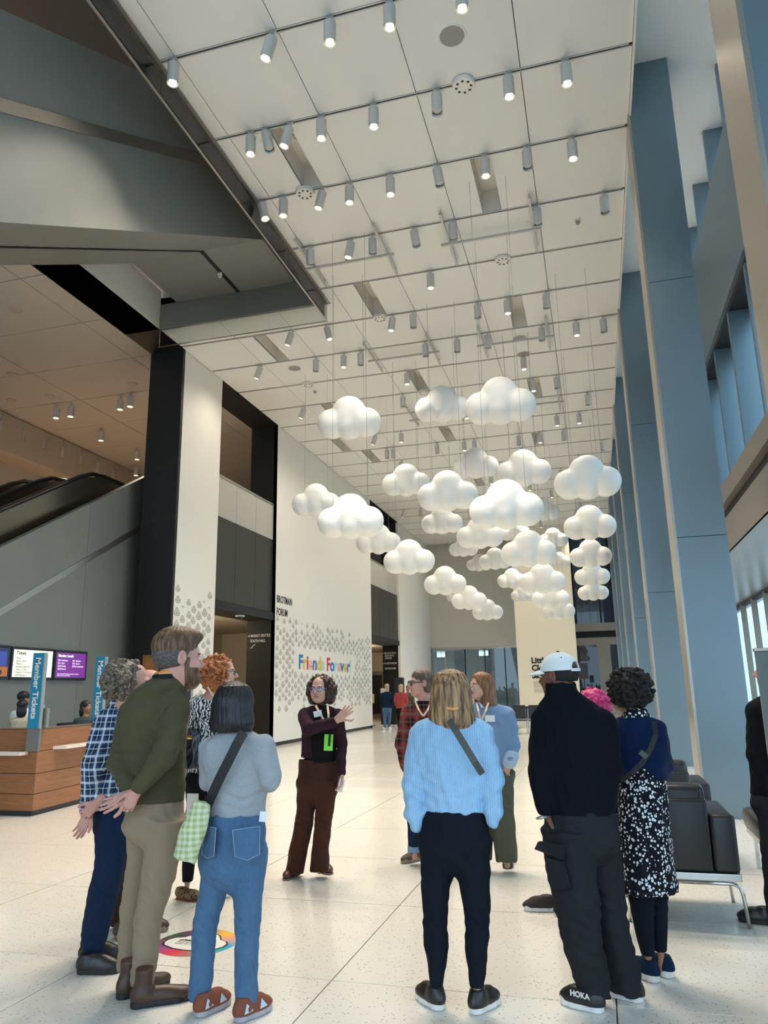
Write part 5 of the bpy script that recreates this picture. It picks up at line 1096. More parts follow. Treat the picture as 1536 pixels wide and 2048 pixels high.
# ---- woman in the light blue sweater
A = Person('person seen from behind in light blue ribbed sweater and black joggers', 4.14, (915, 2020))
tor = [A.ring(903, 1426, 30, 26), A.ring(903, 1435, 50, 34), A.ring(903, 1452, 72, 44), A.ring(904, 1490, 76, 50), A.ring(906, 1550, 71, 49), A.ring(908, 1600, 68, 46), A.ring(908, 1622, 66, 45)]
aL = arm(A, [(844, 1468, 0, 28), (828, 1565, -0.02, 27), (830, 1625, -0.05, 21), (832, 1652, -0.06, 14)]); aR = arm(A, [(962, 1470, 0, 28), (985, 1565, 0, 25), (986, 1620, -0.02, 19), (984, 1645, -0.02, 13)])
lL = A.leg([(874, 1680, 37), (872, 1750, 32), (871, 1850, 25), (873, 1900, 24.5), (874, 1928, 19), (873, 1972, 13.5)]); lR = A.leg([(945, 1680, 37), (948, 1750, 33), (954, 1850, 25), (953, 1900, 23), (954, 1928, 19.5), (954, 1973, 14)])
A.head(903, 1386, 96, 4, 0.03, res=0.004); A.core(tor, [aL, aR, [(np.array(r[:3]), r[3]) for r in lL + [A.ring(872, 2000, 12)]], [(np.array(r[:3]), r[3]) for r in lR + [A.ring(954, 2003, 12)]]], [(A.p(903, 1412), A.R(17)), (A.p(903, 1445), A.R(22))])
A.garment('sweater', F_blue, [tor], [aL, aR], k=0.05, ripple=0.004, seed=41, folds=[(A.p(838, 1590, -0.1), 0.15, (0.5, 0, 1), 0.06, 0.007, 0.5), (A.p(975, 1580, -0.1), 0.15, (-0.5, 0, 1), 0.06, 0.006, 0.5), (A.p(905, 1590, -0.17), 0.15, (0.9, 0, 0.5), 0.09, 0.006, 1.0)], z0=None)
A.trousers(F_jog, [A.ring(908, 1618, 68, 44), A.ring(909, 1660, 72, 54), A.ring(910, 1692, 72, 50)], [lL, lR], name='joggers', seed=42)
def hair_long(f):
    f.ell((0, -0.02, 0.03), (0.094, 0.112, 0.096), 0); f.loft([(0, -0.025, 0.095, 0.066, 0.08), (0, -0.03, 0.04, 0.094, 0.11), (0, -0.045, -0.06, 0.112, 0.105), (0.004, -0.055, -0.13, 0.122, 0.095), (0.008, -0.06, -0.17, 0.112, 0.080), (0.01, -0.065, -0.195, 0.085, 0.055)], 0.03); f.ell((0, 0.14, -0.05), (0.085, 0.11, 0.16), 0.02, 'sub'); strands(f, 0.0028, 34, 6)
A.hair(hair_long, H_blond); strapify(A, 'bag_strap', mat('grey_webbing', (0.075, 0.080, 0.075), 0.8), [(898, 1440, -0.14), (912, 1462, -0.2), (932, 1495, -0.215), (950, 1525, -0.21), (965, 1548, -0.10)], 0.035)
strapify(A, 'lanyard', M_lan, [(893, 1416, -0.145), (906, 1418, -0.15), (917, 1416, -0.145)], 0.012)
shoe(A, (884, 2023), (846, 1997), L_black, R_white, 'sneaker', soleh=0.036); shoe(A, (944, 2031), (988, 2005), L_black, R_white, 'sneaker', soleh=0.036)
A.finish(face_mats(S_fair, H_blond))

# ---- woman in the denim shirt
A = Person('person with long auburn hair in washed denim shirt and wide sage trousers', 7.04, (1000, 1742))
tor = [A.ring(968, 1404, 17, 15), A.ring(972, 1412, 36, 22), A.ring(978, 1432, 46, 27), A.ring(983, 1490, 45, 29), A.ring(985, 1536, 42, 28)]
aR = arm(A, [(1014, 1430, 0, 17), (1026, 1490, -0.01, 15), (1020, 1522, -0.09, 12)]); aL = arm(A, [(944, 1430, 0, 16), (940, 1490, 0, 14), (950, 1530, -0.05, 11)])
lR = A.leg([(1002, 1545, 27), (1004, 1610, 24), (1009, 1670, 23), (1014, 1722, 22)]); lL = A.leg([(968, 1545, 26), (964, 1620, 24), (962, 1720, 22)])
A.head(961, 1372, 53, 132, -0.02, wide=1.05, jaw=1.3, res=0.004); A.core(tor, [aR, aL, legc(lR), legc(lL)], [(A.p(964, 1392), A.R(11)), (A.p(970, 1416), A.R(15))], shrink=0.03)
A.hand(A.p(1017, 1524, -0.1), -UP - 0.3 * A.u, A.u * 0.3 + A.vd, 0.16, 0.4, 1, res=0.004)
A.garment('shirt', F_chambray, [tor], [aR, aL], k=0.03, ripple=0.004, seed=51, sub=[(A.p(962, 1404, -0.15), (0.06, 0.08, 0.09))]); A.garment('white_tee', F_white, [[A.ring(965, 1404, 13, 12, -0.02), A.ring(966, 1440, 26, 22, -0.02)]], res=0.008, ripple=0)
A.garment('rolled_cuff', cloth('pale_denim', (0.40, 0.50, 0.62)), [], [[(A.p(1023, 1512, -0.06), A.R(15)), (A.p(1019, 1524, -0.085), A.R(14))]], res=0.007, ripple=0)
A.trousers(F_sage, [A.ring(985, 1530, 40, 27), A.ring(986, 1560, 42, 30)], [lR, lL], res=0.008)
def hair_au(f):
    f.ell((0, -0.02, 0.035), (0.092, 0.108, 0.094), 0); f.loft([(0, -0.03, 0.09, 0.066, 0.08), (0, -0.04, 0.03, 0.095, 0.10), (0, -0.05, -0.08, 0.115, 0.09), (0, -0.05, -0.17, 0.13, 0.085), (0.0, -0.05, -0.22, 0.12, 0.06)], 0.03); f.ell((0, 0.115, -0.06), (0.072, 0.10, 0.14), 0.02, 'sub'); strands(f, 0.003, 34, 3)
A.hair(hair_au, H_aub)
for a in ([(953, 1405, -0.1), (957, 1422, -0.19), (961, 1440, -0.2)], [(977, 1405, -0.1), (971, 1422, -0.19), (963, 1440, -0.2)]): strapify(A, 'lanyard', M_lanw, a, 0.016)
card(A, 'name_badge', M_paper, 980, 1437, -0.215, 0.085, 0.055, 0.0)
shoe(A, (1019, 1722), (1013, 1745), L_black, R_black, 'sneaker'); shoe(A, (965, 1722), (957, 1742), L_black, R_black, 'sneaker')
A.finish(face_mats(S_fair, H_aub))

# ---- man in black jacket and cap
A = Person('person in pale cap, black fleece jacket and charcoal cargo trousers', 4.35, (1200, 2015))
tor = [A.ring(1122, 1366, 33, 30), A.ring(1124, 1385, 37, 33), A.ring(1132, 1402, 54, 40), A.ring(1143, 1425, 74, 48), A.ring(1149, 1460, 82, 55), A.ring(1150, 1520, 84, 58), A.ring(1154, 1575, 82, 57), A.ring(1160, 1628, 77, 54)]
aL = arm(A, [(1090, 1440, 0, 29), (1080, 1540, -0.06, 27), (1090, 1622, -0.10, 17)]); aR = arm(A, [(1207, 1448, 0, 28), (1220, 1540, 0.04, 26), (1205, 1620, 0.1, 17)])
lL = A.leg([(1140, 1660, 56, -0.02), (1142, 1740, 51, -0.02), (1153, 1800, 47, -0.02), (1162, 1870, 42, -0.02), (1173, 1920, 39, -0.02), (1184, 1965, 34, -0.02), (1187, 1990, 32, -0.02)]); lR = A.leg([(1195, 1660, 44, 0.1), (1208, 1740, 38, 0.11), (1217, 1800, 34, 0.12), (1231, 1880, 34, 0.12), (1246, 1940, 34, 0.12), (1254, 1984, 33, 0.12)])
A.head(1117, 1353, 92, 64, 0.03, res=0.004, pitch=-2); A.core(tor, [aL, aR, legc(lL), legc(lR)], [(A.p(1122, 1372), A.R(22)), (A.p(1128, 1405), A.R(26))])
A.hand(A.p(1093, 1628, -0.08), -UP + 0.45 * A.u, A.u, 0.16, 0.5, 1, res=0.004)
A.garment('jacket', F_fleece, [tor], [aL, aR], k=0.045, ripple=0.004, seed=61, z0=A.p(1160, 1625)[2], sub=[(A.p(1118, 1358, 0.0), (0.06, 0.07, 0.03))])
A.trousers(F_char, [A.ring(1160, 1620, 74, 52), A.ring(1162, 1655, 76, 55), A.ring(1165, 1685, 73, 52)], [lL, lR], name='cargo_trousers', seed=62, hem=0.006, ripple=0.005)
def cargo(o, A=A):
    def slab(name, P, dd, t, par):
        Q = [A.p(x, y, d) for (x, y), d in zip(P, dd)]; off = -A.vd * t - A.u * 0.01; n = len(Q); mb = MB()
        mb.add(Q + [q + off for q in Q], [tuple(range(n)), tuple(range(2 * n - 1, n - 1, -1))] + [(i, (i + 1) % n, n + (i + 1) % n, n + i) for i in range(n)]); return mb.build(name, F_char, par)
    pk = slab('cargo_pocket', [(1092, 1712), (1128, 1722), (1142, 1775), (1106, 1777)], [-0.15, -0.19, -0.19, -0.14], 0.022, o); slab('pocket_flap', [(1073, 1697), (1080, 1682), (1132, 1688), (1128, 1718)], [-0.12, -0.1, -0.19, -0.21], 0.02, pk)
A.part(cargo)
def cap(o, hC=A.hC.copy(), hA=A.hA.copy(), hk=A.hk):
    f = Field((-0.13, -0.15, -0.06), (0.13, 0.24, 0.16), 0.005); f.ell((0, -0.012, 0.042), (0.093, 0.112, 0.092), 0); f.ell((0, -0.012, 0.030), (0.083, 0.102, 0.085), 0.0, 'sub'); f.zcut(0.028); f.ell((0, -0.12, 0.045), (0.04, 0.05, 0.03), 0.003, 'sub'); V, F = f.mesh(); c_ = Acc().add(V * hk @ hA.T + hC, F).build('cap', F_cap, o)
    f = Field((-0.12, 0.04, -0.02), (0.12, 0.22, 0.09), 0.004); x, y, z = f.grid(); f.D = np.maximum(np.sqrt((x / 0.083) ** 2 + ((y - 0.075) / 0.11) ** 2) - 1, 0) * 0.08 + np.abs(z - 0.040 + 9 * 0.12 * x * x * 3 + 0.25 * np.maximum(0, y - 0.1)) - 0.004; f.D = f.D.astype(np.float32); f.ell((0, -0.012, 0.035), (0.088, 0.108, 0.09), 0.0, 'sub'); V, F = f.mesh(); Acc().add(V * hk @ hA.T + hC, F).build('cap_brim', F_cap, c_)
    w = lambda v: np.array(v) * hk @ hA.T + hC
    mb = MB(); mb.ribbon([w((0.1 * math.sin(a) * 0.93, -0.012 - 0.114 * math.cos(a), 0.030)) for a in np.linspace(-0.55, 0.55, 9)], 0.016, [tuple(w((math.sin(a), -math.cos(a), 0)) - w((0, 0, 0))) for a in np.linspace(-0.55, 0.55, 9)], 0.003); mb.build('cap_strap', F_cap, c_)
    mb = MB(); mb.tube(w((0, -0.012, 0.131)), w((0, -0.012, 0.140)), 0.009, 10); 
    for q in (-1, 1): mb.disc(w((q * 0.062, -0.062, 0.100)), 0.004, 8, w((q * 0.6, -0.5, 0.6)) - w((0, 0, 0)))
    mb.build('cap_button', M_strap, c_)
A.part(cap); A.hair(lambda f: (f.ell((0, -0.02, 0.01), (0.080, 0.0985, 0.085), 0), f.ell((0, 0.09, -0.03), (0.11, 0.12, 0.13), 0.01, 'sub'), f.zcut(-0.03)), H_afro, 'short_hair')
mbw = MB(); mbw.path([A.p(1086, 1634, -0.11) + A.R(13) * (A.u * math.cos(q) + A.vd * math.sin(q) * 0.8 + UP * 0.25 * math.cos(q)) for q in np.linspace(0, 6.28, 15)], 0.006, 6); A.part(lambda o, mbw=mbw: mbw.build('wristwatch', mat('steel_watch', (0.6, 0.58, 0.52), 0.3, 0.9), o))
def side_mark(u_, A_, H, L):
    w = lambda v: np.array(v) @ A_ + H
    text('side_lettering', 'HOKA', R_white, 0.036, w((-0.050, L * 0.64, 0.062)), w((-0.048, L * 0.3, 0.062)) - w((-0.050, L * 0.64, 0.062)), UP, u_, 0.006, 0.001)
shoe(A, (1208, 2027), (1121, 2003), L_black, R_white, 'sneaker', w=1.05, h=1.25, soleh=0.034, accents=side_mark); shoe(A, (1287, 2006), (1222, 1988), L_black, R_white, 'sneaker', w=1.05, h=1.25, soleh=0.034)
A.finish(face_mats(S_brown, H_afro))

# ---- woman in the printed dress
A = Person('person with round black afro in navy cardigan over black and white flowered dress', 4.76, (1310, 1962))
dr = [A.ring(1270, 1418, 24, 22), A.ring(1272, 1432, 32, 27), A.ring(1276, 1460, 46, 33), A.ring(1282, 1540, 48, 37), A.ring(1285, 1600, 50, 42), A.ring(1290, 1690, 55, 48), A.ring(1297, 1782, 58, 50)]
cd = [A.ring(1270, 1434, 34, 28), A.ring(1272, 1445, 48, 33), A.ring(1276, 1475, 56, 39), A.ring(1281, 1520, 56, 42), A.ring(1282, 1556, 54, 42)]
aR = arm(A, [(1312, 1462, 0, 22), (1325, 1530, 0.03, 20), (1322, 1556, 0.2, 15)]); aL = arm(A, [(1232, 1462, 0, 20), (1228, 1530, 0.1, 18), (1240, 1560, 0.25, 14)])
lL = A.leg([(1275, 1740, 28), (1283, 1800, 25), (1290, 1870, 18), (1296, 1910, 13)]); lR = A.leg([(1312, 1740, 26, 0.06), (1318, 1800, 18, 0.06), (1320, 1860, 15, 0.06), (1321, 1902, 12.5, 0.06)])
A.head(1250, 1386, 74, 50, 0.02, res=0.004); A.core(dr[:4], [aR, aL, [(np.array(r[:3]), r[3]) for r in lL + [A.ring(1297, 1945, 12)]], [(np.array(r[:3]), r[3]) for r in lR + [A.ring(1323, 1938, 12, None, 0.06)]]], [(A.p(1256, 1408), A.R(15)), (A.p(1268, 1440), A.R(20))])
A.garment('dress', F_floral, [dr], [], ripple=0.005, seed=71, folds=[(A.p(1290, 1700, -0.1), 0.25, (1, 0, 0), 0.1, 0.006, 0.5)])
A.garment('cardigan', F_card, [cd], [aR, aL], k=0.04, ripple=0.003, seed=72, sub=[(A.p(1284, 1568, -0.19), (0.13, 0.12, 0.11))])
A.trousers(F_jog, [A.ring(1292, 1730, 40, 30), A.ring(1294, 1755, 42, 32)], [lL, lR], name='leggings', ripple=0.0)
def hair_af(f):
    f.ell((0, -0.045, 0.03), (0.145, 0.13, 0.125), 0); rs = np.random.RandomState(9); curls(f, rs, 700, (0, -0.045, 0.03), (0.152, 0.138, 0.132), (0.010, 0.017), lambda P: P[1] < 0.07); f.ell((0, 0.13, -0.05), (0.075, 0.09, 0.10), 0.01, 'sub')
A.hair(hair_af, H_afro, lo=(-0.2, -0.22, -0.2), hi=(0.2, 0.14, 0.22))
strapify(A, 'bag_strap', M_strap, [(1308, 1442, -0.12), (1312, 1470, -0.17), (1300, 1500, -0.2), (1285, 1525, -0.21), (1262, 1548, -0.2), (1240, 1562, -0.15)], 0.028); card(A, 'strap_buckle', mat('dark_buckle', (0.06, 0.07, 0.05), 0.4, 0.7), 1287, 1509, -0.225, 0.03, 0.045, 0.8)
shoe(A, (1317, 1967), (1268, 1946), F_navy, R_white, 'platform'); shoe(A, (1346, 1958), (1304, 1940), F_navy, R_white, 'platform')
A.finish(face_mats(S_tan, H_afro))

# ---- person with pink hair behind the black jacket
A = Person('person with bright pink hair standing hidden behind the black fleece jacket', 5.75, (1130, 1820))
tor = [A.ring(1170, 1438, 15, 13), A.ring(1166, 1448, 32, 20), A.ring(1160, 1500, 34, 24), A.ring(1154, 1600, 34, 24)]
lL = A.leg([(1140, 1620, 22), (1130, 1720, 17), (1120, 1795, 12)]); lR = A.leg([(1170, 1620, 22, 0.0), (1168, 1800, 13, 0.0)])
A.head(1181, 1412, 62, 60, res=0.005); A.core(tor, [legc(lL), legc(lR)], [(A.p(1180, 1430), A.R(12)), (A.p(1168, 1455), A.R(15))])
A.garment('top', F_char, [tor], []); A.trousers(F_blk, [A.ring(1154, 1590, 34, 24), A.ring(1154, 1635, 35, 26)], [lL, lR], res=0.01)
def hair_pk(f): f.ell((0, -0.03, 0.03), (0.105, 0.12, 0.10), 0); rs = np.random.RandomState(4); curls(f, rs, 130, (0, -0.03, 0.02), (0.105, 0.12, 0.105), (0.014, 0.024), lambda P: P[1] < 0.05); f.ell((-0.0, -0.145, -0.02), (0.03, 0.03, 0.04), 0.02); f.ell((0, 0.13, -0.05), (0.075, 0.09, 0.11), 0.01, 'sub'); strands(f, 0.004, 30)
A.hair(hair_pk, H_pink)
shoe(A, (1112, 1822), (1063, 1821), mat('dark_canvas', (0.03, 0.022, 0.02), 0.8), R_white, 'sneaker', lace=None); shoe(A, (1175, 1832), (1140, 1832), MATS['dark_canvas'], R_white, 'sneaker')
A.finish(face_mats(S_fair, H_pink))

# ---- person cut by the right edge
A = Person('person in black jacket at the right picture edge behind the tall panel', 5.9, (1545, 1848))
tor = [A.ring(1545, 1388, 18, 15), A.ring(1545, 1400, 40, 26), A.ring(1548, 1450, 48, 34), A.ring(1550, 1590, 46, 34)]
aL = arm(A, [(1516, 1425, 0, 20), (1512, 1510, -0.03, 19), (1530, 1570, -0.1, 12)])
lL = A.leg([(1540, 1600, 26), (1545, 1720, 20), (1548, 1825, 14)]); lR = A.leg([(1575, 1600, 26), (1580, 1720, 20), (1585, 1825, 14)])
A.head(1541, 1345, 66, 80, res=0.005); A.core(tor, [aL, legc(lL), legc(lR)], [(A.p(1545, 1372), A.R(13)), (A.p(1545, 1410), A.R(18))])
A.garment('jacket', F_blk, [tor], [aL]); A.trousers(F_char, [A.ring(1550, 1580, 44, 32), A.ring(1552, 1620, 44, 32)], [lL, lR], res=0.011)
A.hair(lambda f: (f.ell((0, -0.02, 0.045), (0.086, 0.103, 0.088), 0), f.ell((0, 0.12, -0.04), (0.09, 0.08, 0.11), 0.015, 'sub')), H_mid)
shoe(A, (1552, 1850), (1508, 1845), L_black, R_black, 'sneaker', lace=R_grey); shoe(A, (1590, 1850), (1550, 1842), L_black, R_black, 'sneaker')
A.finish(face_mats(S_fair, H_mid))

# ---- small figures far away and behind the desk
def mini(label, Y, px, ytop, yfoot, top_m, leg_m, hair_m, sk, yaw=0, w=1.0, seat=False, longhair=False, walk=0.0, hem=0.52):
    A = Person(label, Y, (px, yfoot)) if not seat else Person(label, Y, tuple(at(px, yfoot, Y)))
    s = 1.0 / A.m; Hh = (yfoot - ytop) if not seat else 1.62 * s; f = lambda m: m * s * (Hh / (1.68 * s)); y = lambda q: ytop + q * Hh
    tor = [A.ring(px, y(0.165), f(0.07)), A.ring(px, y(0.19), f(0.16) * w), A.ring(px, y(0.25), f(0.20) * w), A.ring(px, y(0.38), f(0.175) * w), A.ring(px, y(hem), f(0.18) * w)]
    aa = [[(A.p(px + q * f(0.18) * w, y(0.22)), A.R(f(0.055))), (A.p(px + q * f(0.22) * w, y(0.36), -0.03), A.R(f(0.048))), (A.p(px + q * f(0.19) * w, y(0.46), 0.1), A.R(f(0.04)))] for q in (-1, 1)]
    A.head(px, y(0.068), f(0.232), yaw, 0.0, res=0.008)
    lg = []
    if not seat: lg = [A.leg([(px + q * f(0.085), y(0.56), f(0.095)), (px + q * f(0.08), y(0.74), f(0.07), q * walk * 0.4), (px + q * f(0.075), y(0.955), f(0.05), q * walk)]) for q in (-1, 1)]
    A.core(tor, aa + [legc(L) for L in lg], [(A.p(px, y(0.13)), A.R(f(0.05))), (A.p(px, y(0.2)), A.R(f(0.06)))], 0.02, 0.016)
    A.garment('top', top_m, [tor], aa, res=0.014, ripple=0.004)
    if lg: A.trousers(leg_m, [A.ring(px, y(0.51), f(0.165)), A.ring(px, y(0.57), f(0.17))], lg, res=0.014, ripple=0.003)
    def hh(f_): f_.ell((0, -0.02, 0.04), (0.09, 0.105, 0.09), 0); (f_.ell((0, -0.06, -0.08), (0.085, 0.06, 0.12), 0.03) if longhair else None); f_.ell((0, 0.13, -0.05), (0.08, 0.09, 0.12), 0.015, 'sub')
    A.hair(hh, hair_m, res=0.009)
    if not seat:
        for q in (-1, 1): P = onz(px + q * f(0.075), yfoot, 0); P = np.array([P[0], Y_at(A) + q * walk - 0.08, 0]); shoe(A, P, P + np.array([0.0, 0.26 if abs(yaw) < 90 else -0.26, 0]), R_white, R_white, 'sneaker')
    A.finish(face_mats(sk, hair_m)); return A
def Y_at(A): return A.root[1]
def foot(px, Y):                      # photo row where the floor lies at depth Y
    a, b = 1400.0, 2000.0
    for _ in range(40):
        m_ = (a + b) / 2
        if at(px, m_, Y)[2] > 0: a = m_
        else: b = m_
    return a
def floorY(px, py): return float(onz(px, py, 0)[1])
mini('far person in navy top and blue jeans walking away by the dark wall', floorY(774, 1459), 774, 1368, 1459, F_navy, F_jean, H_pale, S_fair, 0, walk=0.12)
mini('far person in rust red top near the black loudspeaker', floorY(802, 1460), 802, 1369, 1460, F_red, F_blk, H_pale, S_fair, 0, longhair=True)
mini('far person with dark bun in olive top behind the rust red top', floorY(815, 1456), 816, 1371, 1456, F_sage, F_blk, H_black, S_tan, 170)
mini('far person with dark hair behind the auburn hair', floorY(941, 1447), 941, 1363, 1447, F_cream, F_blk, H_black, S_tan, 150)
mini('desk clerk in white top standing farther back behind the nearer teal sign', 11.0, 49, 1383, foot(49, 11.0), F_white, F_blk, H_black, S_tan, -30)
mini('desk clerk in cream top behind the desk beside the nearer teal sign', 10.4, 44, 1400, foot(44, 10.4), F_cream, F_blk, H_black, S_fair, 40, longhair=True)
mini('desk clerk in dull teal top behind the desk by the farther teal sign', 11.4, 172, 1402, foot(172, 11.4), F_teal, F_blk, H_black, S_tan, -90, longhair=True)
# ------------------------------------------------------------------ wall graphics and lettering
M_ink = mat('black_vinyl', (0.012, 0.012, 0.012), 0.5); M_ink2 = mat('grey_vinyl', (0.16, 0.15, 0.135), 0.6); M_fillc = mat('pale_grey_vinyl', (0.50, 0.485, 0.44), 0.6); M_wtext = mat('white_vinyl', (0.72, 0.70, 0.65), 0.6)
def puff2d(s):
    """outline of a small plain cloud"""
    cs = [(0, 0.14, 0.27), (-0.27, -0.06, 0.22), (0.27, -0.06, 0.22), (0, -0.10, 0.26), (-0.14, -0.14, 0.2), (0.14, -0.14, 0.2)]; out = []
    for i in range(26):
        a = 2 * math.pi * i / 26; d = np.array((math.cos(a), math.sin(a))); r = 0.0
        for cx, cy, cr in cs:
            b = d @ np.array((cx, cy)); disc = b * b - (cx * cx + cy * cy - cr * cr)
            if disc > 0: r = max(r, b + math.sqrt(disc))
        out.append(d * r * s)
    return out
def cloud_print(y0, y1, z0, z1, skip, seed):
    rs = random.Random(seed); mb = MB(); col = 0; y = y0 + 0.12
    while y < y1 - 0.1:
        z = z1 - (0.14 if col % 2 else 0)
        while z > z0:
            yy, zz = y + rs.uniform(-0.03, 0.03), z + rs.uniform(-0.03, 0.03); q = skip(yy, zz)
            edge = (z > z1 - 0.25 and rs.random() < 0.35) or (z < z0 + 0.3 and rs.random() < 0.4)
            if not q and not edge:
                s = rs.choice((0.21, 0.235, 0.235, 0.27)) if rs.random() > 0.07 else 0.09; P = puff2d(s); n = len(P)
                pt = lambda p, k, o: (XL + o, yy + p[0] * k, zz + p[1] * k)
                mb.mi = 0; mb.add([pt(p, 1.0, 0.0015) for p in P], [tuple(range(n))])
                mb.mi = 1; k0 = [pt(p, 1.0, 0.003) for p in P] + [pt(p, 0.90, 0.003) for p in P]; mb.add(k0, [(i, (i + 1) % n, n + (i + 1) % n, n + i) for i in range(n)])
                mb.mi = 1; mb.add([(XL + 0.003, yy - 0.2 * s, zz - 0.10 * s), (XL + 0.003, yy + 0.2 * s, zz - 0.10 * s), (XL + 0.003, yy + 0.2 * s, zz - 0.06 * s), (XL + 0.003, yy - 0.2 * s, zz - 0.06 * s)], [(0, 1, 2, 3)])
            z -= 0.28
        y += 0.25; col += 1
    o = mb.build('cloud_print', [M_fillc, M_ink2], wall_left); o['kind'] = 'stuff'
cloud_print(15.34, 17.22, 0.9, 3.95, lambda y, z: False, 3)
cloud_print(21.1, 31.2, 1.0, 3.72, lambda y, z: 22.55 < y < 28.75 and 2.08 < z < 2.95, 5)
CLR = dict(b=(0.03, 0.17, 0.42), y=(0.66, 0.45, 0.06), r=(0.55, 0.03, 0.035), p=(0.72, 0.42, 0.42), g=(0.42, 0.60, 0.44), l=(0.35, 0.60, 0.66))
def advance(body, size, bold):
    def wd(t):
        cu = bpy.data.curves.new('m', 'FONT'); cu.body = t; cu.size = size; cu.offset = bold; o = bpy.data.objects.new('m', cu); COL.objects.link(o); bpy.context.view_layer.update(); w = o.dimensions.x; bpy.data.objects.remove(o); bpy.data.curves.remove(cu); return w
    return wd(body + 'I') - wd('I')
TXT, SZ, BO = 'Friends Forever!', 0.63, 0.022
tot = advance(TXT, SZ, BO); kx = 5.5 / tot
for i, (ch, c) in enumerate(zip(TXT, 'byrpbyg rblpbybl')):
    if ch == ' ': continue
    text('letter', ch, mat('letter_' + {'b': 'blue', 'y': 'yellow', 'r': 'red', 'p': 'pink', 'g': 'pale_green', 'l': 'pale_blue'}[c], CLR[c], 0.5), SZ, (XL + 0.004, 22.95 + kx * (advance(TXT[:i], SZ, BO) if i else 0), 2.28 - 0.03 * i / 16), (0, 1, 0), (0, 0, 1), wall_left, 0.006, BO, sx=kx)
text('lettering', 'BROTMAN\nFORUM', M_ink, 0.31, (XL + 0.004, 21.14, 4.24), (0, 1, 0), (0, 0, 1), wall_left, 0.006, 0.006, sx=0.82, line=1.25)
M_arrow = M_wtext
text('lettering', 'MARKET SEATTLE\nSOUTH HALL', M_wtext, 0.115, (-10.10, 21.036, 3.19), (1, 0, 0), (0, 0, 1), reveals, 0.004, 0.002, sx=0.72, line=1.35)
mb = MB(); mb.add([(-10.19, 21.035, 3.225), (-10.13, 21.035, 3.26), (-10.13, 21.035, 3.19)], [(0, 1, 2)]); mb.add([(-10.10, 21.035, 2.86), (-10.04, 21.035, 2.86), (-9.98, 21.035, 2.95), (-9.93, 21.035, 2.95), (-9.93, 21.035, 2.97), (-9.99, 21.035, 2.97), (-10.05, 21.035, 2.88), (-10.10, 21.035, 2.88)], [tuple(range(8))]); mb.build('direction_arrow', M_wtext, reveals)
text('lettering', 'EDUCATION\nRESOURCE\nCENTER\n\nAUDITORIUM\n\nRESTROOMS', M_wtext, 0.125, (-10.12, 36.301, 3.28), (1, 0, 0), (0, 0, 1), reveals, 0.004, 0.002, sx=0.8, line=1.0)
mb = MB()
for z in (3.32, 2.82): mb.add([(-10.2, 36.3, z), (-10.14, 36.3, z + 0.035), (-10.14, 36.3, z - 0.035)], [(0, 1, 2)])
mb.build('direction_arrow', M_wtext, reveals)
# corridor beyond the second gap with a door and a yellow notice
M_corr = MATS['corridor_paint']
struct('wall_corridor', MB().box((-13.2, 43.0, 0), (XIN, 43.2, 3.7)).box((-13.2, 31, 0), (-13.0, 43, 3.7)), M_corr)
d_ = struct('door_1', MB().box((-12.9, 42.93, 0), (-11.2, 43.0, 2.6)), mat('door_grey', (0.22, 0.20, 0.17), 0.5))
MB().box((-12.75, 42.92, 0.2), (-12.15, 42.93, 2.4)).box((-11.95, 42.92, 0.2), (-11.35, 42.93, 2.4)).build('pane', M_dark, d_)
P = at(743, 1397, 33.0)
nt_ = thing('notice', 'small yellow notice on a stand in the far corridor opening', 'sign', (P[0], 33.0, 0))
MB().box((P[0] - 0.13, 32.98, P[2] - 0.2), (P[0] + 0.13, 33.0, P[2] + 0.2)).build('sheet', mat('yellow_paper', (0.75, 0.66, 0.36), 0.6), nt_); MB().box((P[0] - 0.015, 33.0, 0.02), (P[0] + 0.015, 33.03, P[2] + 0.15)).box((P[0] - 0.15, 32.9, 0.0), (P[0] + 0.15, 33.13, 0.02)).build('stand', M_dark, nt_)
for (x, y, z, e) in ((-12.0, 19.5, 3.6, 90), (-11.6, 36.5, 3.6, 160)):  # lamps out of view, added to light both corridors
    l = bpy.data.lights.new('added_corridor_lamp', 'POINT'); l.energy = e; l.color = (1, 0.84, 0.62); l.shadow_soft_size = 0.15
    lo = thing('added_corridor_lamp', 'added flat lamp out of view inside the %s corridor' % ('nearer' if y < 25 else 'farther'), 'lamp', (x, y, z + 0.1)); MB().tube((x, y, z + 0.12), (x, y, z + 0.06), 0.15, 14).build('shade', M_white, lo)
    ll = bpy.data.objects.new('added_corridor_lamp', l); COL.objects.link(ll); ll.parent = lo; ll.location = (0, 0, -0.15)
P = at(459, 1229, 18.9); P[2] = 3.68
dc = thing('dome_camera', 'small white dome camera under the bridge lintel', 'camera', (-9.6, 19.3, 3.68)); MB().tube((-9.6, 19.3, 3.68), (-9.6, 19.3, 3.64), 0.13, 16).build('base', M_white, dc); MB().tube((-9.6, 19.3, 3.64), (-9.6, 19.3, 3.57), 0.085, 14, 0.04).build('dome', M_black, dc)

# title pier in front of the end wall
pr = struct('wall_title', MB().box((-3.97, 40.0, 0.60), (-0.93, 40.35, ZC)), mat('pier_cream', (0.78, 0.72, 0.58), 0.6)); MB().box((-3.85, 40.06, 0), (-1.05, 40.3, 0.60)).build('plinth', M_dark, pr)
text('lettering', 'Little\nCloud\nSky', M_ink, 0.40, (-3.26, 39.99, 2.76), (1, 0, 0), (0, 0, 1), pr, 0.006, 0.018, line=0.95)
mb = MB()
for k in range(11):
    if k == 6: continue
    mb.box((-3.2, 39.99, 1.83 - 0.055 * k), (-2.3 if k not in (5, 10) else -2.75, 39.998, 1.85 - 0.055 * k))
mb.build('caption_lines', M_fillc, pr)

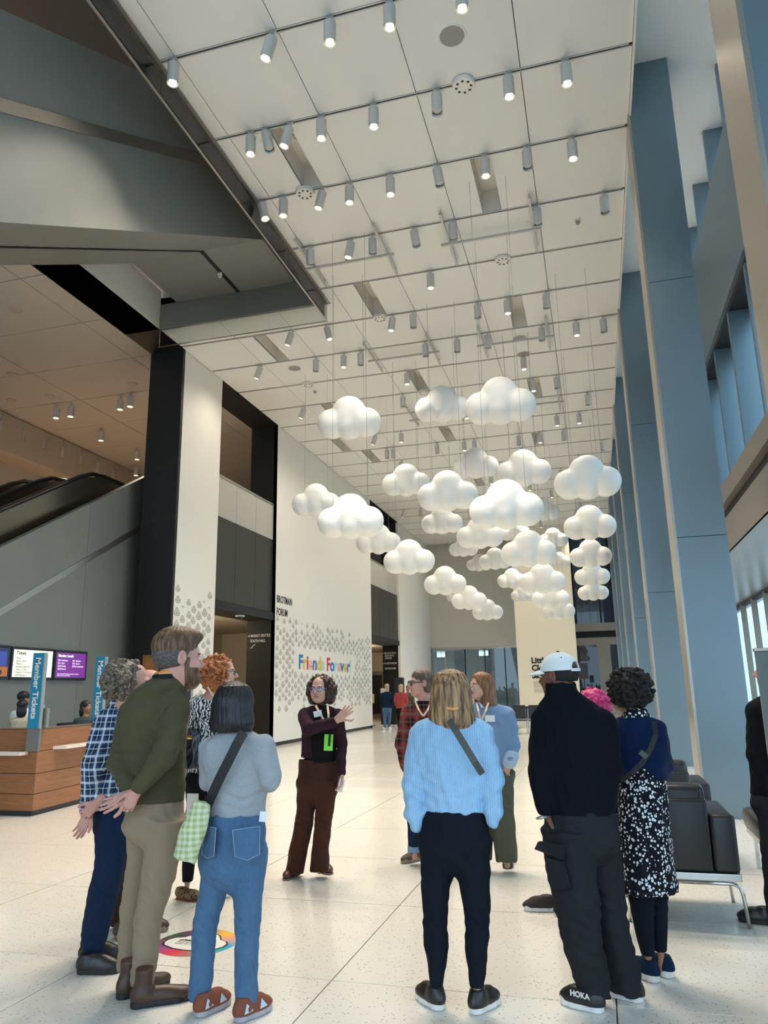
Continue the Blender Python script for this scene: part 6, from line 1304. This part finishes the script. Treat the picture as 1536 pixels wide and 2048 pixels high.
# ------------------------------------------------------------------ ticket desk
def woodmat(name, c1, c2, ax=0):
    m = mat(name, c1, 0.38, spec=0.4); t, b = nodes_of(m); ge = new(t, 'ShaderNodeNewGeometry'); mp = new(t, 'ShaderNodeMapping'); mp.inputs['Scale'].default_value = (1.2, 1.2, 22); t.links.new(ge.outputs['Position'], mp.inputs[0])
    n = new(t, 'ShaderNodeTexNoise'); n.inputs['Scale'].default_value = 1.6; n.inputs['Detail'].default_value = 6; n.inputs['Distortion'].default_value = 1.2; t.links.new(mp.outputs[0], n.inputs['Vector']); t.links.new(mixc(t, n.outputs[0], c1, c2), b.inputs['Base Color']); return m
M_wood = woodmat('walnut_veneer', (0.13, 0.045, 0.016), (0.36, 0.155, 0.06))
DX, DY = -7.41, 8.93
ds = thing('ticket_desk', 'long wood clad ticket desk with pale shelf trays at the left edge', 'desk', (-8.6, 10.4, 0))
zs_ = [0.07, 0.283, 0.545, 0.835, 1.125]
for a, c in zip(zs_[:-1], zs_[1:]):
    MB().box((-11.5 + 1.2, DY, a + 0.004), (DX, DY + 0.03, c - 0.004)).build('plank', M_wood, ds)
    for y0, y1 in ((DY + 0.032, 11.4), (11.408, 13.9)): MB().prism([(DX - 0.03 - 0.1 * (y0 - DY), y0), (DX - 0.1 * (y0 - DY), y0), (DX - 0.1 * (y1 - DY), y1), (DX - 0.03 - 0.1 * (y1 - DY), y1)], 'z', a + 0.004, c - 0.004).build('plank', M_wood, ds)
q = lambda y: DX - 0.1 * (y - DY)
MB().box((-10.2, DY + 0.03, 0.07), (DX - 0.04, DY + 0.1, 1.12)).prism([(q(9) - 0.12, 9.03), (q(9) - 0.03, 9.03), (q(13.9) - 0.03, 13.9), (q(13.9) - 0.12, 13.9)], 'z', 0.07, 1.12).build('carcass', M_dark, ds)
MB().box((-10.2, DY + 0.06, 0.0), (DX - 0.06, DY + 0.14, 0.07)).prism([(q(9) - 0.12, 9.03), (q(9) - 0.05, 9.03), (q(13.9) - 0.05, 13.9), (q(13.9) - 0.12, 13.9)], 'z', 0.0, 0.07).build('kick_plate', M_black, ds)
MB().box((-10.2, DY - 0.005, 1.125), (DX + 0.003, DY + 0.14, 1.14)).prism([(q(9) - 0.15, 9.03), (q(9) + 0.003, 9.03), (q(13.9) + 0.003, 13.9), (q(13.9) - 0.15, 13.9)], 'z', 1.125, 1.14).build('counter_top', mat('counter_edge', (0.16, 0.10, 0.07), 0.4), ds)
MB().box((-10.2, DY + 0.1, 0.74), (-8.0, DY + 0.6, 0.77)).prism([(q(9.6) - 0.6, 9.6), (q(9.6) - 0.13, 9.6), (q(13.9) - 0.13, 13.9), (q(13.9) - 0.6, 13.9)], 'z', 0.74, 0.77).build('worktop', M_white, ds)
M_tray = mat('pale_tray', (0.66, 0.60, 0.54), 0.4)
MB().box((-9.0, DY - 0.16, 0.79), (-7.56, DY, 0.835)).build('shelf_tray', M_tray, ds); MB().prism([(q(9.28), 9.28), (q(9.28) + 0.16, 9.36), (q(10.3) + 0.16, 10.22), (q(10.3), 10.3)], 'z', 0.835, 0.875).build('shelf_tray', M_tray, ds)
M_teal = mat('teal_sign_face', (0.0, 0.20, 0.36), 0.4); M_post = mat('sign_post_grey', (0.17, 0.165, 0.155), 0.4, 0.3)
def blade(x0, x1, y, z0, z1, zt, label, face, body, size, y_off=0.0):
    s_ = thing('blade_sign', label, 'sign', ((x0 + x1) / 2, y, z0), 'upright counter signs')
    MB().box((x0, y, z0), (x1, y + 0.045, z1)).build('post', M_post, s_); MB().box((x0, y - 0.008, z1), (x1 - 0.02, y + 0.02, zt)).build('face', face, s_); MB().box((x0, y + 0.02, z1), (x1, y + 0.045, zt)).box((x1 - 0.02, y - 0.008, z1), (x1, y + 0.02, zt)).build('frame', M_steel, s_)
    text('lettering', body, M_wtext, size, (x0 + 0.05, y - 0.0095, zt - 0.06), (0, 0, -1), (1, 0, 0), s_, 0.003, 0.003)
blade(-7.56, -7.36, 8.875, 0.84, 1.14, 2.15, 'nearer teal upright sign reading Member Tickets at the desk corner', M_teal, 'Member Tickets', 0.125)
X2 = float(at(193, 1315, 10.3)[0])
blade(X2, X2 + 0.185, 10.3, 1.14, 1.19, 2.15, 'farther teal upright sign reading Member Tickets on the desk side', M_teal, 'Member Tickets', 0.125)
X3 = float(at(371, 1310, 12.8)[0])
blade(X3, X3 + 0.17, 12.8, 0.0, 1.14, 2.26, 'dark upright sign reading Ticket Sales behind the olive sweater', mat('dark_sign_face', (0.03, 0.03, 0.032), 0.4), 'Ticket Sales', 0.125)
P = at(91, 1455, 9.02)
vs = thing('brochure_holder', 'clear acrylic brochure holder on the desk counter beside the teal sign', 'holder', (P[0], 9.0, 1.14))
MB().box((P[0] - 0.06, 8.95, 1.14), (P[0] + 0.06, 9.04, 1.45)).build('case', M_glass, vs); MB().box((P[0] - 0.05, 8.97, 1.145), (P[0] + 0.05, 9.02, 1.40)).build('leaflet', mat('leaflet_print', (0.55, 0.52, 0.42), 0.6, noise=(40, 0.6)), vs)
P = at(130, 1449, 9.7)
kb = thing('monitor', 'low dark monitor edge behind the desk counter', 'monitor', (-7.75, 9.9, 0.77)); MB().box((-7.95, 9.95, 0.85), (-7.92, 10.35, 1.16)).build('screen', M_black, kb); MB().box((-7.97, 10.1, 0.772), (-7.95, 10.2, 1.0)).box((-8.0, 10.02, 0.772), (-7.86, 10.28, 0.785)).build('stand', M_black, kb)
# wall screens
M_scrw = mat('list_screen', (0.8, 0.8, 0.7), 0.3, emit=(0.72, 0.74, 0.60, 0.6)); M_scrp = mat('purple_screen', (0.2, 0.03, 0.3), 0.3, emit=(0.12, 0.025, 0.18, 0.6)); M_scrd = mat('picture_screen', (0.02, 0.03, 0.06), 0.3, emit=(0.012, 0.018, 0.04, 1.0))
M_scrt = mat('screen_white_text', (0.8, 0.8, 0.8), 0.4, emit=(0.8, 0.78, 0.85, 0.8)); M_scrk = mat('screen_dark_text', (0.05, 0.05, 0.05), 0.5)
SX = XE + 0.075
def screen(y0, y1, z0, z1, label, m):
    s_ = thing('wall_screen', label, 'screen', (XE, (y0 + y1) / 2, z0)); MB().bbox((XE + 0.005, y0, z0), (SX - 0.002, y1, z1), 0.012).build('casing', M_black, s_)
    dp = MB().box((SX - 0.004, y0 + 0.05, z0 + 0.05), (SX, y1 - 0.05, z1 - 0.05)).build('display', m, s_); return s_, dp
s1, d1 = screen(10.62, 11.76, 1.87, 2.49, 'wall screen with a dark blue and orange picture at the left edge', M_scrd)
MB().box((SX, 11.35, 2.12), (SX + 0.002, 11.66, 2.38)).build('blue_shape', mat('screen_blue', (0.05, 0.08, 0.4), 0.4, emit=(0.04, 0.06, 0.22, 0.4)), d1); MB().box((SX, 11.42, 1.93), (SX + 0.002, 11.7, 2.10)).build('orange_shape', mat('screen_orange', (0.5, 0.15, 0.05), 0.4, emit=(0.30, 0.09, 0.04, 0.4)), d1); MB().disc((SX + 0.004, 11.52, 2.0), 0.045, 16, (1, 0, 0)).build('dark_dot', M_scrk, d1)
s2, d2 = screen(11.78, 12.94, 1.87, 2.48, 'pale wall screen listing ticket prices in dark text', M_scrw)
text('lettering', 'Tickets', M_scrk, 0.085, (SX + 0.002, 11.90, 2.34), (0, 1, 0), (0, 0, 1), d2, 0.001, 0.002)
text('lettering', 'Adult\nSeniors (65+)\nMilitary\nStudents (with ID)\nTeens (15-18)\nChildren (14 & under)\nSAM Members', M_scrk, 0.05, (SX + 0.002, 11.90, 2.255), (0, 1, 0), (0, 0, 1), d2, 0.001, 0.0, line=1.05)
text('lettering', '$32.99\n$27.99\n$27.99\n$22.99\n$22.99\nFREE\nFREE', M_scrk, 0.05, (SX + 0.002, 12.62, 2.255), (0, 1, 0), (0, 0, 1), d2, 0.001, 0.0, line=1.05)
s3, d3 = screen(12.96, 13.98, 1.87, 2.47, 'purple wall screen headed Member Levels in white text', M_scrp)
text('lettering', 'Member Levels', M_scrt, 0.075, (SX + 0.002, 13.06, 2.335), (0, 1, 0), (0, 0, 1), d3, 0.001, 0.002)
text('lettering', '$65  Individual\n$75  Dual\n$100 Family\n$250 Patron', M_scrt, 0.05, (SX + 0.002, 13.06, 2.25), (0, 1, 0), (0, 0, 1), d3, 0.001, 0.0, line=1.15)
text('lettering', '$45  Student\n$55  Senior\n$150 Contributor', M_scrt, 0.05, (SX + 0.002, 13.5, 2.25), (0, 1, 0), (0, 0, 1), d3, 0.001, 0.0, line=1.15)
text('lettering', 'Enjoy unlimited free general admission, member\nevents, discounts, and more!', M_scrt, 0.034, (SX + 0.002, 13.06, 1.985), (0, 1, 0), (0, 0, 1), d3, 0.001, 0.0)
P = at(301, 1335, 14.6)
ps = thing('poster', 'small orange poster on the dark reveal behind the curly grey hair', 'poster', (P[0], 15.19, P[2])); P = at(301, 1335, 15.19); MB().box((P[0] - 0.2, 15.17, P[2] - 0.28), (P[0] + 0.2, 15.198, P[2] + 0.28)).build('sheet', mat('orange_print', (0.34, 0.15, 0.04), 0.5, noise=(6, 0.5)), ps)

# ------------------------------------------------------------------ lounge furniture on the right
M_leath = mat('black_upholstery_leather', (0.017, 0.017, 0.019), 0.38, spec=0.5, bump=(160, 0.06)); M_chrome = mat('chrome_steel', (0.62, 0.62, 0.60), 0.18, 1.0)
def armchair(label, loc, rz=0.0, w=0.98, group='black leather armchairs'):
    o = thing('armchair', label, 'armchair', loc, group, rz); h = w / 2
    B = lambda n, a, c, r=0.03: MB().bbox(a, c, r).build(n, M_leath, o, True, local=True)
    B('backrest', (-h + 0.165, 0.0, 0.335), (h - 0.165, 0.17, 0.80), 0.025); B('back_cushion', (-h + 0.17, 0.03, 0.60), (h - 0.17, 0.26, 0.885), 0.045)
    for q in (-1, 1): B('armrest', (min(q * h, q * (h - 0.16)), 0.0, 0.335), (max(q * h, q * (h - 0.16)), 0.72, 0.70), 0.025)
    B('seat_cushion', (-h + 0.165, 0.18, 0.335), (h - 0.165, 0.74, 0.47), 0.035)
    MB().bbox((-h, -0.005, 0.285), (h, 0.735, 0.333), 0.006).build('base_frame', mat('satin_steel', (0.55, 0.55, 0.53), 0.35, 0.9), o, local=True)
    for q in (-1, 1):
        for y in (0.03, 0.66):
            MB().path([(q * (h - 0.42), y, 0.268), (q * (h - 0.06), y, 0.268), (q * (h - 0.015), y, 0.25), (q * (h + 0.0), y, 0.2), (q * (h + 0.015), y, 0.0)], 0.013, 8).build('leg', M_chrome, o, True, local=True)
    return o
armchair('nearest black leather armchair seen from its back beside the flowered dress', (0.455, 5.80, 0), 0.0, 0.72)
armchair('second black leather armchair farther behind the nearest armchair', (0.40, 7.55, 0), 0.0, 0.98)
P = at(1517, 1640, 6.9)
bn = thing('lounge_bench', 'black leather bench with a steel base cut by the right picture edge', 'bench', (P[0] + 0.7, 7.3, 0))
MB().bbox((P[0], 6.9, 0.335), (P[0] + 1.4, 7.7, 0.50), 0.05).build('seat_cushion', M_leath, bn, True); MB().bbox((P[0] + 0.02, 6.92, 0.285), (P[0] + 1.38, 7.68, 0.333), 0.006).build('base_frame', MATS['satin_steel'], bn)
for x in (P[0] + 0.06, P[0] + 1.3): MB().box((x, 7.0, 0.0), (x + 0.03, 7.03, 0.285)).box((x, 7.6, 0.0), (x + 0.03, 7.63, 0.285)).build('leg', M_chrome, bn)
P = at(1511, 1303, 4.95)
pn = thing('display_panel', 'tall grey green freestanding panel at the right picture edge', 'panel', (P[0] + 0.35, 4.97, 0))
MB().bbox((P[0], 4.95, 0.03), (P[0] + 0.7, 5.0, P[2]), 0.006).build('board', mat('grey_green_board', (0.16, 0.20, 0.19), 0.45), pn); MB().box((P[0] + 0.02, 4.85, 0), (P[0] + 0.68, 5.1, 0.03)).build('base_plate', M_steel, pn); MB().bbox((P[0] - 0.006, 4.945, P[2]), (P[0] + 0.706, 5.005, P[2] + 0.02), 0.005).build('top_rail', M_steel, pn)
# far furniture
def stack_chair(label, loc, rz=0.0):
    o = thing('stacking_chair', label, 'chair', loc, 'black chairs at the far end', rz)
    MB().bbox((-0.25, -0.03, 0.50), (0.25, 0.0, 0.86), 0.012).build('backrest', M_black, o, local=True); MB().bbox((-0.25, -0.02, 0.43), (0.25, 0.45, 0.47), 0.012).build('seat', M_black, o, local=True)
    for x in (-0.23, 0.23):
        MB().tube((x, 0.43, 0.43), (x, 0.46, 0.0), 0.012, 6).build('leg', M_chrome, o, local=True); MB().tube((x, -0.02, 0.86), (x, -0.06, 0.0), 0.012, 6).build('leg', M_chrome, o, local=True)
    return o
for i, (px, py, rz) in enumerate(((1012, 1466, 0.0), (1041, 1468, 0.0), (1072, 1468, 0.0), (1101, 1470, 0.0), (1040, 1455, 3.12), (1072, 1455, 3.16))):
    P = onz(px, py, 0); stack_chair('thin legged black chair before the title pier, %s' % ['leftmost in the near row', 'second in the near row', 'third in the near row', 'rightmost in the near row', 'left one of the far pair', 'right one of the far pair'][i], (P[0], P[1], 0), rz)
def loudspeaker(label, px, py0, py1, Y, w):
    T, B_ = at(px, py0, Y), at(px, py1, Y); x = T[0]
    o = thing('loudspeaker', label, 'speaker', (x, Y, 0)); MB().bbox((x - w / 2, Y, B_[2]), (x + w / 2, Y + 0.3, T[2]), 0.02).build('cabinet', M_black, o)
    MB().tube((x, Y + 0.15, 0.6), (x, Y + 0.15, B_[2] + 0.02), 0.02, 8).build('pole', M_black, o)
    for a in (0.5, 2.6, 4.7): MB().tube((x, Y + 0.15, 0.75), (x + 0.45 * math.cos(a), Y + 0.15 + 0.45 * math.sin(a), 0.012), 0.014, 6).build('leg', M_black, o)
loudspeaker('black loudspeaker on a stand right of the white cap', 1166, 1326, 1358, 27.0, 0.30); loudspeaker('black loudspeaker on a stand beyond the rust red top', 797, 1355, 1393, 31.5, 0.36)
P = onz(778, 1449, 0); lc = thing('lectern', 'black box lectern with a white sheet beside the dark reveal', 'lectern', (P[0], P[1] + 0.3, 0)); MB().bbox((P[0] - 0.38, P[1], 0.0), (P[0] + 0.38, P[1] + 0.5, 0.95), 0.02).build('cabinet', M_black, lc); Q = at(769, 1368, P[1] + 0.3); MB().box((Q[0] - 0.2, P[1] + 0.3, 0.95), (Q[0] + 0.2, P[1] + 0.32, 1.62)).build('sheet', M_paper, lc)
P = at(1012, 1380, 34.0); ms = thing('microphone_stand', 'thin black microphone stand before the glazed front', 'microphone', (P[0], 34.0, 0)); MB().tube((P[0], 34, 0.02), (P[0], 34, P[2]), 0.014, 6).build('pole', M_black, ms); MB().tube((P[0], 34, 0), (P[0], 34, 0.025), 0.16, 14).build('base', M_black, ms); MB().tube((P[0] + 0.02, 33.98, P[2] - 0.05), (P[0] - 0.08, 33.9, P[2] + 0.14), 0.03, 8).build('microphone', M_black, ms)
xq = float(at(1110, 1440, 36.0)[0])
st_ = thing('stage', 'low dark timber platform steps by the far window', 'platform', (0.0, 38.5, 0))
for k in range(3): MB().bbox((-0.6, 37.6 + 0.35 * k, 0.0), (1.05, 37.95 + 0.35 * k + (0.5 if k == 2 else 0), 0.22 + 0.22 * k), 0.01).build('step', M_taupe, st_)

# ------------------------------------------------------------------ floor decal
dcl = thing('floor_decal', 'round rainbow floor decal with a white cloud between the khaki trousers and the blue jeans', 'decal', (-2.63, 4.80, 0))
m = mat('rainbow_print', (1, 1, 1), 0.35); t, b = nodes_of(m); co = new(t, 'ShaderNodeTexCoord'); sp_ = new(t, 'ShaderNodeSeparateXYZ'); t.links.new(co.outputs['Object'], sp_.inputs[0]); a_ = mathn(t, 'MULTIPLY_ADD', mathn(t, 'ARCTAN2', sp_.outputs[1], sp_.outputs[0]), 1 / (2 * math.pi), 0.5); rp = new(t, 'ShaderNodeValToRGB')
cr = rp.color_ramp; cols = [(0.0, (0.30, 0.06, 0.05)), (0.08, (0.22, 0.05, 0.30)), (0.22, (0.75, 0.02, 0.05)), (0.36, (0.10, 0.38, 0.30)), (0.48, (0.02, 0.40, 0.62)), (0.58, (0.75, 0.35, 0.25)), (0.68, (0.85, 0.50, 0.02)), (0.80, (0.36, 0.06, 0.25)), (0.92, (0.03, 0.06, 0.04))]
cr.elements[0].position, cr.elements[0].color = cols[0][0], cols[0][1] + (1,); cr.elements[1].position, cr.elements[1].color = cols[-1][0], cols[-1][1] + (1,)
for p_, c_ in cols[1:-1]: e_ = cr.elements.new(p_); e_.color = c_ + (1,)
t.links.new(a_, rp.inputs[0]); t.links.new(rp.outputs[0], b.inputs['Base Color'])
MB().tube((-2.63, 4.80, 0.0), (-2.63, 4.80, 0.0015), 0.265, 40).build('rainbow_ring', m, dcl)
Pq = puff2d(0.46); mb = MB(); mb.mi = 0; mb.add([(-2.63 + p[0] * 1.0, 4.80 + p[1], 0.0025) for p in Pq], [tuple(range(len(Pq)))]); mb.mi = 1; mb.add([(-2.63 + p[0] * 0.93, 4.80 + p[1] * 0.93, 0.0035) for p in Pq], [tuple(range(len(Pq)))]); mb.build('cloud_panel', [M_ink, mat('decal_white', (0.8, 0.78, 0.72), 0.4)], dcl)
text('lettering', 'please', M_ink, 0.05, (-2.76, 4.80, 0.0045), (1, 0, 0), (0, 1, 0), dcl, 0.0004, 0.001); text('lettering', 'stand here to\nenjoy the clouds', M_ink, 0.026, (-2.76, 4.765, 0.0045), (1, 0, 0), (0, 1, 0), dcl, 0.0004, 0.0)

# ------------------------------------------------------------------ bags and papers
def soft_box(name, label, cat, C, s, m, rz=0.0, tilt=0.0, res=0.007, top=0.75):
    f = Field((-s[0], -s[1], -s[2]), (s[0], s[1], s[2]), res); f.loft([(0, 0, -s[2] / 2, s[0] / 2 * 0.95, s[1] / 2), (0, 0, -s[2] * 0.4, s[0] / 2 * 1.02, s[1] / 2), (0, 0, s[2] * 0.2, s[0] / 2, s[1] / 2 * 0.9), (0, 0, s[2] / 2, s[0] / 2 * top, s[1] / 2 * 0.5)], 0); f.wave(3, 0.004)
    V, F = f.mesh(); o = thing(name, label, cat, C); Acc().add(V @ (rotz(rz) @ roty(tilt)).T + np.array(C), F).build('body', m, o); return o
m_g = mat('green_gingham', (0.45, 0.52, 0.26), 0.8); t, b = nodes_of(m_g); co = new(t, 'ShaderNodeTexCoord'); s_ = new(t, 'ShaderNodeSeparateXYZ'); t.links.new(co.outputs['Object'], s_.inputs[0])
st1 = mathn(t, 'GREATER_THAN', mathn(t, 'FRACT', mathn(t, 'MULTIPLY_ADD', s_.outputs[0], 34, 50)), 0.5); st2 = mathn(t, 'GREATER_THAN', mathn(t, 'FRACT', mathn(t, 'MULTIPLY_ADD', s_.outputs[2], 34, 50)), 0.5); t.links.new(mixc(t, mathn(t, 'MULTIPLY', mathn(t, 'ADD', st1, st2), 0.5), (0.62, 0.66, 0.46), (0.34, 0.42, 0.18)), b.inputs['Base Color'])
C = at(388, 1660, 3.62); gb = soft_box('shoulder_bag', 'green gingham bag on a black strap at the hip of the grey sweater', 'bag', C, (0.12, 0.09, 0.28), m_g, 0.3, 0.30)
MB().ribbon([tuple(at(402, 1622, 3.66)), tuple(at(404, 1636, 3.68)), tuple(at(409, 1650, 3.7))], 0.05, (0, -1, 0), 0.004).build('strap_end', M_strap, gb)
C = at(386, 1496, 5.50); hb = soft_box('handbag', 'black glossy handbag with a gold clasp held by the copper haired person', 'bag', C, (0.125, 0.10, 0.30), M_bagleather, 0.6, 0.05)
MB().tube(C + np.array([-0.005, -0.075, 0.085]), C + np.array([0.035, -0.075, 0.085]), 0.016, 10).build('clasp', M_gold, hb); MB().path([C + np.array([0.0, 0, 0.13]), C + np.array([0.005, -0.03, 0.20]), C + np.array([0.03, -0.02, 0.23]), C + np.array([0.05, 0, 0.13])], 0.010, 8).build('handle', M_bagleather, hb, True)
C = at(384, 1622, 5.62); pp = thing('paper_sheet', 'white printed sheet hanging below the black handbag', 'paper', C); MB().box((C[0] - 0.05, 5.62, C[2] - 0.13), (C[0] + 0.05, 5.624, C[2] + 0.13)).build('sheet', M_paper, pp)
